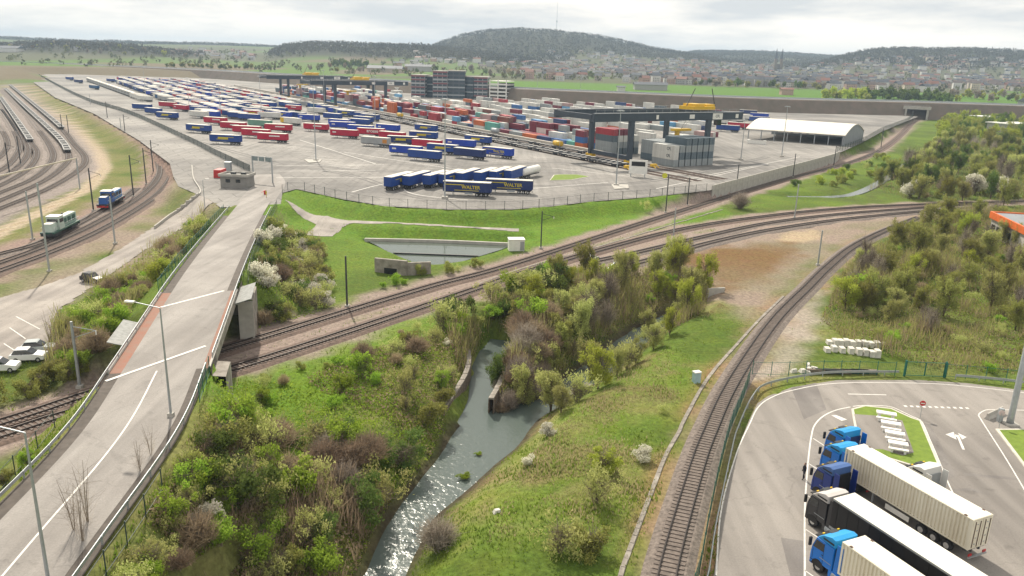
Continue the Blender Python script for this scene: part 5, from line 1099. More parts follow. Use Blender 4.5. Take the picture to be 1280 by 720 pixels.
# ------------------------------------------------------------------ lorries
def loft_x(prof, ys):
    """profile (x,z) lofted over y stations [(y, shrink)] about its centre"""
    cx = sum(p[0] for p in prof) / len(prof); cz = sum(p[1] for p in prof) / len(prof); n = len(prof); b = MB(); V = []
    for y, k in ys: V += [(cx + (x - cx) * k, y, cz + (z - cz) * k) for x, z in prof]
    F = [tuple(range(n)), tuple(range(len(V) - 1, len(V) - n - 1, -1))]
    for i in range(len(ys) - 1):
        for j in range(n): F.append((i * n + j, (i + 1) * n + j, (i + 1) * n + (j + 1) % n, i * n + (j + 1) % n))
    return b.add(V, F)
def tractor(p, ang, col, roofcol, label, rear=None):
    t = thing('lorry_tractor', label, 'lorry', (p.x, p.y, 0), ang, 'lorries in the near park')
    m = mat('cab ' + col[0], col[1], .3, .06, .5, spec=.5); mr = mat('cab roof ' + roofcol[0], roofcol[1], .35, .06, .5)
    prof = [(-1.1, .95), (-1.1, 3.05), (.75, 3.05), (1.12, 2.1), (1.2, 1.35), (1.2, .5), (.95, .42), (.85, .95), (.3, 1.1), (-.25, .95)]
    cab = loft_x(prof, [(-1.25, .985), (-1.18, 1.0), (1.18, 1.0), (1.25, .985)]).build('cab', m, t)
    rp = [(-1.12, 3.06), (-1.12, 3.78), (-.7, 3.86), (.2, 3.55), (.78, 3.06)]
    rf = loft_x(rp, [(-1.2, .9), (-1.05, 1.0), (1.05, 1.0), (1.2, .9)]).build('roof_deflector', mr, t)
    MB().box((.3, 0, 3.56), (.5, .8, .05)).build('roof_hatch', M_DARK, rf)
    MB().add([(.80, -1.12, 2.98), (.80, 1.12, 2.98), (1.15, 1.15, 2.08), (1.15, -1.15, 2.08)], [(0, 3, 2, 1)]).build('windscreen', M_GLASS, cab)
    for s in (-1, 1):
        MB().add([(q[0], s * 1.262, q[1]) for q in ((-.1, 2.15), (1.0, 2.05), (.74, 2.85), (-.1, 2.85))], [(0, 1, 2, 3) if s < 0 else (3, 2, 1, 0)]).build('side_window', M_GLASS, cab)
        MB().box((-.45, s * 1.24, 3.35), (1.1, .06, .12)).build('deflector_fin', M_BLACK, rf)
        MB().box((1.22, s * 1.42, 2.45), (.16, .24, .75)).build('mirror', M_BLACK, cab); MB().box((1.21, s * .95, .85), (.06, .38, .26)).build('headlight', M_WHITE, cab)
        MB().box((-.4, s * 1.27, 1.5), (1.2, .03, .05)).build('trim', M_GALV, cab)
        obj('wheel', W_TRUCK, t, (.3, s * 1.05, .52)); obj('wheel', W_TRUCK, t, (-3.3, s * 1.02, .52)); obj('wheel', W_TRUCK, t, (-3.3, s * .66, .52))
        MB().cyl((-1.75, s * 1.0, .7), .34, 1.1, 'x').build('fuel_tank', M_GALV, t); MB().box((-3.3, s * .9, 1.1), (1.4, .6, .05)).build('mudguard', M_BLACK, t)
    for s in (-1, 1):
        for x, w, z, h_ in ((-.12, .02, 1.95, 1.9), (.98, .02, 1.45, .9)): MB().box((x, s * 1.258, z), (w, .02, h_)).build('door_seam', M_BLACK, cab)
        MB().box((-.02, s * 1.27, 1.82), (.16, .03, .05)).build('door_handle', M_BLACK, cab); MB().box((-1.55, s * 1.16, 2.2), (.75, .05, 2.7), 0, 0, (.8, 1, -.06)).build('side_fairing', m, t); MB().box((-1.9, s * 1.2, .72), (2.2, .05, .62)).build('tank_skirt', m, t)
        MB().extrude([(.3 + .66 * math.cos(k * math.pi / 8), .52 + .66 * math.sin(k * math.pi / 8)) for k in range(9)], s * 1.25 - .03, s * 1.25 + .03).build('wheel_arch', M_BLACK, t)
        for z in (.55, .85): MB().box((.98, s * 1.2, z), (.34, .14, .06)).build('step', M_BLACK, t)
        MB().box((.55, s * .8, 3.42), (.1, .22, .08)).build('marker_light', M_YEL, rf); MB().box((-4.75, s * .95, .95), (.08, .42, .16)).build('tail_light', M_RED, t)
    MB().box((.92, 0, 3.05), (.34, 2.2, .06)).build('sun_visor', M_BLACK, cab); MB().box((1.245, 0, .62), (.02, .52, .12)).build('number_plate', M_WHITE, cab); MB().box((1.18, 0, 1.85), (.05, 2.0, .12)).build('wiper_panel', M_BLACK, cab)
    for k in range(4): MB().tube([(-1.18, -.45 + k * .3, 1.7), (-1.7, -.4 + k * .25, 1.35), (-2.3, -.3 + k * .2, 1.55)], .03, 5).build('air_hose', M_RED if k % 2 else M_BLACK, t)
    MB().box((1.2, 0, 1.35), (.06, 1.6, .5)).build('grille', M_BLACK, cab); MB().box((1.16, 0, .6), (.14, 2.4, .3)).build('bumper', m, cab)
    for s in (-.42, .42): MB().box((-1.9, s, .85), (5.6, .12, .26)).build('chassis_beam', M_DARK, t)
    MB().box((-3.2, 0, 1.15), (1.0, .9, .14)).build('fifth_wheel', M_DARK, t); MB().box((-1.2, 0, 2.0), (.1, 2.2, 2.2)).build('rear_wall', rear or M_BLACK, cab)
    return t
def semitrailer(p, ang, label, L=13.7):
    t = thing('container_chassis', label, 'trailer', (p.x, p.y, 0), ang, 'semitrailers in the near park')
    for s in (-.5, .5): MB().box((0, s, 1.0), (L - .2, .16, .32)).build('chassis_beam', M_DARK, t)
    for x in (-L / 2 + .3, -2, 2.5, L / 2 - .4): MB().box((x, 0, 1.1), (.3, 2.4, .16)).build('cross_member', M_DARK, t)
    for s in (-1, 1):
        for x in (-L / 2 + 1.9, -L / 2 + 3.2, -L / 2 + 4.5): obj('wheel', W_TRAIL, t, (x, s * 1.02, .5))
        MB().box((3.2, s * .9, .55), (.16, .16, 1.0)).build('landing_leg', M_GALV, t); MB().box((.2, s * 1.2, .72), (2.6, .05, .5)).build('side_skirt', M_WHITE, t)
        MB().box((-L / 2 - .1, s * .9, .75), (.08, .4, .2)).build('tail_light', M_RED, t)
    MB().box((-L / 2 - .15, 0, .55), (.12, 2.3, .14)).build('rear_bar', M_GALV, t)
    return t
BLUE = ('blue', (.006, .17, .62)); BLUE2 = ('light blue', (.02, .30, .66)); NAVY = ('navy', (.010, .035, .22)); BLACKC = ('graphite', (.03, .03, .035)); WHITEC = ('white', (.7, .7, .68))
CREAM = mat('cream container paint', (.80, .76, .63), .55, .1, .5, streak=True, col2=(.66, .60, .47)); CTOP = mat('cream roof paint', (.78, .75, .66), .6, .07, .4)
CHEAD = R(114.5); fw = Vector((math.cos(CHEAD), math.sin(CHEAD), 0)); lf_ = Vector((-fw.y, fw.x, 0))
def big_container(fl, fr, label, z0=1.22, L=13.72, H=2.9):
    """45-foot container placed by its two front roof corners"""
    m = (at(*fl, z0 + H) + at(*fr, z0 + H)) / 2; c = m - fw * (L / 2); c.z = z0
    t = thing('container', label, 'container', c, CHEAD, 'cream containers on lorries')
    obj('shell', container_mesh(L, 2.44, H, CREAM), t)
    MB().box((0, 0, H + .012), (L - .1, 2.3, .03)).build('roof_sheet', CTOP, t)
    for s in (-.6, .6):
        d = MB().box((-L / 2 - .02, s, H / 2), (.05, 1.12, H - .3)).build('door', CREAM, t)
        for q in (-.3, .3): MB().tube([(-L / 2 - .08, s + q, .2), (-L / 2 - .08, s + q, H - .2)], .03, 6).build('locking_bar', M_RUST, d)
        for z in (.5, 1.1, 1.8, 2.4): MB().box((-L / 2 - .06, s, z), (.03, .16, .07)).build('hinge_strap', M_GALV, d)
    for x in (-L / 2 + .8, L / 2 - .8):
        for s in (-1, 1): MB().box((x, s * 1.1, H + .03), (.25, .2, .05)).build('corner_casting', M_RUST, t)
    return c
cB = big_container((1058.3, 560), (1079.4, 554.4), 'long cream container behind the light blue cab, nearest the kerb island')
semitrailer(cB, CHEAD, 'dark trailer chassis under the long cream container nearest the kerb island'); tB = cB + fw * (6.86 + .6 + 1.1)
tractor(tB, CHEAD, BLUE, BLUE2, 'light blue lorry cab hauling the cream container nearest the kerb island')
cE = big_container((1054.4, 677), (1080, 669.4), 'cream container behind the blue cab at the bottom edge')
semitrailer(cE, CHEAD, 'dark trailer chassis under the cream container at the bottom edge'); tE = cE + fw * (6.86 + .6 + 1.1)
tractor(tE, CHEAD, BLUE, BLUE2, 'bright blue lorry cab at the bottom edge, hauling a cream container')
m = (at(1042.8, 624.4, 4.0) + at(1067.8, 614.4, 4.0)) / 2; cD = m - fw * 6.8; cD.z = 0
tD = thing('curtain_trailer', 'long black curtain trailer with pale roof between the cream containers', 'trailer', cD, CHEAD, 'semitrailers in the near park')
M_BCURT = mat('black curtain', (.012, .012, .015), .45, .1, .8)
MB().box((0, 0, 2.55), (13.6, 2.48, 2.75)).build('body', M_BCURT, tD); MB().box((0, 0, 3.97), (13.62, 2.52, .07)).build('roof', CTOP, tD)
for s in (-1, 1):
    MB().box((0, s * 1.25, 3.9), (13.62, .05, .16)).build('top_rail', M_GALV, tD); MB().box((0, s * 1.25, 1.2), (13.6, .05, .2)).build('bottom_rail', M_GALV, tD)
    for i in range(12): MB().box((-6.2 + i * 1.13, s * 1.246, 2.55), (.05, .03, 2.5)).build('strap', M_BLACK, tD)
    for x in (-4.9, -3.6, -2.3): obj('wheel', W_TRAIL, tD, (x, s * 1.02, .5))
    MB().box((3.2, s * .9, .55), (.16, .16, 1.0)).build('landing_leg', M_GALV, tD)
for s in (-.5, .5): MB().box((0, s, .98), (13.3, .16, .3)).build('chassis_beam', M_DARK, tD)
tractor(cD + fw * (6.8 + .55 + 1.1), CHEAD, BLACKC, ('pale', (.55, .52, .5)), 'graphite lorry cab with pale roof, hauling the black trailer')
q = at(1056, 535, 3.6); tractor(Vector((q.x, q.y, 0)), CHEAD, BLUE, BLUE2, 'blue solo lorry cab with red rear light panel, farthest up the bay row', mat('rear navy', (.01, .03, .13), .5))
q2 = at(1042, 581, 3.5); tractor(Vector((q2.x, q2.y, 0)), CHEAD, NAVY, ('navy roof', (.06, .13, .33)), 'navy blue solo lorry cab between the cream container and graphite cab')
q3 = at(1154, 580, 3.6); tractor(Vector((q3.x, q3.y, 0)), CHEAD, WHITEC, WHITEC, 'white lorry cab half hidden behind the cream container', M_GALV)

# ------------------------------------------------------------------ cars
def car(p, ang, colr, label, z=0.0):
    t = thing('parked_car', label, 'car', (p.x, p.y, z), ang, 'cars parked by the lower road'); t.scale = (.96, 1.0, 1.12); m = mat('car ' + colr[0], colr[1], .3, .05, .5)
    loft_x([(-2.2, .35), (-2.25, .9), (-2.1, 1.0), (1.0, 1.02), (2.1, .85), (2.2, .55), (2.15, .3)], [(-.9, .95), (-.82, 1), (.82, 1), (.9, .95)]).build('body', m, t)
    gb = loft_x([(-1.95, .98), (-1.5, 1.5), (.05, 1.53), (.95, 1.0)], [(-.8, .93), (-.7, 1), (.7, 1), (.8, .93)]).build('cabin_glass', M_GLASS, t)
    loft_x([(-1.6, 1.48), (-1.45, 1.56), (-.02, 1.58), (.15, 1.5)], [(-.68, 1), (.68, 1)]).build('roof', m, gb)
    for s in (-1, 1):
        for x in (-1.35, 1.4): obj('wheel', W_CAR, t, (x, s * .8, .32))
        MB().box((2.12, s * .65, .72), (.1, .35, .16)).build('headlight', M_WHITE, t); MB().box((-2.2, s * .7, .8), (.08, .25, .2)).build('tail_light', M_RED, t)
    return t
car(at(37, 451), R(12), ('white', (.75, .75, .75)), 'white car parked beside the green bush, nearer of two', .05)
car(at(49, 441), R(14), ('silver green', (.42, .46, .46)), 'silver car parked behind the white car, partly hidden', .05)
car(at(2, 464), R(12), ('white', (.75, .75, .75)), 'white car at the far left edge of the small car park', .05)
car(at(116, 353), R(-20), ('black', (.03, .03, .035)), 'small dark car standing by the dirt roadside left of the bushes', .05)
# ------------------------------------------------------------------ locomotives
def loco(p, ang, c1, c2, c3, label):
    t = thing('locomotive', label, 'locomotive', (p.x, p.y, .43), ang, 'shunting locomotives'); a = mat('loco ' + c1[0], c1[1], .45, .1, .4); b = mat('loco ' + c2[0], c2[1], .45, .1, .4); e = mat('loco ' + c3[0], c3[1], .5, .1, .4)
    MB().box((0, 0, 1.15), (14.2, 2.9, .35)).build('frame', e, t)
    MB().box((-2.8, 0, 2.35), (8.0, 1.75, 2.1), 0, 0, (1, .93, 0)).build('long_hood', b, t); MB().cyl((-1.5, 0, 3.7), .2, .7, 'z', 8).build('exhaust', M_DARK, t); lo = MB().box((-2.8, 0, 3.44), (7.6, 1.3, .1)).build('hood_top', M_WHITE, t)
    for i in range(3):
        for s in (-1, 1): MB().box((-5.2 + i * 2.4, s * .88, 2.45), (1.7, .06, 1.2)).build('grille', e, t)
    cb_ = MB().box((2.5, 0, 2.7), (2.6, 2.8, 2.8), 0, 0, (.9, .92, 0)).build('cab', a, t); MB().box((2.5, 0, 4.15), (2.7, 2.7, .14)).build('cab_roof', M_WHITE, cb_)
    for s in (-1, 1): MB().box((2.5, s * 1.36, 3.2), (1.8, .08, .8)).build('cab_window', M_GLASS, cb_)
    for x in (1.2, 3.78): MB().box((x, 0, 3.25), (.08, 2.1, .75)).build('cab_window', M_GLASS, cb_)
    MB().box((5.3, 0, 2.15), (3.0, 1.9, 1.7), 0, 0, (.95, .9, 0)).build('short_hood', a, t); MB().box((5.3, 0, 3.05), (2.7, 1.6, .1)).build('hood_top', M_WHITE, t)
    for x in (-4.6, 4.6):
        bo = MB().box((x, 0, .55), (3.4, 2.4, .5)).build('bogie', M_DARK, t)
        for s in (-1, 1):
            for q in (-1.1, 1.1): MB().cyl((x + q, s * .75, .5), .5, .14, 'y', 12).build('wheel', M_DARK, bo)
    for x in (-7.2, 7.2):
        for s in (-.87, .87): MB().cyl((x, s, 1.05), .22, .5, 'x', 10).build('buffer', M_DARK, t)
        MB().box((x * .985, 0, .75), (.12, 2.7, .5)).build('buffer_beam', M_RED if c1[0] == 'navy blue' else M_DARK, t)
    for s in (-1.35, 1.35):
        MB().box((0, s, 2.25), (13.6, .05, .05)).build('handrail', M_GALV, t)
        for x in range(-6, 7, 2): MB().box((x, s, 1.8), (.05, .05, .9)).build('stanchion', M_GALV, t)
S_ = smooth_line(SIDING, 1.0)
def on_siding(x, y):
    g = at(x, y); i = min(range(len(S_)), key=lambda k: (S_[k] - g).length); d = S_[max(i - 3, 0)] - S_[min(i + 3, len(S_) - 1)]; return S_[i], math.atan2(d.y, d.x)
p, a = on_siding(78, 292); loco(p, a, ('pale mint', (.50, .60, .54)), ('mint', (.33, .46, .40)), ('dark green', (.03, .10, .075)), 'pale green and white shunting locomotive on the short siding')
p, a = on_siding(140, 258); loco(p, a, ('navy blue', (.02, .10, .36)), ('white blue', (.10, .28, .60)), ('black', (.03, .03, .04)), 'blue and white shunting locomotive on the short siding')

# ------------------------------------------------------------------ poles, lamps, signs
def height_to(base, ytop):
    lo, hi = 0.5, 80
    for _ in range(40):
        m_ = (lo + hi) / 2
        if px(base + Vector((0, 0, m_)))[1] > ytop: lo = m_
        else: hi = m_
    return lo
def street_lamp(base, h, arm, label, group='street lamps', w=.09):
    t = thing('street_lamp', label, 'street lamp', base, 0, group); MB().tube([(0, 0, 0), (0, 0, h)], [w * 1.4, w * .7], 8).build('pole', M_GALV, t); MB().tube([(0, 0, h), (arm[0], arm[1], h + .3)], w * .5, 6).build('arm', M_GALV, t)
    a = math.atan2(arm[1], arm[0]); MB().box((arm[0] * 1.25, arm[1] * 1.25, h + .33), (.9, .35, .14), a).build('lamp_head', M_WHITE, t); MB().box((0, 0, .25), (.5, .5, .5)).build('footing', M_CONC, t)
b = at(214, 522, 6.9); street_lamp(b, height_to(b, 385), (-2.4, .5), 'tall grey street lamp at the right edge of the bridge approach')
b = at(62, 735, 6.5); street_lamp(b, height_to(b, 541), (-3.0, .6), 'tall grey street lamp in the bottom left corner'); 
b = at(257, 270, gz(*at(257, 270, 3).to_2d())); street_lamp(b, 9, (.8, .2), 'small street lamp on the grass patch below the gatehouse')
def mast(bx, by, ty, z, label, arm=True, dark=False, n=1):
    b = at(bx, by, z); h = height_to(b, ty); t = thing('catenary_mast', label, 'catenary mast', b, 0, 'catenary masts'); m = M_DARK if dark else M_GALV
    MB().box((0, 0, h / 2), (.28, .28, h), 0, 0, (.8, .8, 0)).build('pole', m, t); MB().box((0, 0, .2), (.7, .7, .4)).build('footing', M_CONC, t)
    if arm: MB().tube([(0, 0, h * .93), (2.6, .4, h * .86)], .05, 5).tube([(0, 0, h * .76), (2.6, .4, h * .86)], .04, 5).build('cantilever', m, t); MB().cyl((2.6, .4, h * .83), .08, .5, 'z', 6).build('insulator', M_WHITE, t)
    return t
for q in ((62, 340, 229, 0, 'tall grey catenary mast before the pale green locomotive', 0, 0), (41, 300, 239, 0, 'grey catenary mast behind the pale green locomotive', 0, 0), (117, 264, 210, 0, 'dark catenary mast left of the blue locomotive', 1, 1), (144, 305, 246, 0, 'grey catenary mast in front of the blue locomotive', 0, 0), (167, 246, 194, 0, 'dark catenary mast right of the blue locomotive', 1, 1), (183, 231, 185, 0, 'dark catenary mast inside the double curve, second beyond the blue locomotive', 1, 1), (192, 217, 175, 0, 'dark catenary mast inside the double curve, third beyond the blue locomotive', 1, 1), (100, 485, 402, 0, 'grey catenary mast beside the tracks left of the bridge', 1, 0), (434, 384, 320, 0, 'dark catenary mast on the grass between bridge and pond', 0, 1), (676, 311, 264, 0, 'dark catenary mast near the white cabin beside the pond', 1, 1), (832, 266, 218, 0, 'dark catenary mast with yellow disc below the yard fence', 0, 1), (859, 257, 222, 0, 'thick dark mast on the bank near the retaining wall', 0, 1), (920, 240, 206, 0, 'dark mast before the pale retaining wall', 0, 1), (991, 222, 192, 0, 'dark mast before the right end of the retaining wall', 0, 1), (841, 305, 260, 0, 'thin grey mast between the siding tracks', 0, 0), (993, 273, 230, 0, 'thin grey mast beside the curving lower track', 0, 0), (1022, 332, 288, 0, 'thin dark mast left of the single track curve', 0, 0), (12, 217, 178, 0, 'dark mast at the left edge of the marshalling yard', 1, 1), (26, 206, 170, 0, 'dark mast between the marshalling yard tracks', 0, 1), (114, 136, 118, 0, 'distant mast beside the left double track, first', 0, 0), (135, 154, 127, 0, 'distant dark mast beside the left double track, nearer', 1, 1), (157, 172, 143, 0, 'dark mast beside the left double track by the yard fence', 1, 1), (152, 168, 147, 0, 'pale mast beside the left double track by the yard fence', 0, 0), (78, 164, 143, 0, 'dark mast beside the dirt road of the marshalling yard', 0, 1), (86, 167, 144, 0, 'second dark mast beside the dirt road of the marshalling yard', 0, 1), (1042, 208, 182, 0, 'dark mast by the yard fence below the arched shed', 0, 1), (1101, 185, 160, 0, 'dark lamp post by the fence right of the arched shed', 0, 1)):
    mast(q[0], q[1], q[2], q[3], q[4], bool(q[5]), bool(q[6]))
o = MB().cyl((0, 0, 0), .9, .08, 'y', 16).build('signal_disc', mat('lime yellow', (.62, .62, .03), .5)); o.location = at(831, 219.5, 4.2); tag(o, 'lime yellow round disc hung on the dark mast below the fence', 'sign')
# portal beam of the left yard
ha = at(-20, 226); 
gp = thing('catenary_gantry', 'pale catenary gantry beam spanning the marshalling yard tracks', 'catenary gantry', at(0, 262)); g0 = at(-30, 276); g1 = at(100, 236); hh = 9.0
MB().beam(Vector((g0.x, g0.y, hh)) - gp.location, Vector((g1.x, g1.y, hh)) - gp.location, .25, .35).build('beam', mat('cream steel', (.55, .5, .38), .6), gp)
for g in (g0, g1): MB().box((g.x - gp.location.x, g.y - gp.location.y, hh / 2), (.3, .3, hh)).build('post', M_GALV, gp)
# high light masts of the yard
def high_mast(bx, by, ty, label, z=3.0, w=.22):
    b = at(bx, by, z); h = height_to(b, ty); t = thing('light_mast', label, 'light mast', b, 0, 'high light masts'); MB().tube([(0, 0, 0), (0, 0, h)], [w, w * .45], 8).build('pole', M_GALV, t)
    MB().cyl((0, 0, h), .9, .2, 'z', 12).build('crown_ring', M_GALV, t)
    for k in range(6): a = k * math.pi / 3; MB().box((math.cos(a) * 1.0, math.sin(a) * 1.0, h - .15), (.5, .4, .25), a).build('floodlight', M_GALV, t)
    MB().box((0, 0, .3), (1.6, 1.6, .6)).build('footing', M_CONC, t)
for q in ((556, 248, 124, 'tall light mast rising behind the side-on WALTER trailer'), (395, 201, 108, 'tall light mast on the concrete island left of yard centre'), (770, 232, 138, 'tall light mast on the round island before the white display board'), (977, 196, 133, 'tall light mast before the left half of the arched shed'), (926, 200, 150, 'light mast left of the arched shed with sloping base'), (276, 146, 108, 'far light mast among the trailers, left of centre'), (237, 139, 97, 'far light mast left among the trailers'), (182, 116, 84, 'farthest light mast at the left of the yard'), (327, 145, 95, 'light mast behind the blue and red trailers'), (406, 138, 88, 'light mast before the far gantry cranes'), (469, 152, 95, 'light mast right of the far gantry cranes'), (671, 124, 96, 'thin light mast before the motorway, left of two'), (725, 124, 100, 'thin light mast before the motorway, right of two'), (532, 112, 88, 'thin light mast before the left office block'), (567, 114, 86, 'thin light mast before the tall dark office block')): high_mast(*q)
b = at(1262, 530, 0); t = thing('light_mast', 'thick grey light mast at the right edge beside the kerb island', 'light mast', b, 0, 'high light masts'); MB().tube([(0, 0, 0), (0, 0, 1.2), (0, 0, 34)], [.42, .36, .18], 14).build('pole', M_GALV, t, True); MB().box((0, 0, .1), (1.5, 1.5, .2)).build('footing', M_CONC, t); MB().box((-.9, .6, .85), (.5, .45, 1.7)).build('cabinet', M_GALV, t)
def sign(b, h, face, back, r, label, ang=0.0, white=False):
    t = thing('road_sign', label, 'road sign', b, ang, 'round road signs'); MB().tube([(0, 0, 0), (0, 0, h)], .035, 6).build('post', M_GALV, t)
    d = MB().cyl((0, -.05, h), r, .03, 'y', 20).build('disc', face, t); 
    if white: MB().box((0, -.08, h), (r * 1.4, .02, r * .35)).build('bar', M_WHITE, d)
sign(at(1150, 522), 1.9, M_RED, M_GALV, .34, 'red no-entry sign with white bar at the kerb island', R(-10), True); sign(at(1248.5, 535), 1.9, mat('pale sign back', (.62, .5, .5), .5), M_GALV, .34, 'round sign seen from its pale back beside the thick mast', R(160))
o = MB().extrude([(-.3, 0), (-.12, .35), (-.08, .8), (.08, .8), (.12, .35), (.3, 0)], -1.9, 1.9).build('jersey_barrier', M_CONC); a_, b_ = at(1233, 524.5), at(1252, 515.5); o.location = (a_ + b_) / 2; o.rotation_euler = (0, 0, math.atan2((b_ - a_).y, (b_ - a_).x) - R(90)); tag(o, 'concrete barrier block on the kerb corner beside the thick mast', 'barrier')
# display board, portal, cabins
b = at(797, 221, 3); bd = thing('display_board', 'white framed display board with dark screen facing the yard lanes', 'display board', b, R(-14)); MB().box((0, 0, 3.4), (6.2, .5, 4.6)).build('panel', M_WHITE, bd); MB().box((0, -.28, 4.4), (4.6, .06, 1.5)).build('screen', M_BLACK, bd)
for s in (-2.4, 2.4): MB().box((s, 0, .6), (.3, .3, 1.2)).build('leg', M_GALV, bd)
gl_, gr_ = at(317, 226, 3), at(341, 228.5, 3); d = gr_ - gl_; gp2 = thing('sign_gantry', 'overhead sign gantry across the yard entrance lanes', 'sign gantry', gl_, math.atan2(d.y, d.x)); L = d.length
for x in (0, L): MB().box((x, 0, 3.8), (.3, .3, 7.6)).build('post', M_GALV, gp2)
tr_ = MB()
for z in (6.2, 7.5): tr_.beam((0, 0, z), (L, 0, z), .12, .12)
for i in range(6): tr_.beam((L * i / 6, 0, 6.2 if i % 2 else 7.5), (L * (i + 1) / 6, 0, 7.5 if i % 2 else 6.2), .08, .08)
tr_.build('truss', M_GALV, gp2)
for i in range(3): MB().box((L * (i + .5) / 3, -.15, 6.8), (L / 3.6, .06, 1.2)).build('sign_plate', mat('grey green sign', (.22, .27, .28), .5), gp2)
for (x, y, w, nm) in ((645, 312, 3.4, 'white equipment cabin beside the pond and main track'),):
    b = at(x, y, 0); b.z = gz(b.x, b.y) + .1; t = thing('equipment_cabin', nm, 'cabin', b, R(8)); MB().box((0, 0, 1.2), (3.4, 2.4, 2.5)).build('wall', M_WHITE, t); MB().box((0, 0, 2.5), (3.6, 2.6, .18)).build('roof', M_WHITE, t); MB().box((1.2, -1.22, 1.1), (.9, .05, 2.0)).build('door', M_GALV, t)
b = at(870, 478, 0); b.z = gz(b.x, b.y); t = thing('signal_cabinet', 'pale blue and white trackside cabinet left of the single track', 'cabinet', b, R(20)); MB().box((0, 0, .65), (.9, .7, 1.5)).build('body', mat('pale blue', (.42, .58, .62), .5), t); MB().box((0, 0, 1.48), (1.0, .8, .14)).build('lid', M_WHITE, t)
# weir, culvert heads and old walls
o = MB().box((0, 0, 0), (26, .5, .9)).build('weir_beam', M_DARK); pa, pb = at(492, 316.5, -.9), at(598, 320.5, -.9); o.location = (pa + pb) / 2; o.rotation_euler = (0, 0, math.atan2((pb - pa).y, (pb - pa).x)); o.scale = ((pb - pa).length / 26, 1, .5); tag(o, 'dark low weir beam across the pond', 'weir')
ke = smooth_line(pts([(456, 299), (545, 301), (640, 305)], -.6), 2.0); o = MB().ribbon([Vector((p.x, p.y, 0)) for p in ke], [(.35, -1.2), (.35, -.35), (-.35, -.35), (-.35, -1.2)]).build('pond_kerb', M_CONC); tag(o, 'pale concrete kerb along the far pond edge', 'kerb')
b = at(489, 343, -.2); t = thing('culvert_headwall', 'stained concrete culvert headwall below the pond', 'headwall', b, R(-14)); MB().box((0, 0, 1.3), (6.6, .6, 3.4)).build('wall', M_DIRTC, t); MB().box((5.0, 1.2, 1.1), (5.0, .5, 3.0), R(28)).build('wing_wall', M_DIRTC, t); MB().box((0, -.33, .5), (2.6, .06, 1.6)).build('opening_shade', M_BLACK, t)  # flat black panel paints the dark of the culvert mouth, no hole behind
def old_wall(line, zt, zb, w, label):
    C = smooth_line(line, 1.1); o = C[0].copy(); o.z = 0; t = thing('stone_wall', label, 'stone wall', o, 0, 'old river walls'); rw_ = random.Random(len(C))
    MB().ribbon([Vector((c.x - o.x, c.y - o.y, 0)) for c in C], [(w / 2 - .06, zb), (w / 2 - .06, zt - .1), (-w / 2 + .06, zt - .1), (-w / 2 + .06, zb)]).build('core', M_STONE, t)
    st = MB().box((0, 0, 0), (1.06, w, .22), 0, 0, (.96, .94, 0)).mesh('coping_stone', M_DIRTC); bl = MB().box((0, 0, 0), (1.0, .16, .42), 0, 0, (.96, .9, 0)).mesh('stone', M_STONE)
    for a, b in zip(C, C[1:]):
        c = (a + b) / 2 - o; an = math.atan2((b - a).y, (b - a).x); n = Vector((-math.sin(an), math.cos(an), 0)); s = obj('coping_stone', st, t, (c.x, c.y, zt + rw_.uniform(-.03, .04)), an + rw_.uniform(-.04, .04))
        z = zt - .35
        while z > zb + .2:
            for sg in (-1, 1): q = obj('stone', bl, t, (c.x + n.x * sg * (w / 2 - .04), c.y + n.y * sg * (w / 2 - .04), z), an); q.scale = (rw_.uniform(.8, 1.0), rw_.uniform(.7, 1.2), rw_.uniform(.85, 1.0))
            z -= .45
old_wall(pts([(585, 436), (586, 452), (580, 471), (566, 493), (549, 516)], -1.9), -1.9, -4.7, .7, 'long old stone wall along the left of the culvert channel')
old_wall(pts([(634, 456), (625, 478), (613, 500)], -1.9), -1.9, -4.7, .7, 'old stone wall between culvert channel and river')
o = MB().prism([(0, 0), (3.6, 1.2), (3.2, 2.0), (-.4, .9)], -1.5, .45).build('broken_slab', M_DIRTC); p = at(714, 497, -2.4); o.location = p; o.rotation_euler = (R(8), R(-6), R(20)); tag(o, 'broken concrete slab on the right river bank', 'concrete slab')
b = at(1004 - 110, 366, 0); t = thing('culvert_headwall', 'pale concrete headwall at the end of the tall tree row', 'headwall', (b.x, b.y, -.8), R(18)); MB().box((0, 0, .6), (4.2, .5, 2.2), 0, 0, (.8, 1, 0)).build('wall', M_CONC, t); MB().box((2.0, .9, .4), (2.4, .4, 1.6), R(40)).build('wing_wall', M_CONC, t)
for (x, y, s_, nm) in ((621, 640, .55, 'pale boulder on the right river bank'), (544, 662, .5, 'pale boulder below the bare bush at the water edge'), (527, 390, .35, 'small yellow stone beside the lower main track')):
    b = at(x, y, 0); g = gz(b.x, b.y); b = at(x, y, g); o = MB().box((0, 0, .2), (1.4, .9, .6), .4, 0, (.6, .7, .1)).box((.3, .1, .15), (.8, .8, .5), 1.2, 0, (.6, .6, 0)).build('boulder', M_BLOCK); o.scale = (s_,) * 3; o.location = (b.x, b.y, g); tag(o, nm, 'boulder', 'pale stones')

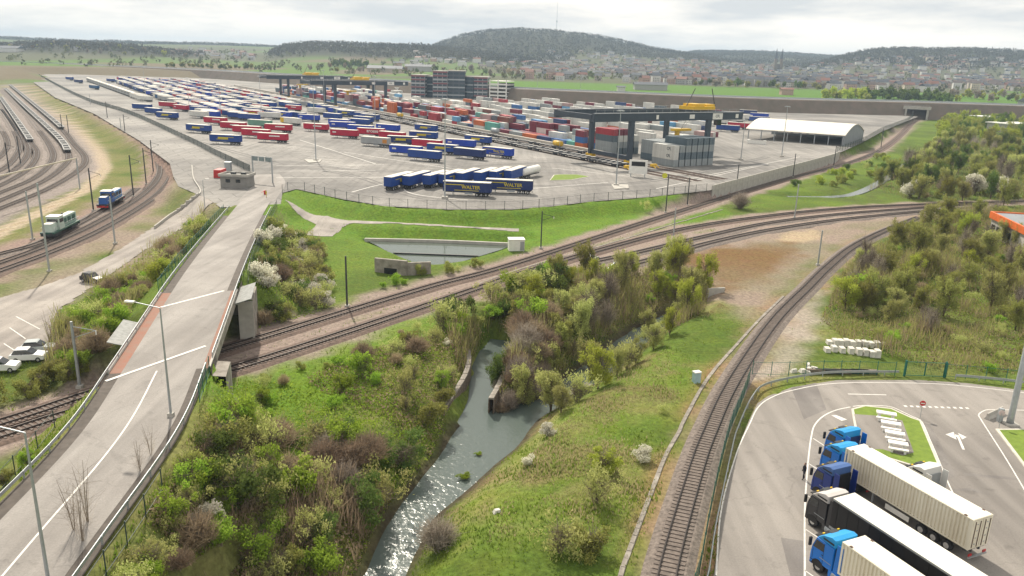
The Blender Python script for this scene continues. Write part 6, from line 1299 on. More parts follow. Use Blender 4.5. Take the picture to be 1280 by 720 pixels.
# ------------------------------------------------------------------ people
def person(p, ang, shirt, trousers, label, stride=.22):
    t = thing('person', label, 'person', p, ang)
    def skin(name, pts_, edges, radii, m, parent):
        me = bpy.data.meshes.new(name); me.from_pydata(pts_, edges, []); me.materials.append(m); o = obj(name, me, parent)
        md = o.modifiers.new('skin', 'SKIN'); md.use_smooth_shade = True
        for v, r in zip(me.skin_vertices[0].data, radii): v.radius = (r, r)
        me.skin_vertices[0].data[0].use_root = True; o.modifiers.new('sub', 'SUBSURF').levels = 1; return o
    P = [(0, 0, .95), (0, 0, 1.2), (0, 0, 1.42), (0.02, 0, 1.54), (0.03, 0, 1.66), (.03, 0, 1.76), (0, .17, 1.4), (.05, .24, 1.12), (.16, .22, .9), (.2, .21, .82), (0, -.17, 1.4), (-.06, -.24, 1.12), (.02, -.24, .88), (.05, -.23, .8), (.02, .1, .9), (stride * .6, .1, .5), (stride * .5, .1, .08), (stride * .5 + .16, .1, .05), (-.02, -.1, .9), (-stride * .4, -.1, .5), (-stride, -.1, .08), (-stride + .16, -.1, .05)]
    E_ = [(0, 1), (1, 2), (2, 3), (3, 4), (4, 5), (2, 6), (6, 7), (7, 8), (8, 9), (2, 10), (10, 11), (11, 12), (12, 13), (0, 14), (14, 15), (15, 16), (16, 17), (0, 18), (18, 19), (19, 20), (20, 21)]
    r_ = [.17, .18, .17, .07, .095, .08, .07, .055, .04, .045, .07, .055, .04, .045, .095, .07, .05, .045, .095, .07, .05, .045]
    skin('body', P, E_, r_, mat('clothes ' + shirt[0], shirt[1], .8), t)
    MB().tube([(.035, 0, 1.6), (.035, 0, 1.7), (.03, 0, 1.79), (.02, 0, 1.83)], [.06, .1, .09, .03], 10).build('head', mat('skin tone', (.42, .25, .18), .6), t, True)
    MB().tube([(.0, 0, 1.7), (.0, 0, 1.8), (.01, 0, 1.855)], [.1, .1, .04], 10).build('hair', mat('dark hair', (.02, .015, .012), .7), t, True)
person(at(1004, 599), R(200), ('dark navy', (.010, .012, .022)), None, 'person in dark clothes walking beside the navy lorry cab')
person(Vector((*at(333, 246, 3).to_2d(), 3.03)), R(240), ('safety yellow', (.55, .42, .03)), None, 'person in yellow and red clothes standing in the yard entrance lane', .1)
o = MB().box((0, 0, .55), (.4, .4, 1.1)).box((0, -1.4, 1.0), (.1, 2.6, .12)).build('lane_barrier', M_RED); o.location = at(331, 243, 3); tag(o, 'small red lane barrier beside the person at the entrance', 'barrier')
# ------------------------------------------------------------------ vegetation
L_BRIGHT = leafmat('fresh leaves', (.20, .31, .035), (.31, .42, .06), .5); L_OLIVE = leafmat('olive leaves', (.22, .24, .065), (.33, .33, .10), .5); L_DARKG = leafmat('dark leaves', (.085, .135, .035), (.15, .20, .05), .45)
L_BROWN = leafmat('budding twigs', (.27, .20, .14), (.38, .30, .20), .4); L_WHITE = leafmat('white blossom', (.72, .70, .62), (.50, .48, .38), .4); L_LIME = leafmat('lime leaves', (.29, .34, .045), (.40, .43, .08), .5); L_WILLOW = leafmat('willow leaves', (.33, .36, .11), (.46, .46, .18), .5); L_GREY = leafmat('bare grey twigs', (.27, .23, .19), (.40, .35, .29), .4)
M_TWIG = mat('twig', (.25, .20, .15), .9, .2, 3)
L_GRASS = leafmat('grass blades', (.125, .19, .022), (.215, .28, .042), .4); L_STRAW = leafmat('dry grass', (.36, .32, .16), (.48, .43, .23), .45); L_BRAMBLE = leafmat('bramble scrub', (.16, .135, .07), (.22, .23, .07), .4)
def quads_at(C, size, rng, up=0.3, aspect=.62):
    """one randomly turned leaf quad at each centre"""
    n = len(C); a = rng.normal(size=(n, 3)); a[:, 2] *= .8; a /= np.linalg.norm(a, axis=1)[:, None]
    b = rng.normal(size=(n, 3)); b[:, 2] += up; b -= (b * a).sum(1)[:, None] * a; b /= np.linalg.norm(b, axis=1)[:, None] + 1e-9
    s = (size * rng.uniform(.6, 1.4, n))[:, None] if np.isscalar(size) else (size * rng.uniform(.6, 1.4, n))[:, None]
    a = a * s * aspect * .5; b = b * s * .5
    V = np.stack([C - a - b, C + a - b * .6, C + a * .8 + b, C - a * .9 + b * .8], 1).reshape(-1, 3); F = np.arange(4 * n).reshape(n, 4); return V, F
def strips(P0, P1, w, rng):
    """thin flat twigs from P0 to P1"""
    d = P1 - P0; r = rng.normal(size=P0.shape); s = np.cross(d, r); s /= np.linalg.norm(s, axis=1)[:, None] + 1e-9; s *= (w * rng.uniform(.6, 1.3, len(P0)))[:, None]
    V = np.stack([P0 - s, P0 + s, P1 + s * .4, P1 - s * .4], 1).reshape(-1, 3); return V, np.arange(4 * len(P0)).reshape(-1, 4)
def lobes(rng, k, rx, rz, z0):
    if k > 20: c = np.stack([rng.normal(size=k) * rx * .42, rng.normal(size=k) * rx * .42, z0 + rng.uniform(.1, 1.05, k) ** .9 * rz * .82], 1); return c, rng.uniform(.2, .42, k) * rx
    c = np.stack([rng.uniform(-rx, rx, k) * .62, rng.uniform(-rx, rx, k) * .62, z0 + rng.uniform(.25, 1, k) * rz * .7], 1); r = rng.uniform(.32, .55, k) * rx; return c, r
def foliage_mesh(seed, n, rx, rz, z0, size, k=8, m=None, flat=.85, shell=.55, up=.3, asp=.62):
    rng = np.random.default_rng(seed); c, r = lobes(rng, k, rx, rz, z0); i = rng.choice(k, n, p=r ** 2 / (r ** 2).sum()); d = rng.normal(size=(n, 3)); d /= np.linalg.norm(d, axis=1)[:, None]
    rad = r[i] * rng.uniform(shell, 1.0, n) ** .7; rad *= 1 + .28 * rng.normal(size=n) * (rng.random(n) < .35)
    C = c[i] + d * rad[:, None] * np.array([1, 1, flat]); C = C[C[:, 2] > .05]; n = len(C); V, F = quads_at(C, size, rng, up, asp)
    lv = np.clip(rng.random(n) * .6 + (vnoise(C[:, 0] + seed * 7, C[:, 1] + C[:, 2], .8, seed) + 1) * .25, 0, 1)
    return mesh_np('foliage', V, F, m, leaf=np.repeat(lv, 4))
def stem_mesh(seed, n, h, r, spread, m=None, w=.05, twigs=120):
    rng = np.random.default_rng(seed + 100); b = MB()
    for k in range(n):
        a = rng.uniform(0, 6.28); e = Vector((math.cos(a) * spread, math.sin(a) * spread, 0)) * rng.uniform(.3, 1); hh = h * rng.uniform(.65, 1)
        b.tube([Vector((rng.uniform(-.12, .12), rng.uniform(-.12, .12), -.3)), e * .35 + Vector((0, 0, hh * .5)), e + Vector((0, 0, hh))], [w, w * .7, w * .25], 5)
    P0 = np.stack([rng.uniform(-.4, .4, twigs) * spread, rng.uniform(-.4, .4, twigs) * spread, rng.uniform(.15, .7, twigs) * h], 1); d = rng.normal(size=(twigs, 3)) * np.array([1, 1, .5]); d[:, 2] = np.abs(d[:, 2]) + .35; d /= np.linalg.norm(d, axis=1)[:, None]
    V, F = strips(P0, P0 + d * (h * rng.uniform(.25, .5, twigs))[:, None], w * .22, rng); b.add(V.tolist(), F.tolist()); return b.mesh('stems', m or M_TWIG)
def twig_mesh(seed, n, rx, h, m, w=.014):
    """bare bush: fans of fine twigs with buds"""
    rng = np.random.default_rng(seed + 300); a = rng.uniform(0, 6.28, n); q = np.sqrt(rng.random(n)); E_ = np.stack([np.cos(a) * q * rx, np.sin(a) * q * rx, h * (1 - .55 * q ** 2) * rng.uniform(.55, 1, n)], 1)
    S = E_ * np.array([.25, .25, .0]) + np.stack([rng.uniform(-.2, .2, n), rng.uniform(-.2, .2, n), rng.uniform(0, .3, n) * h], 1); V1, F1 = strips(S, E_, w, rng)
    n2 = n * 2; i = rng.integers(0, n, n2); t = rng.uniform(.35, 1, n2)[:, None]; P0 = S[i] * (1 - t) + E_[i] * t; d = rng.normal(size=(n2, 3)); d[:, 2] = np.abs(d[:, 2]); V2, F2 = strips(P0, P0 + d * .22 * rx, w * .8, rng)
    V = np.concatenate([V1, V2]); F = np.concatenate([F1, F2 + len(V1)]); lv = np.repeat(np.random.default_rng(seed).random(len(F)), 4); return mesh_np('foliage', V, F, m, leaf=lv)
VAR = {}
def variants():
    st = [stem_mesh(k, 7, 2.3, 1.4, 1.2, None, .045, 380) for k in range(3)]
    for nm, m in (('bright', L_BRIGHT), ('olive', L_OLIVE), ('dark', L_DARKG), ('lime', L_LIME)): VAR[nm] = [(foliage_mesh(10 + k + len(VAR) * 9, 2600, 1.6, 2.1, .2, .165, 21, m, 1.0, .2, .8, .5), st[k]) for k in range(3)]
    VAR['brown'] = [(twig_mesh(k, 520, 1.6, 2.4, L_BROWN, .02), st[k]) for k in range(3)]; VAR['grey'] = [(twig_mesh(20 + k, 460, 1.7, 2.7, L_GREY, .018), st[k]) for k in range(2)]
    VAR['mixed'] = [(foliage_mesh(60 + k, 1500, 1.6, 2.2, .3, .16, 22, L_WILLOW, 1.2, .1, 2.0, .38), stem_mesh(40 + k, 7, 2.2, 1.5, 1.2, None, .045, 420)) for k in range(2)]
    VAR['white'] = [(foliage_mesh(80 + k, 1500, 1.5, 2.0, .4, .17, 9, L_WHITE), stem_mesh(50 + k, 6, 2.0, 1.4, .9, None, .05, 260)) for k in range(2)]
    tr = [stem_mesh(200 + k, 5, 8.0, 1.0, 1.7, M_BARK, .11, 260) for k in range(3)]
    for nm, m, n, s in (('tree_willow', L_WILLOW, 5200, .22), ('tree_lime', L_LIME, 5200, .22), ('tree_olive', L_OLIVE, 5200, .22), ('tree_dark', L_DARKG, 5200, .23)): VAR[nm] = [(foliage_mesh(120 + k + len(VAR) * 5, n, 2.7, 7.4, 1.0, s * 1.25, 28, m, 1.5, .1, 2.2, .38), tr[k]) for k in range(2)]
    VAR['tree_bare'] = [(twig_mesh(90 + k, 420, 2.4, 8.0, L_GREY, .02), tr[k]) for k in range(2)]
    VAR['tree_sparse'] = [(twig_mesh(95 + k, 34, 1.3, 7.0, L_GREY, .014), stem_mesh(290 + k, 3, 7.4, 1, 1.1, M_TWIG, .055, 40)) for k in range(2)]
variants()
COLW = {'bright': 'bright green', 'olive': 'olive', 'dark': 'dark green', 'lime': 'lime green', 'brown': 'brown twiggy', 'grey': 'grey bare', 'mixed': 'half-leafed', 'white': 'white blossoming', 'tree_willow': 'pale airy', 'tree_lime': 'yellow green', 'tree_olive': 'olive', 'tree_dark': 'dark green', 'tree_bare': 'bare grey', 'tree_sparse': 'thin leafless'}
vr_ = random.Random(31)
PLANTS = []
def plant(kind, x, y, s, where, sz=None, z=None):
    PLANTS.append((kind, x, y, s, where, sz, z))
def mesh_arrays(me):
    v = np.empty(len(me.vertices) * 3, np.float32); me.vertices.foreach_get('co', v); l = np.empty(len(me.loops), np.int32); me.loops.foreach_get('vertex_index', l); a = np.empty(len(me.vertices), np.float32); me.attributes['leaf'].data.foreach_get('value', a); return v.reshape(-1, 3), l.reshape(-1, 4), a
def join_plants(name, label, items, cat):
    """the smallest, farthest plants as one mass per foliage kind"""
    Vs, Fs, As, Ms, mats, n = [], [], [], [], [], 0
    for me, loc, rz, sc in items:
        v, f, a = mesh_arrays(me); v = v * np.array(sc, np.float32); c, s_ = math.cos(rz), math.sin(rz); v = np.stack([v[:, 0] * c - v[:, 1] * s_ + loc[0], v[:, 0] * s_ + v[:, 1] * c + loc[1], v[:, 2] + loc[2]], 1)
        m = me.materials[0]
        if m not in mats: mats.append(m)
        Vs.append(v); Fs.append(f + n); As.append(a); Ms.append(np.full(len(f), mats.index(m))); n += len(v)
    if Vs: stuff(obj(name, mesh_np(name, np.concatenate(Vs), np.concatenate(Fs), mats, np.concatenate(Ms), leaf=np.concatenate(As))), label, cat)
def flush_plants():
    Z = terrain(np.array([p[1] for p in PLANTS]), np.array([p[2] for p in PLANTS])); rows = []
    for p, zz in zip(PLANTS, Z):
        x, y = px((p[1], p[2], zz)); tree = p[0].startswith('tree')
        if -70 < x < 1350 and y < 800: rows.append((p[3] * (2.6 if tree else 1) / p[2], tree, p, float(zz)))
    rows.sort(key=lambda q: -q[0]); cap = {True: 200, False: 285}; cnt = {True: 0, False: 0}; late = {True: [], False: []}
    for _, tree, (k, x, y, s, where, sz, z), zz in rows:
        f, st = vr_.choice(VAR[k]); h = 'tall ' if (tree and s > .8) else ('large ' if s > 1.45 else 'small ' if s < .75 else ''); loc = (x, y, zz - .05); rz = vr_.uniform(0, 6.28)
        q = (s * vr_.uniform(.9, 1.1), s * vr_.uniform(.9, 1.1), s * (sz or vr_.uniform(.85, 1.2))); cnt[tree] += 1
        if cnt[tree] > cap[tree]: late[tree].append((f, loc, rz, q)); continue
        t = thing('tree' if tree else 'shrub', '%s%s %s %s' % (h, COLW[k], 'tree' if tree else 'shrub', where), 'tree' if tree else 'shrub', loc, rz, 'trees' if tree else 'shrubs')
        obj('crown' if tree else 'foliage', f, t, None, 0, q); obj('trunk' if tree else 'stems', st, t, None, 0, q)
    join_plants('distant_woodland', 'mass of the smaller, farther trees in scrub and wood', late[True], 'trees'); join_plants('distant_shrubs', 'mass of the smallest shrubs on banks and verges', late[False], 'shrubs')
def wpoly(P, z=0.0): return [at(x, y, z) for x, y in P]
def fill(P, gap, kinds, smin, smax, where, z=0.0, keep=1.0, avoid=True):
    W = wpoly(P, z); x0, x1 = min(p.x for p in W), max(p.x for p in W); y0, y1 = min(p.y for p in W), max(p.y for p in W)
    X, Y = np.meshgrid(np.arange(x0, x1, gap), np.arange(y0, y1, gap)); rng = np.random.default_rng(int(gap * 100 + len(where))); X = X.ravel() + rng.uniform(-.45, .45, X.size) * gap; Y = Y.ravel() + rng.uniform(-.45, .45, Y.size) * gap
    ok = inside(X, Y, W) & (rng.random(X.size) < keep)
    if avoid:
        d, w = seg_dist(X, Y, RIVER, RIVER_W); ok &= (d - w > 1.3); ok &= near_any(X, Y, [U_LINE, L_LINE, R_LINE, M_LINE, N_LINE, SIDING, MAIN_LEFT], 4) > 4.0; ok &= seg_dist(X, Y, ROAD_C) > 7.2; ok &= ~inside(X, Y, LOT); ok &= ~inside(X, Y, LOWROAD); ok &= seg_dist(X, Y, CULV) > 3.4
    for x, y in zip(X[ok], Y[ok]): plant(vr_.choice(kinds), float(x), float(y), vr_.uniform(smin, smax), where)
B, O_, D_, N_, G_, X_, LM = 'bright', 'olive', 'dark', 'brown', 'grey', 'mixed', 'lime'
fill([(225, 600), (290, 580), (380, 560), (460, 548), (535, 550), (505, 615), (470, 665), (440, 719), (100, 740), (160, 640), (220, 570)], 2.5, [B, B, O_, D_, N_, X_, X_, B, N_, G_, X_], .8, 1.7, 'on the slope between near road and river', -.5, .8)
fill([(245, 490), (330, 480), (420, 505), (420, 540), (300, 545), (235, 560)], 2.8, [B, B, B, X_, LM], .4, .85, 'on the bright slope right of the bridge end', 0, .45)
fill([(420, 470), (470, 440), (545, 430), (575, 440), (560, 480), (540, 520), (470, 520), (420, 500)], 2.6, [X_, N_, O_, B, X_, O_], .6, 1.2, 'on the bank above the old stone wall', -.5, .38)
fill([(300, 470), (420, 420), (520, 395), (560, 410), (470, 440), (400, 480), (320, 490)], 3.6, [X_, N_, B, O_], .35, .7, 'on the grassy slope below the main tracks', 0, .35)
fill([(545, 420), (590, 385), (650, 368), (700, 352), (720, 362), (690, 395), (640, 430), (600, 432)], 2.7, [O_, B, D_, X_, O_], .9, 1.7, 'in the thicket above the culvert mouth', -.5, .85)
fill([(632, 440), (690, 400), (745, 380), (720, 440), (680, 475), (640, 500), (622, 505)], 2.6, [N_, N_, X_, O_, G_], .9, 1.6, 'in the brown thicket beside the river', -2, .9)
fill([(622, 470), (640, 455), (690, 450), (680, 478), (640, 500), (622, 500)], 1.8, [N_, X_, N_, G_], .7, 1.1, 'overhanging the water behind the short wall', -2.2, .9, False)
fill([(655, 385), (740, 345), (830, 330), (890, 350), (880, 385), (830, 400), (780, 415), (720, 420)], 3.2, ['tree_willow', 'tree_willow', 'tree_lime', 'tree_olive', 'tree_willow', 'tree_bare', X_, B], .5, .85, 'in the tall riverside row below the sidings', -1, .5)
fill([(690, 480), (740, 455), (790, 425), (820, 410), (800, 400), (745, 440), (700, 465)], 3.0, ['tree_willow', X_, 'tree_lime'], .55, .8, 'leaning over the river below the sidings', -3, .4, False)
fill([(1035, 395), (1060, 335), (1110, 298), (1180, 262), (1290, 285), (1290, 430), (1210, 430), (1120, 405), (1060, 400)], 4.4, ['tree_olive', 'tree_willow', 'tree_lime', O_, X_, B, 'tree_bare', 'tree_olive', N_], .5, .85, 'in the wide scrub right of the single track', 0, .62)
fill([(1060, 430), (1120, 405), (1210, 430), (1290, 430), (1290, 468), (1180, 462), (1110, 440)], 4.0, [X_, B, N_, O_], .5, 1.0, 'on the weedy ground behind the green gate', 0, .45)
fill([(1085, 235), (1110, 215), (1150, 195), (1180, 175), (1290, 185), (1290, 262), (1200, 262), (1140, 250)], 7.5, ['tree_olive', 'tree_dark', 'tree_willow', N_, 'tree_bare', O_], .75, 1.15, 'in the wood beyond the curving lower track', 0, .75)
fill([(1165, 160), (1200, 150), (1290, 155), (1290, 185), (1180, 180)], 11, ['tree_olive', 'tree_lime', 'tree_dark'], .8, 1.2, 'behind the wood near the red machines', 0, .7)
fill([(985, 235), (1040, 218), (1090, 200), (1120, 185), (1110, 215), (1050, 238)], 7, [O_, D_, X_, LM], .7, 1.3, 'on the slope between stream and curving main track', 0, .5)
fill([(55, 470), (140, 452), (190, 380), (215, 340), (262, 292), (250, 272), (225, 290), (175, 325), (120, 368), (75, 400), (62, 440)], 2.8, [B, B, O_, LM, X_, N_], .8, 1.5, 'on the bank left of the road beyond the bridge', 2, .85)
fill([(-20, 505), (60, 470), (95, 475), (60, 505), (0, 525)], 2.8, [B, O_, X_], .7, 1.2, 'beside the tracks left of the bridge', 0, .8)
fill([(308, 300), (350, 285), (395, 300), (405, 330), (420, 385), (380, 400), (330, 412), (300, 400), (300, 340)], 2.8, [O_, D_, X_, O_, 'white', N_], .9, 1.5, 'on the bank right of the road beyond the bridge', 1.5, .85)
fill([(420, 390), (470, 365), (560, 350), (545, 342), (500, 350), (440, 370)], 3.0, [O_, X_, B], .4, .8, 'between headwall and upper main track', 0, .5)
fill([(510, 345), (560, 335), (640, 322), (660, 318), (600, 340), (540, 352)], 3.2, [X_, O_, B], .5, 1.0, 'between pond and upper main track', 0, .55)
fill([(610, 700), (700, 560), (800, 500), (850, 470), (840, 520), (760, 680), (740, 719)], 6.0, [X_, LM, B, O_, X_], .5, .95, 'on the wide right river bank', 0, .33)
fill([(0, 640), (50, 590), (80, 560), (40, 560), (0, 590)], 2.6, [B, O_], .5, .9, 'on the verge below the near left barrier', 4, .6)
def one(kind, x, y, s, where, z=0.0, sz=None): p = at(x, y, z); plant(kind, p.x, p.y, s, where, sz)
for q in (('white', 684, 533, .75, 'on the right bank beside the river'), ('white', 803, 575, .85, 'near the cable trough on the right bank'), ('white', 660, 578, .55, 'low on the right river bank'), ('white', 560, 432, .6, 'above the old stone wall'), ('white', 345, 318, 1.5, 'right of the road beyond the bridge, nearest the path'), ('white', 330, 334, 1.4, 'right of the road beyond the bridge, nearer the road'), ('white', 362, 342, 1.2, 'right of the road beyond the bridge, lowest'), ('white', 410, 372, .6, 'beside the upper track near the bridge'), ('white', 268, 705, .9, 'on the near slope at the bottom edge'), ('white', 1138, 247, 3.0, 'big and round beyond the lower main track'), ('white', 1218, 243, 2.8, 'left in the blossoming pair at the right edge'), ('white', 1248, 246, 2.6, 'right in the blossoming pair at the right edge'), ('grey', 925, 261, 2.2, 'between main track and curving lower track'), ('mixed', 808, 266, 1.0, 'on the green bank below the fence'), ('grey', 547, 655, 1.25, 'reddish and upright at the water edge'), ('mixed', 700, 690, 1.5, 'by itself low on the right bank'), ('lime', 756, 590, 1.1, 'below the white blossom on the right bank'), ('mixed', 745, 630, 1.2, 'in the middle of the right bank'), ('olive', 742, 690, 1.2, 'beside the trough at the bottom edge'), ('tree_dark', 622, 452, .62, 'beside the culvert mouth'), ('tree_lime', 748, 470, .7, 'on the right bank over the water'), ('tree_willow', 690, 480, .75, 'on the left bank over the water'), ('tree_willow', 655, 470, .7, 'above the old wall between the channels'), ('tree_olive', 1090, 385, .85, 'at the left corner of the wide scrub'), ('bright', 1075, 378, 2.2, 'at the left corner of the wide scrub'), ('tree_lime', 860, 385, .8, 'at the right end of the riverside row'), ('tree_bare', 735, 400, .95, 'in the middle of the riverside row'), ('tree_willow', 702, 500, .45, 'on the right bank hiding the water'), ('mixed', 722, 488, 1.3, 'on the right bank near the broken slab'), ('tree_willow', 772, 456, .5, 'on the right bank over the upper reach'), ('tree_olive', 795, 440, .5, 'on the right bank over the upper reach'), ('tree_willow', 818, 424, .55, 'on the right bank over the upper reach'), ('mixed', 785, 446, 1.4, 'on the right bank over the upper reach'), ('tree_lime', 838, 410, .55, 'on the right bank over the upper reach')): one(q[0], q[1], q[2], q[3], q[4])
for x, y in ((232, 290), (240, 282), (75, 395), (62, 420)): one('tree_sparse', x, y, .7, 'on the bank left of the road', 2.0)
for x, y, s in ((97, 690, .62), (113, 680, .68), (107, 705, .6), (178, 615, .5), (192, 595, .45)): one('tree_sparse', x, y, s, 'beside the near right barrier', 5.0)
for k in range(46):
    y = vr_.uniform(26, 70); o_ = vr_.uniform(7.4, 14.0); plant(vr_.choice([B, X_, O_, B, N_, X_]), road_x(y) + o_, y + o_ * .12, vr_.uniform(.55, 1.15), 'on the bank just right of the near barrier')
flush_plants()
# small plants standing in the river
for x, y, s, nm in ((582, 597, .55, 'larger green islet of weeds in the river'), (599, 568, .32, 'small green islet of weeds in the river')):
    p = at(x, y, WZ); t = thing('weed_islet', nm, 'river weed', p); obj('foliage', VAR['bright'][0][0], t, None, .6, (s * 1.3, s * .8, s * .4)); MB().tube([(0, 0, -.8), (0, 0, .05)], [.6, .35], 8).build('root_mound', M_STONE, t)

# ------------------------------------------------------------------ scrub and grass too dense to count
def scatter_world(P, n, rng, z=0.0):
    W = wpoly(P, z); x0, x1 = min(p.x for p in W), max(p.x for p in W); y0, y1 = min(p.y for p in W), max(p.y for p in W); X = rng.uniform(x0, x1, n * 3); Y = rng.uniform(y0, y1, n * 3); k = inside(X, Y, W)
    return X[k][:n], Y[k][:n]
def clear(X, Y, t=3.0, r=6.0):
    d, w = seg_dist(X, Y, RIVER, RIVER_W); return (d - w > .6) & (near_any(X, Y, TRACKS[:7], 4) > t) & (seg_dist(X, Y, ROAD_C) > r) & ~inside(X, Y, LOT) & ~inside(X, Y, LOWROAD) & ~inside(X, Y, YARD) & ~inside(X, Y, POND) & (seg_dist(X, Y, CULV) > 2.2) & (seg_dist(X, Y, PATH_C) > 2.0)
rng = np.random.default_rng(77)
def thicket(name, label, polys, m, h, size):
    Xs, Ys = [], []
    for P, n in polys: x, y = scatter_world(P, n, rng); Xs.append(x); Ys.append(y)
    X, Y = np.concatenate(Xs), np.concatenate(Ys); k = clear(X, Y, 3.6, 6.3); X, Y = X[k], Y[k]; hh = h * np.clip(.35 + .9 * vnoise(X, Y, 3.3, 5) + .35 * vnoise(X, Y, 1.3, 6), .05, 1.3); Z = terrain(X, Y) + hh * rng.random(len(X)) ** .7
    V, F = quads_at(np.stack([X, Y, Z], 1), size, rng); lv = np.clip(.5 + .5 * vnoise(X, Y, 2.2, 8) + rng.normal(size=len(X)) * .2, 0, 1); stuff(obj(name, mesh_np(name, V, F, m, leaf=np.repeat(lv, 4))), label, 'scrub')
Z1L = [(270, 600), (430, 560), (530, 570), (440, 740), (110, 740), (190, 620)]
Z1 = [(258, 480), (330, 475), (430, 495), (545, 545), (505, 620), (440, 740), (90, 740), (160, 640), (225, 540)]
Z1L = [(300, 600), (430, 570), (520, 590), (440, 740), (120, 740), (200, 620)]; Z2 = [(380, 480), (470, 435), (560, 415), (580, 440), (560, 490), (540, 540), (450, 510)]; Z3 = [(550, 420), (640, 370), (760, 340), (890, 345), (880, 390), (760, 430), (680, 490), (620, 510)]
Z7 = [(1025, 400), (1060, 330), (1110, 292), (1180, 258), (1300, 270), (1300, 470), (1160, 462), (1060, 430)]; Z8 = [(1085, 235), (1180, 172), (1300, 180), (1300, 262), (1140, 252)]; Z9 = [(55, 470), (140, 455), (215, 345), (268, 290), (250, 268), (150, 340), (70, 395)]; Z11 = [(300, 300), (350, 282), (400, 300), (420, 390), (300, 420)]; Z6 = [(520, 740), (620, 650), (660, 560), (790, 450), (900, 380), (940, 400), (870, 490), (780, 700), (770, 740)]
thicket('bramble_scrub', 'low tangled bramble and dry scrub on banks', [(Z1L, 12000), (Z2, 3000), (Z3, 9000), (Z7, 16000), (Z8, 9000)], L_BRAMBLE, 1.15, .26)
thicket('green_scrub', 'low green leafy undergrowth on banks', [(Z1, 15000), (Z2, 7000), (Z3, 6000), (Z7, 14000), (Z9, 9000), (Z11, 8000)], L_BRIGHT, 1.0, .22)
thicket('dead_stalks', 'brown leafless undergrowth on banks', [(Z1L, 8000), (Z2, 2500), (Z3, 8000), (Z7, 12000), (Z8, 8000)], L_BROWN, 1.6, .24)
def feathers(name, label, polys, m, h, w):
    # upright thin shoots of scrub
    Xs, Ys = [], []
    for P, n in polys: x, y = scatter_world(P, n, rng); Xs.append(x); Ys.append(y)
    X, Y = np.concatenate(Xs), np.concatenate(Ys); k = clear(X, Y, 4.0, 6.8) & (vnoise(X, Y, 5, 41) + .5 * vnoise(X, Y, 2, 42) > -.25); X, Y = X[k], Y[k]; n = len(X); Z = terrain(X, Y); hh = h * np.clip(.7 + .8 * vnoise(X, Y, 6, 43), .25, 1.4) * rng.uniform(.5, 1.1, n); b0 = rng.random(n) * .5
    P0 = np.stack([X, Y, Z + hh * b0], 1); P1 = P0 + np.stack([rng.normal(size=n) * .16 * hh, rng.normal(size=n) * .16 * hh, hh * (1 - b0)], 1); V, F = strips(P0, P1, w, rng); lv = np.clip(.5 + .5 * vnoise(X, Y, 4.5, 44) + rng.normal(size=n) * .2, 0, 1)
    stuff(obj(name, mesh_np(name, V, F, m, leaf=np.repeat(lv, 4))), label, 'scrub')
feathers('willow_shoots', 'upright pale green shoots in the scrub', [(Z7, 26000), (Z3, 9000), (Z8, 12000), (Z9, 4000)], L_WILLOW, 3.4, .045)
feathers('bare_shoots', 'upright bare brown shoots in the scrub', [(Z7, 22000), (Z3, 9000), (Z8, 14000), (Z1L, 7000), (Z9, 3000), (Z11, 3000)], L_BROWN, 2.8, .035)
def blades(name, label, polys, m, h, w, mask=None):
    Xs, Ys = [], []
    for P, n in polys:
        if P is None:     # even over the view: denser near, thinner far
            u = rng.uniform(-.70, .70, n); yy = 1 / rng.uniform(1 / 300., 1 / 34., n); x, y = u * yy, yy
        else: x, y = scatter_world(P, n, rng)
        Xs.append(x); Ys.append(y)
    X, Y = np.concatenate(Xs), np.concatenate(Ys); k = clear(X, Y, 2.7, 5.4)
    if mask is not None: k &= mask(X + rng.normal(size=len(X)) * 1.1, Y + rng.normal(size=len(X)) * 1.1)
    X, Y = X[k], Y[k]; n = len(X); Z = terrain(X, Y) - .03; a = rng.uniform(0, 6.28, n); s = rng.uniform(.5, 1.4, n) * (.8 + .5 * vnoise(X, Y, 4, 9)); dx, dy = np.cos(a) * w * s, np.sin(a) * w * s; lx, ly = rng.normal(size=n) * .25 * h, rng.normal(size=n) * .25 * h
    V = np.stack([np.stack([X - dx, Y - dy, Z], 1), np.stack([X + dx, Y + dy, Z], 1), np.stack([X + lx, Y + ly, Z + h * s], 1)], 1).reshape(-1, 3); lv = np.clip(.5 + .55 * vnoise(X, Y, 3.0, 10) + rng.normal(size=n) * .2, 0, 1)
    stuff(obj(name, mesh_np(name, V, np.arange(3 * n).reshape(n, 3), m, leaf=np.repeat(lv, 3))), label, 'grass')
VIEW = [(-20, 250), (1300, 250), (1300, 745), (-20, 745)]
blades('grass', 'green grass tufts covering banks and verges', [(None, 150000)], L_GRASS, .30, .075, lambda X, Y: (vnoise(X, Y, 9, 11) + .6 * vnoise(X, Y, 3.1, 12) + .8 * vnoise(X, Y, 1.2, 15) > -.15) & ~inside(X, Y, MUD) & ~inside(X, Y, DIRT) & ~inside(X, Y, PALE) & (X > -75))
blades('dry_grass', 'straw coloured dry grass on the river banks', [(Z6, 45000), (Z2, 9000), (Z1, 12000)], L_STRAW, .32, .07, lambda X, Y: vnoise(X, Y, 28, 13) * .8 + vnoise(X, Y, 9, 11) * .6 + vnoise(X, Y, 1.7, 14) * .5 > -.1)

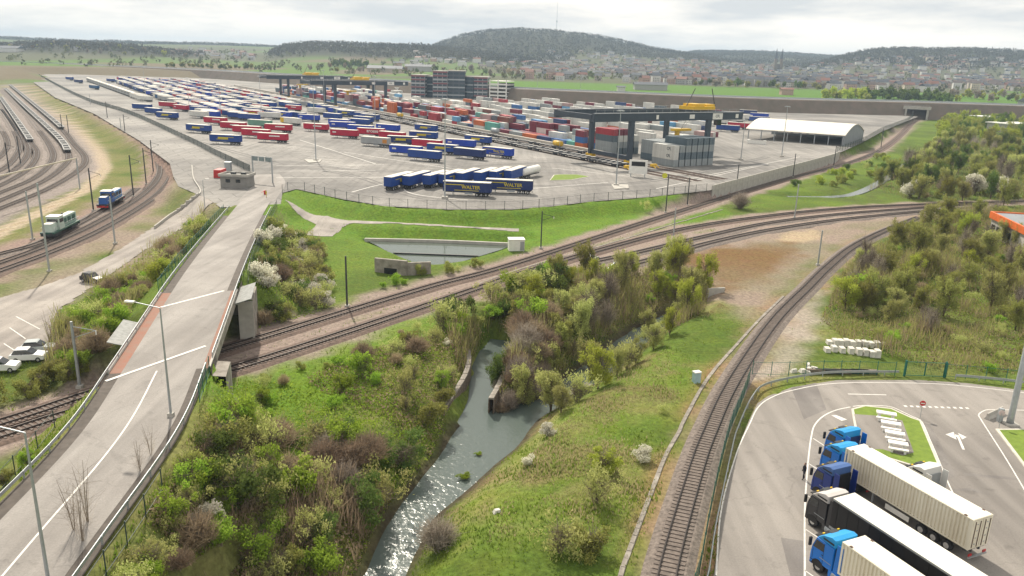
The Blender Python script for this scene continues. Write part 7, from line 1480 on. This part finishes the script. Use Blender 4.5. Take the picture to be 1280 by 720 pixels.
# ------------------------------------------------------------------ far trees, woods and houses
def far_tree_mesh(seed, m, n=260): return foliage_mesh(seed, n, 4.6, 9.0, 1.0, 1.5, 9, m, 1.1, .4)
FT = {k: [far_tree_mesh(500 + i * 3 + j, m) for j in range(2)] for i, (k, m) in enumerate((('olive', L_OLIVE), ('dark green', L_DARKG), ('pale grey', L_GREY), ('lime green', L_LIME), ('brown', L_BROWN)))}
FTK = MB().tube([(0, 0, -.5), (0, 0, 5)], [.35, .2], 6).mesh('trunk', M_BARK)
fr_ = random.Random(12)
FARN = [0]; FARLATE = []
def far_tree(x, Y, kind, s, where):
    X = (x - 640) / FPX * Y; FARN[0] += 1
    if FARN[0] > 46 and FARN[0] % 4: FARLATE.append((fr_.choice(FT[kind]), (X, Y, gz(X, Y)), fr_.uniform(0, 6), (s, s, s * 1.1))); return
    X = (x - 640) / FPX * Y; z = gz(X, Y); t = thing('tree', '%s far tree %s' % (kind, where), 'tree', (X, Y, z), fr_.uniform(0, 6), 'far trees'); obj('crown', fr_.choice(FT[kind]), t, None, 0, (s, s, s * fr_.uniform(.9, 1.3))); obj('trunk', FTK, t, None, 0, s)
for i in range(34): far_tree(1062 + i * 3.1 + fr_.uniform(-2, 2), 905 + fr_.uniform(0, 90), 'dark green', fr_.uniform(.9, 1.35), 'in the dark row behind the motorway at right')
for i in range(12): far_tree(1012 + i * 4.6, 880 + fr_.uniform(0, 80), ('lime green', 'olive')[i % 2], fr_.uniform(.9, 1.5), 'in the bright clump behind the motorway')
for i in range(26): far_tree(845 + i * 6.5 + fr_.uniform(-4, 4), 1120 + fr_.uniform(0, 160), fr_.choice(('olive', 'pale grey', 'dark green')), fr_.uniform(.8, 1.4), 'at the lower edge of the town')
for i in range(40): far_tree(390 + i * 9 + fr_.uniform(-6, 6), 1330 + fr_.uniform(0, 260), fr_.choice(('olive', 'pale grey', 'dark green', 'brown')), fr_.uniform(.7, 1.3), 'along the field edge behind the office blocks')
for i in range(30): far_tree(215 + i * 4.4 + fr_.uniform(-3, 3), 1330 + fr_.uniform(0, 60), fr_.choice(('dark green', 'olive', 'dark green')), fr_.uniform(.6, 1.0), 'in the dark hedge beyond the motorway at left')
for i in range(30): far_tree(5 + i * 8 + fr_.uniform(-6, 6), 1700 + fr_.uniform(0, 200), fr_.choice(('olive', 'lime green', 'brown', 'pale grey')), fr_.uniform(.8, 1.4), 'in the valley at the far left')
for i in range(16): far_tree(418 + i * 2.6, 1560 + fr_.uniform(0, 80), 'dark green', fr_.uniform(1.0, 1.5), 'in the dark grove on the green field')
for i in range(26): far_tree(1165 + i * 5 + fr_.uniform(-3, 3), 880 + fr_.uniform(0, 240), fr_.choice(('olive', 'pale grey', 'lime green', 'dark green')), fr_.uniform(.7, 1.2), 'behind the motorway at the right edge')
join_plants('far_tree_rows', 'far hedges and tree rows beyond the motorway', FARLATE, 'trees')
# woods on the hills as one mass
n = 62000; Yw = rng.uniform(1750, 5200, n); xw = rng.uniform(-60, 1360, n); Xw = (xw - 640) / FPX * Yw; _, Ww = far_height(Xw, Yw); k = (Ww > .33 + .2 * vnoise(Xw, Yw, 220, 31)); Xw, Yw = Xw[k], Yw[k]; Zw = terrain(Xw, Yw); n = len(Xw)
rep = 6; S = rng.uniform(.8, 1.5, n); C = np.repeat(np.stack([Xw, Yw, Zw], 1), rep, 0); s = np.repeat(S, rep); dd = rng.normal(size=(n * rep, 3)); dd /= np.linalg.norm(dd, axis=1)[:, None]
C = C + dd * (s * 4.0)[:, None] * np.array([1, 1, .9]) + np.stack([0 * s, 0 * s, s * 6.0], 1); V, F = quads_at(C, 3.9, rng); lv = np.repeat(np.clip(.5 + .5 * vnoise(Xw, Yw, 170, 33) + rng.normal(size=n) * .25, 0, 1), rep)
L_WOOD = leafmat('leafless wood', (.085, .085, .075), (.12, .115, .085), .3); stuff(obj('wood', mesh_np('wood', V, F, L_WOOD, leaf=np.repeat(lv, 4))), 'leafless brown woods covering the distant hills', 'wood')
# trees among the town houses
n = 2100; Yw = rng.uniform(1250, 2650, n); xw = rng.uniform(-30, 1310, n); Xw = (xw - 640) / FPX * Yw; Zw = terrain(Xw, Yw); k = rng.random(n) < np.where(xw > 600, 1, .45); Xw, Yw, Zw = Xw[k], Yw[k], Zw[k]; n = len(Xw); rep = 9; C = np.repeat(np.stack([Xw, Yw, Zw], 1), rep, 0); dd = rng.normal(size=(n * rep, 3)); dd /= np.linalg.norm(dd, axis=1)[:, None]; C = C + dd * np.array([3.6, 3.6, 3.4]) + np.array([0, 0, 4.5]); V, F = quads_at(C, 4.2, rng); lv = np.repeat(rng.random(n), rep)
stuff(obj('town_trees', mesh_np('town_trees', V, F, leafmat('town trees', (.10, .115, .06), (.18, .19, .10), .3), leaf=np.repeat(lv, 4))), 'many small trees between the far town houses', 'trees')
WALLS = [('white', (.70, .69, .66)), ('cream', (.62, .55, .42)), ('grey', (.42, .41, .40)), ('rose', (.52, .36, .30)), ('beige', (.52, .46, .38))]; ROOFS = [('slate', (.085, .095, .115)), ('brown', (.13, .10, .09)), ('red', (.22, .10, .075))]
HM = {}
def house_mesh(i, j, v):
    if (i, j, v) not in HM:
        w, d, h = ((11, 10, 7.5), (16, 10, 8), (13, 11, 11), (25, 12, 11))[v]; b = MB().box((0, 0, h / 2 - 1), (w, d, h + 2)); b.add([(-w / 2 - .4, -d / 2 - .5, h), (w / 2 + .4, -d / 2 - .5, h), (w / 2 + .4, d / 2 + .5, h), (-w / 2 - .4, d / 2 + .5, h), (-w / 2 - .4, 0, h + d * .38), (w / 2 + .4, 0, h + d * .38)], [(0, 1, 5, 4), (2, 3, 4, 5), (0, 4, 3), (1, 2, 5), (3, 2, 1, 0)], 1)
        for f in range(2 if h < 8 else 3):
            for x in np.arange(-w / 2 + 1.6, w / 2 - 1, 2.7): b.box((x, -d / 2, 1.6 + f * 2.8), (1.1, .12, 1.4), 0, 2)
        HM[(i, j, v)] = b.mesh('house', [mat('wall ' + WALLS[i][0], WALLS[i][1], .8, .08, .2), mat('roof ' + ROOFS[j][0], ROOFS[j][1], .8, .15, .2), M_GLASS])
    return HM[(i, j, v)]
H_ = []
for _ in range(1250):
    x = fr_.uniform(645, 1300); Y = 1240 + 1350 * fr_.random() ** 1.2
    if x > 1150 and Y < 1350: continue
    if x < 800 and Y < 1480 and fr_.random() < .8: continue
    H_.append((x, Y))
for _ in range(45): H_.append((fr_.uniform(200, 330), fr_.uniform(1900, 2500)))
for _ in range(40): H_.append((fr_.uniform(480, 660), fr_.uniform(1650, 2300)))
for _ in range(14): H_.append((fr_.uniform(20, 110), fr_.uniform(1750, 2200)))
HX = np.array([(x - 640) / FPX * Y for x, Y in H_]); HY = np.array([Y for x, Y in H_]); HZ = terrain(HX, HY); _, HW = far_height(HX, HY)
hs = sorted([(HY[i], HX[i], HZ[i], H_[i][0]) for i in range(len(H_)) if HW[i] < .62]); rest = hs[290:]; b = MB(); allm = [mat('wall ' + q[0], q[1]) for q in WALLS] + [mat('roof ' + q[0], q[1]) for q in ROOFS]
for Y, X, z, x in hs[:290]:
    i, j, v = fr_.choice((0, 0, 0, 1, 2, 3, 4)), fr_.choice((0, 0, 0, 0, 1, 1, 2)), fr_.choice((0, 0, 0, 1, 1, 2)); o = obj('house', house_mesh(i, j, v), None, (X, Y, z), fr_.uniform(-.6, .6))
    tag(o, '%s house with %s roof in the far town, %s' % (WALLS[i][0], ROOFS[j][0], ('left of the wooded hill' if x < 520 else 'under the big hill' if x < 760 else 'in mid town' if x < 960 else 'at the right of town')), 'house', 'houses of the far town')
for Y, X, z, x in rest:
    a = fr_.uniform(-.6, .6); w = fr_.choice((9, 13, 18)); h = fr_.choice((6, 6, 9)); i, j = fr_.choice((0, 0, 0, 1, 2, 3, 4)), fr_.choice((5, 5, 5, 6, 6, 7)); b.box((X, Y, z + h / 2 - 1), (w, 9, h + 2), a, i); b.box((X, Y, z + h + 1.4), (w + .8, 10, 2.8), a, j, (1, .06, 0))
if rest: stuff(b.build('far_houses', allm), 'mass of tiny far houses on the town slope', 'houses')
# radio mast, church and long low halls beyond the motorway
Y = 3300; X = (684 - 640) / FPX * Y; t = thing('radio_mast', 'thin radio mast on top of the big wooded hill', 'radio mast', (X, Y, gz(X, Y))); MB().tube([(0, 0, 0), (0, 0, 120)], [1.0, .4], 6).build('pole', M_GALV, t); MB().box((0, 0, 45), (4, 4, 6)).build('antenna_deck', M_GALV, t)
Y = 2300; X = (950 - 640) / FPX * Y; t = thing('church', 'church with two dark spires at the right end of town', 'church', (X, Y, gz(X, Y))); MB().box((0, 10, 8), (16, 34, 16)).build('nave', M_STONE, t)
for s in (-8, 8): MB().box((s, -10, 15), (7, 7, 30)).build('tower', M_STONE, t); MB().tube([(s, -10, 30), (s, -10, 58)], [4.6, .2], 8).build('spire', mat('roof slate', (.075, .08, .095)), t)
for x, Y, w, d, h, c, nm in ((800, 1010, 40, 16, 7, 'grey', 'long grey farm hall on the green field behind the motorway'), (765, 960, 9, 8, 5, 'white', 'small white farm shed on the green field'), (520, 1500, 48, 20, 9, 'grey', 'long pale hall on the field behind the far cranes'), (480, 1420, 60, 24, 7, 'beige', 'low beige works hall left of the office blocks'), (25, 1750, 60, 25, 8, 'white', 'bright white hall at the far left'), (965, 985, 14, 10, 7, 'rose', 'pink house with red roof behind the motorway'), (1275, 880, 40, 20, 9, 'grey', 'grey flat building behind the motorway at the right edge')):
    X = (x - 640) / FPX * Y; t = thing('farm_hall', nm, 'hall', (X, Y, gz(X, Y) - .5)); m_ = dict(WALLS)[c]; MB().box((0, 0, h / 2), (w, d, h)).build('wall', mat('wall ' + c, m_), t); MB().add([(-w / 2 - 1, -d / 2 - 1, h), (w / 2 + 1, -d / 2 - 1, h), (w / 2 + 1, d / 2 + 1, h), (-w / 2 - 1, d / 2 + 1, h), (-w / 2 - 1, 0, h + d * .2), (w / 2 + 1, 0, h + d * .2)], [(0, 1, 5, 4), (2, 3, 4, 5), (0, 4, 3), (1, 2, 5), (3, 2, 1, 0)]).build('roof', mat('roof ' + ('red' if 'red' in nm else 'slate'), (.2, .2, .2)), t)
# red machines and sheds right of the underpass
for i in range(26):
    x = 1186 + (i % 13) * 7.6 + fr_.uniform(-2, 2); y = 147 + (i // 13) * 4 + fr_.uniform(-1, 1); p = at(x, y, 1); t = thing('red_machine', 'red farm machine in the dealer yard right of the underpass', 'farm machine', (p.x, p.y, gz(p.x, p.y)), fr_.uniform(0, 6), 'red machines'); MB().box((0, 0, 2.2), (5, 2.4, 2.2), 0, 0, (.7, .9, .4)).build('body', M_RED, t); MB().box((-1, 0, 3.8), (1.6, 2.0, 1.5)).build('cab', M_GLASS, t)
    for q in ((-1.8, 1.3), (-1.8, -1.3), (1.8, 1.1), (1.8, -1.1)): MB().cyl((q[0], q[1], .9), .9, .5, 'y', 10).build('wheel', M_RUBBER, t)
for x0, x1, y, h, nm in ((1216, 1249, 147, 5, 'long pale roofed shed behind the red machines'), (1233, 1251, 158, 7, 'pale flat building before the red machines'), (1256, 1300, 166, 6, 'white halls at the right edge before the red machines')):
    a, b2 = at(x0, y, 0), at(x1, y, 0); L = (b2 - a).length; t = thing('dealer_shed', nm, 'shed', a, math.atan2((b2 - a).y, (b2 - a).x)); MB().box((L / 2, 8, h / 2), (L, 16, h)).build('wall', M_SHEDWALL if 'long' in nm else M_CONC, t); MB().box((L / 2, 8, h + .3), (L + 2, 18, .6)).build('roof', M_WHITE, t)
    for i in range(4): MB().box((L * (i + .5) / 4, -.05, h * .45), (L / 7, .1, h * .5)).build('window', M_GLASS, t)
a, b2 = at(1236, 293, 0), at(1330, 345, 0); t = thing('orange_warehouse', 'white hall with orange fascia half hidden by scrub at right edge', 'warehouse', a, math.atan2((b2 - a).y, (b2 - a).x)); L = (b2 - a).length; M_OR = mat('orange fascia', (.70, .15, .03), .5)
MB().box((L / 2, 9, 2.7), (L, 18, 5.4)).build('wall', M_CONC, t); MB().box((L / 2, -.3, 5.2), (L + 1, .5, 1.7)).build('fascia', M_OR, t); MB().box((-.4, 9, 5.2), (.5, 18, 1.7)).build('fascia', M_OR, t); MB().box((L / 2, 9, 5.6), (L + .6, 18.4, .3)).build('roof', M_SHEDWALL, t)
for i in range(5): MB().box((2 + i * 3.4, -.06, 2.2), (2.2, .12, 1.5)).build('window', M_GLASS, t)
# painted bays and tyre-worn lanes in the yard
for k in range(46):
    u = 20 + k * 9.0; a = yp(u, -108 + (k % 3)); d = Vector((math.cos(R(-24)), math.sin(R(-24)), 0))
    for off in (0, 30, 62): q = a + YV * off; x, y = px(q)
    for off in (0, 32):
        q = a + YV * off
        if 150 < px(q)[0] < 620 and inside(np.array([q.x]), np.array([q.y]), YARD)[0]: struct(MB().strip([Vector((*(q + d * s).to_2d(), 3.011)) for s in (0, 7, 14)], .09, -.09).build('bay_line', M_MARK))
M_TYRE = mat('tyre worn concrete', (.135, .13, .125), .9, .15, .3, coord='World')
for P, w in (([(300, 205), (360, 202), (440, 212), (520, 214), (620, 206), (720, 204), (860, 216)], .5), ([(310, 212), (380, 210), (450, 222), (520, 246), (600, 252)], .4), ([(350, 180), (400, 186), (470, 202), (560, 210)], .4), ([(640, 232), (720, 232), (800, 228), (880, 214), (960, 196)], .5), ([(700, 205), (760, 212), (830, 222), (900, 214)], .4), ([(250, 178), (300, 192), (350, 205)], .4)):
    for o_ in (-1.1, 1.1): struct(MB().strip([Vector((p.x, p.y, 3.006)) for p in off_line(smooth_line(wpoly(P, 3.0), 2.0), o_)], w, -w).build('tyre_track', M_TYRE))
# small lawn islands in the yard
for P in ([(687, 226), (692, 219), (700, 218.3), (722, 218.5), (737, 221), (715, 225)],): island('yard_lawn', wpoly(P, 3.0), M_LAWN, .35).location.z = 3.0
for P in ([(380, 200), (402, 200), (400, 203), (386, 204)], [(764, 231), (785, 231.5), (786, 236), (768, 237)]): k_ = struct(MB().prism([(p.x, p.y) for p in reversed(wpoly(P, 3.0))], 2.95, 3.25).build('kerb_island', M_CONC))
# yard lane lines
for q in (((345, 222), (480, 221.5)), ((350, 214), (470, 213)), ((345, 207), (480, 206)), ((430, 190), (560, 210)), ((375, 175), (470, 205)), ((660, 236), (760, 228)), ((690, 210), (800, 222)), ((820, 236), (960, 205)), ((850, 226), (1000, 196))):
    a, b2 = at(*q[0], 3), at(*q[1], 3); struct(MB().strip([Vector((*a.lerp(b2, i / 10).to_2d(), 3.012)) for i in range(11)], .16, -.16).build('lane_line', M_MARK))
mark('kerb_line', smooth_line(wpoly([(585, 250), (560, 248), (520, 243), (505, 236), (520, 229), (548, 226)], 3.0), 1.0), .35, z=3.014); mark('kerb_line', smooth_line(wpoly([(440, 240), (470, 232), (500, 226)], 3.0), 1.0), .35, z=3.014)
for i, (x1, y1, x2, y2) in enumerate(((5, 430, 22, 441), (12, 410, 32, 424), (20, 396, 50, 412))): a, b2 = at(x1, y1, .0), at(x2, y2, .0); struct(MB().strip([Vector((*a.lerp(b2, k / 6).to_2d(), .075)) for k in range(7)], .07, -.07).build('parking_line', M_MARK))

# ------------------------------------------------------------------ air
hz = bpy.data.materials.new('haze'); hz.use_nodes = True; nt = hz.node_tree; nt.nodes.clear(); ho = nt.nodes.new('ShaderNodeOutputMaterial'); hv = nt.nodes.new('ShaderNodeVolumePrincipled'); hv.inputs['Color'].default_value = (.60, .79, 1.0, 1); hv.inputs['Density'].default_value = HAZE; hv.inputs['Anisotropy'].default_value = 0.0
nt.links.new(hv.outputs['Volume'], ho.inputs['Volume'])
stuff(MB().box((0, 4550, 92), (15000, 10200, 208)).build('haze', hz), 'thin pale haze in the valley air', 'haze')

# ------------------------------------------------------------------ labels: look-alikes are told apart by their place
_ON = 'first second third fourth fifth sixth seventh eighth ninth tenth eleventh twelfth thirteenth fourteenth fifteenth sixteenth seventeenth eighteenth nineteenth'.split(); _TN = 'twenty thirty forty fifty sixty seventy eighty ninety'.split()
def ordinal(n):
    if n < 20: return _ON[n - 1]
    t, u = divmod(n, 10); return (_TN[t - 2][:-1] + 'ieth' if u == 0 else _TN[t - 2] + '-' + _ON[u - 1]) if n < 100 else 'hundred-and-' + ordinal(n - 100) if n > 100 else 'hundredth'
by = {}
for o in PENDING: by.setdefault(o['label'], []).append(o)
for lab, L in by.items():
    if len(L) < 2: continue
    if len(lab.split()) > 12: lab = ' '.join(lab.split()[:12])
    for i, o in enumerate(sorted(L, key=lambda q: px(q.location)[0])): o['label'] = '%s, %s from left' % (lab, ordinal(i + 1))
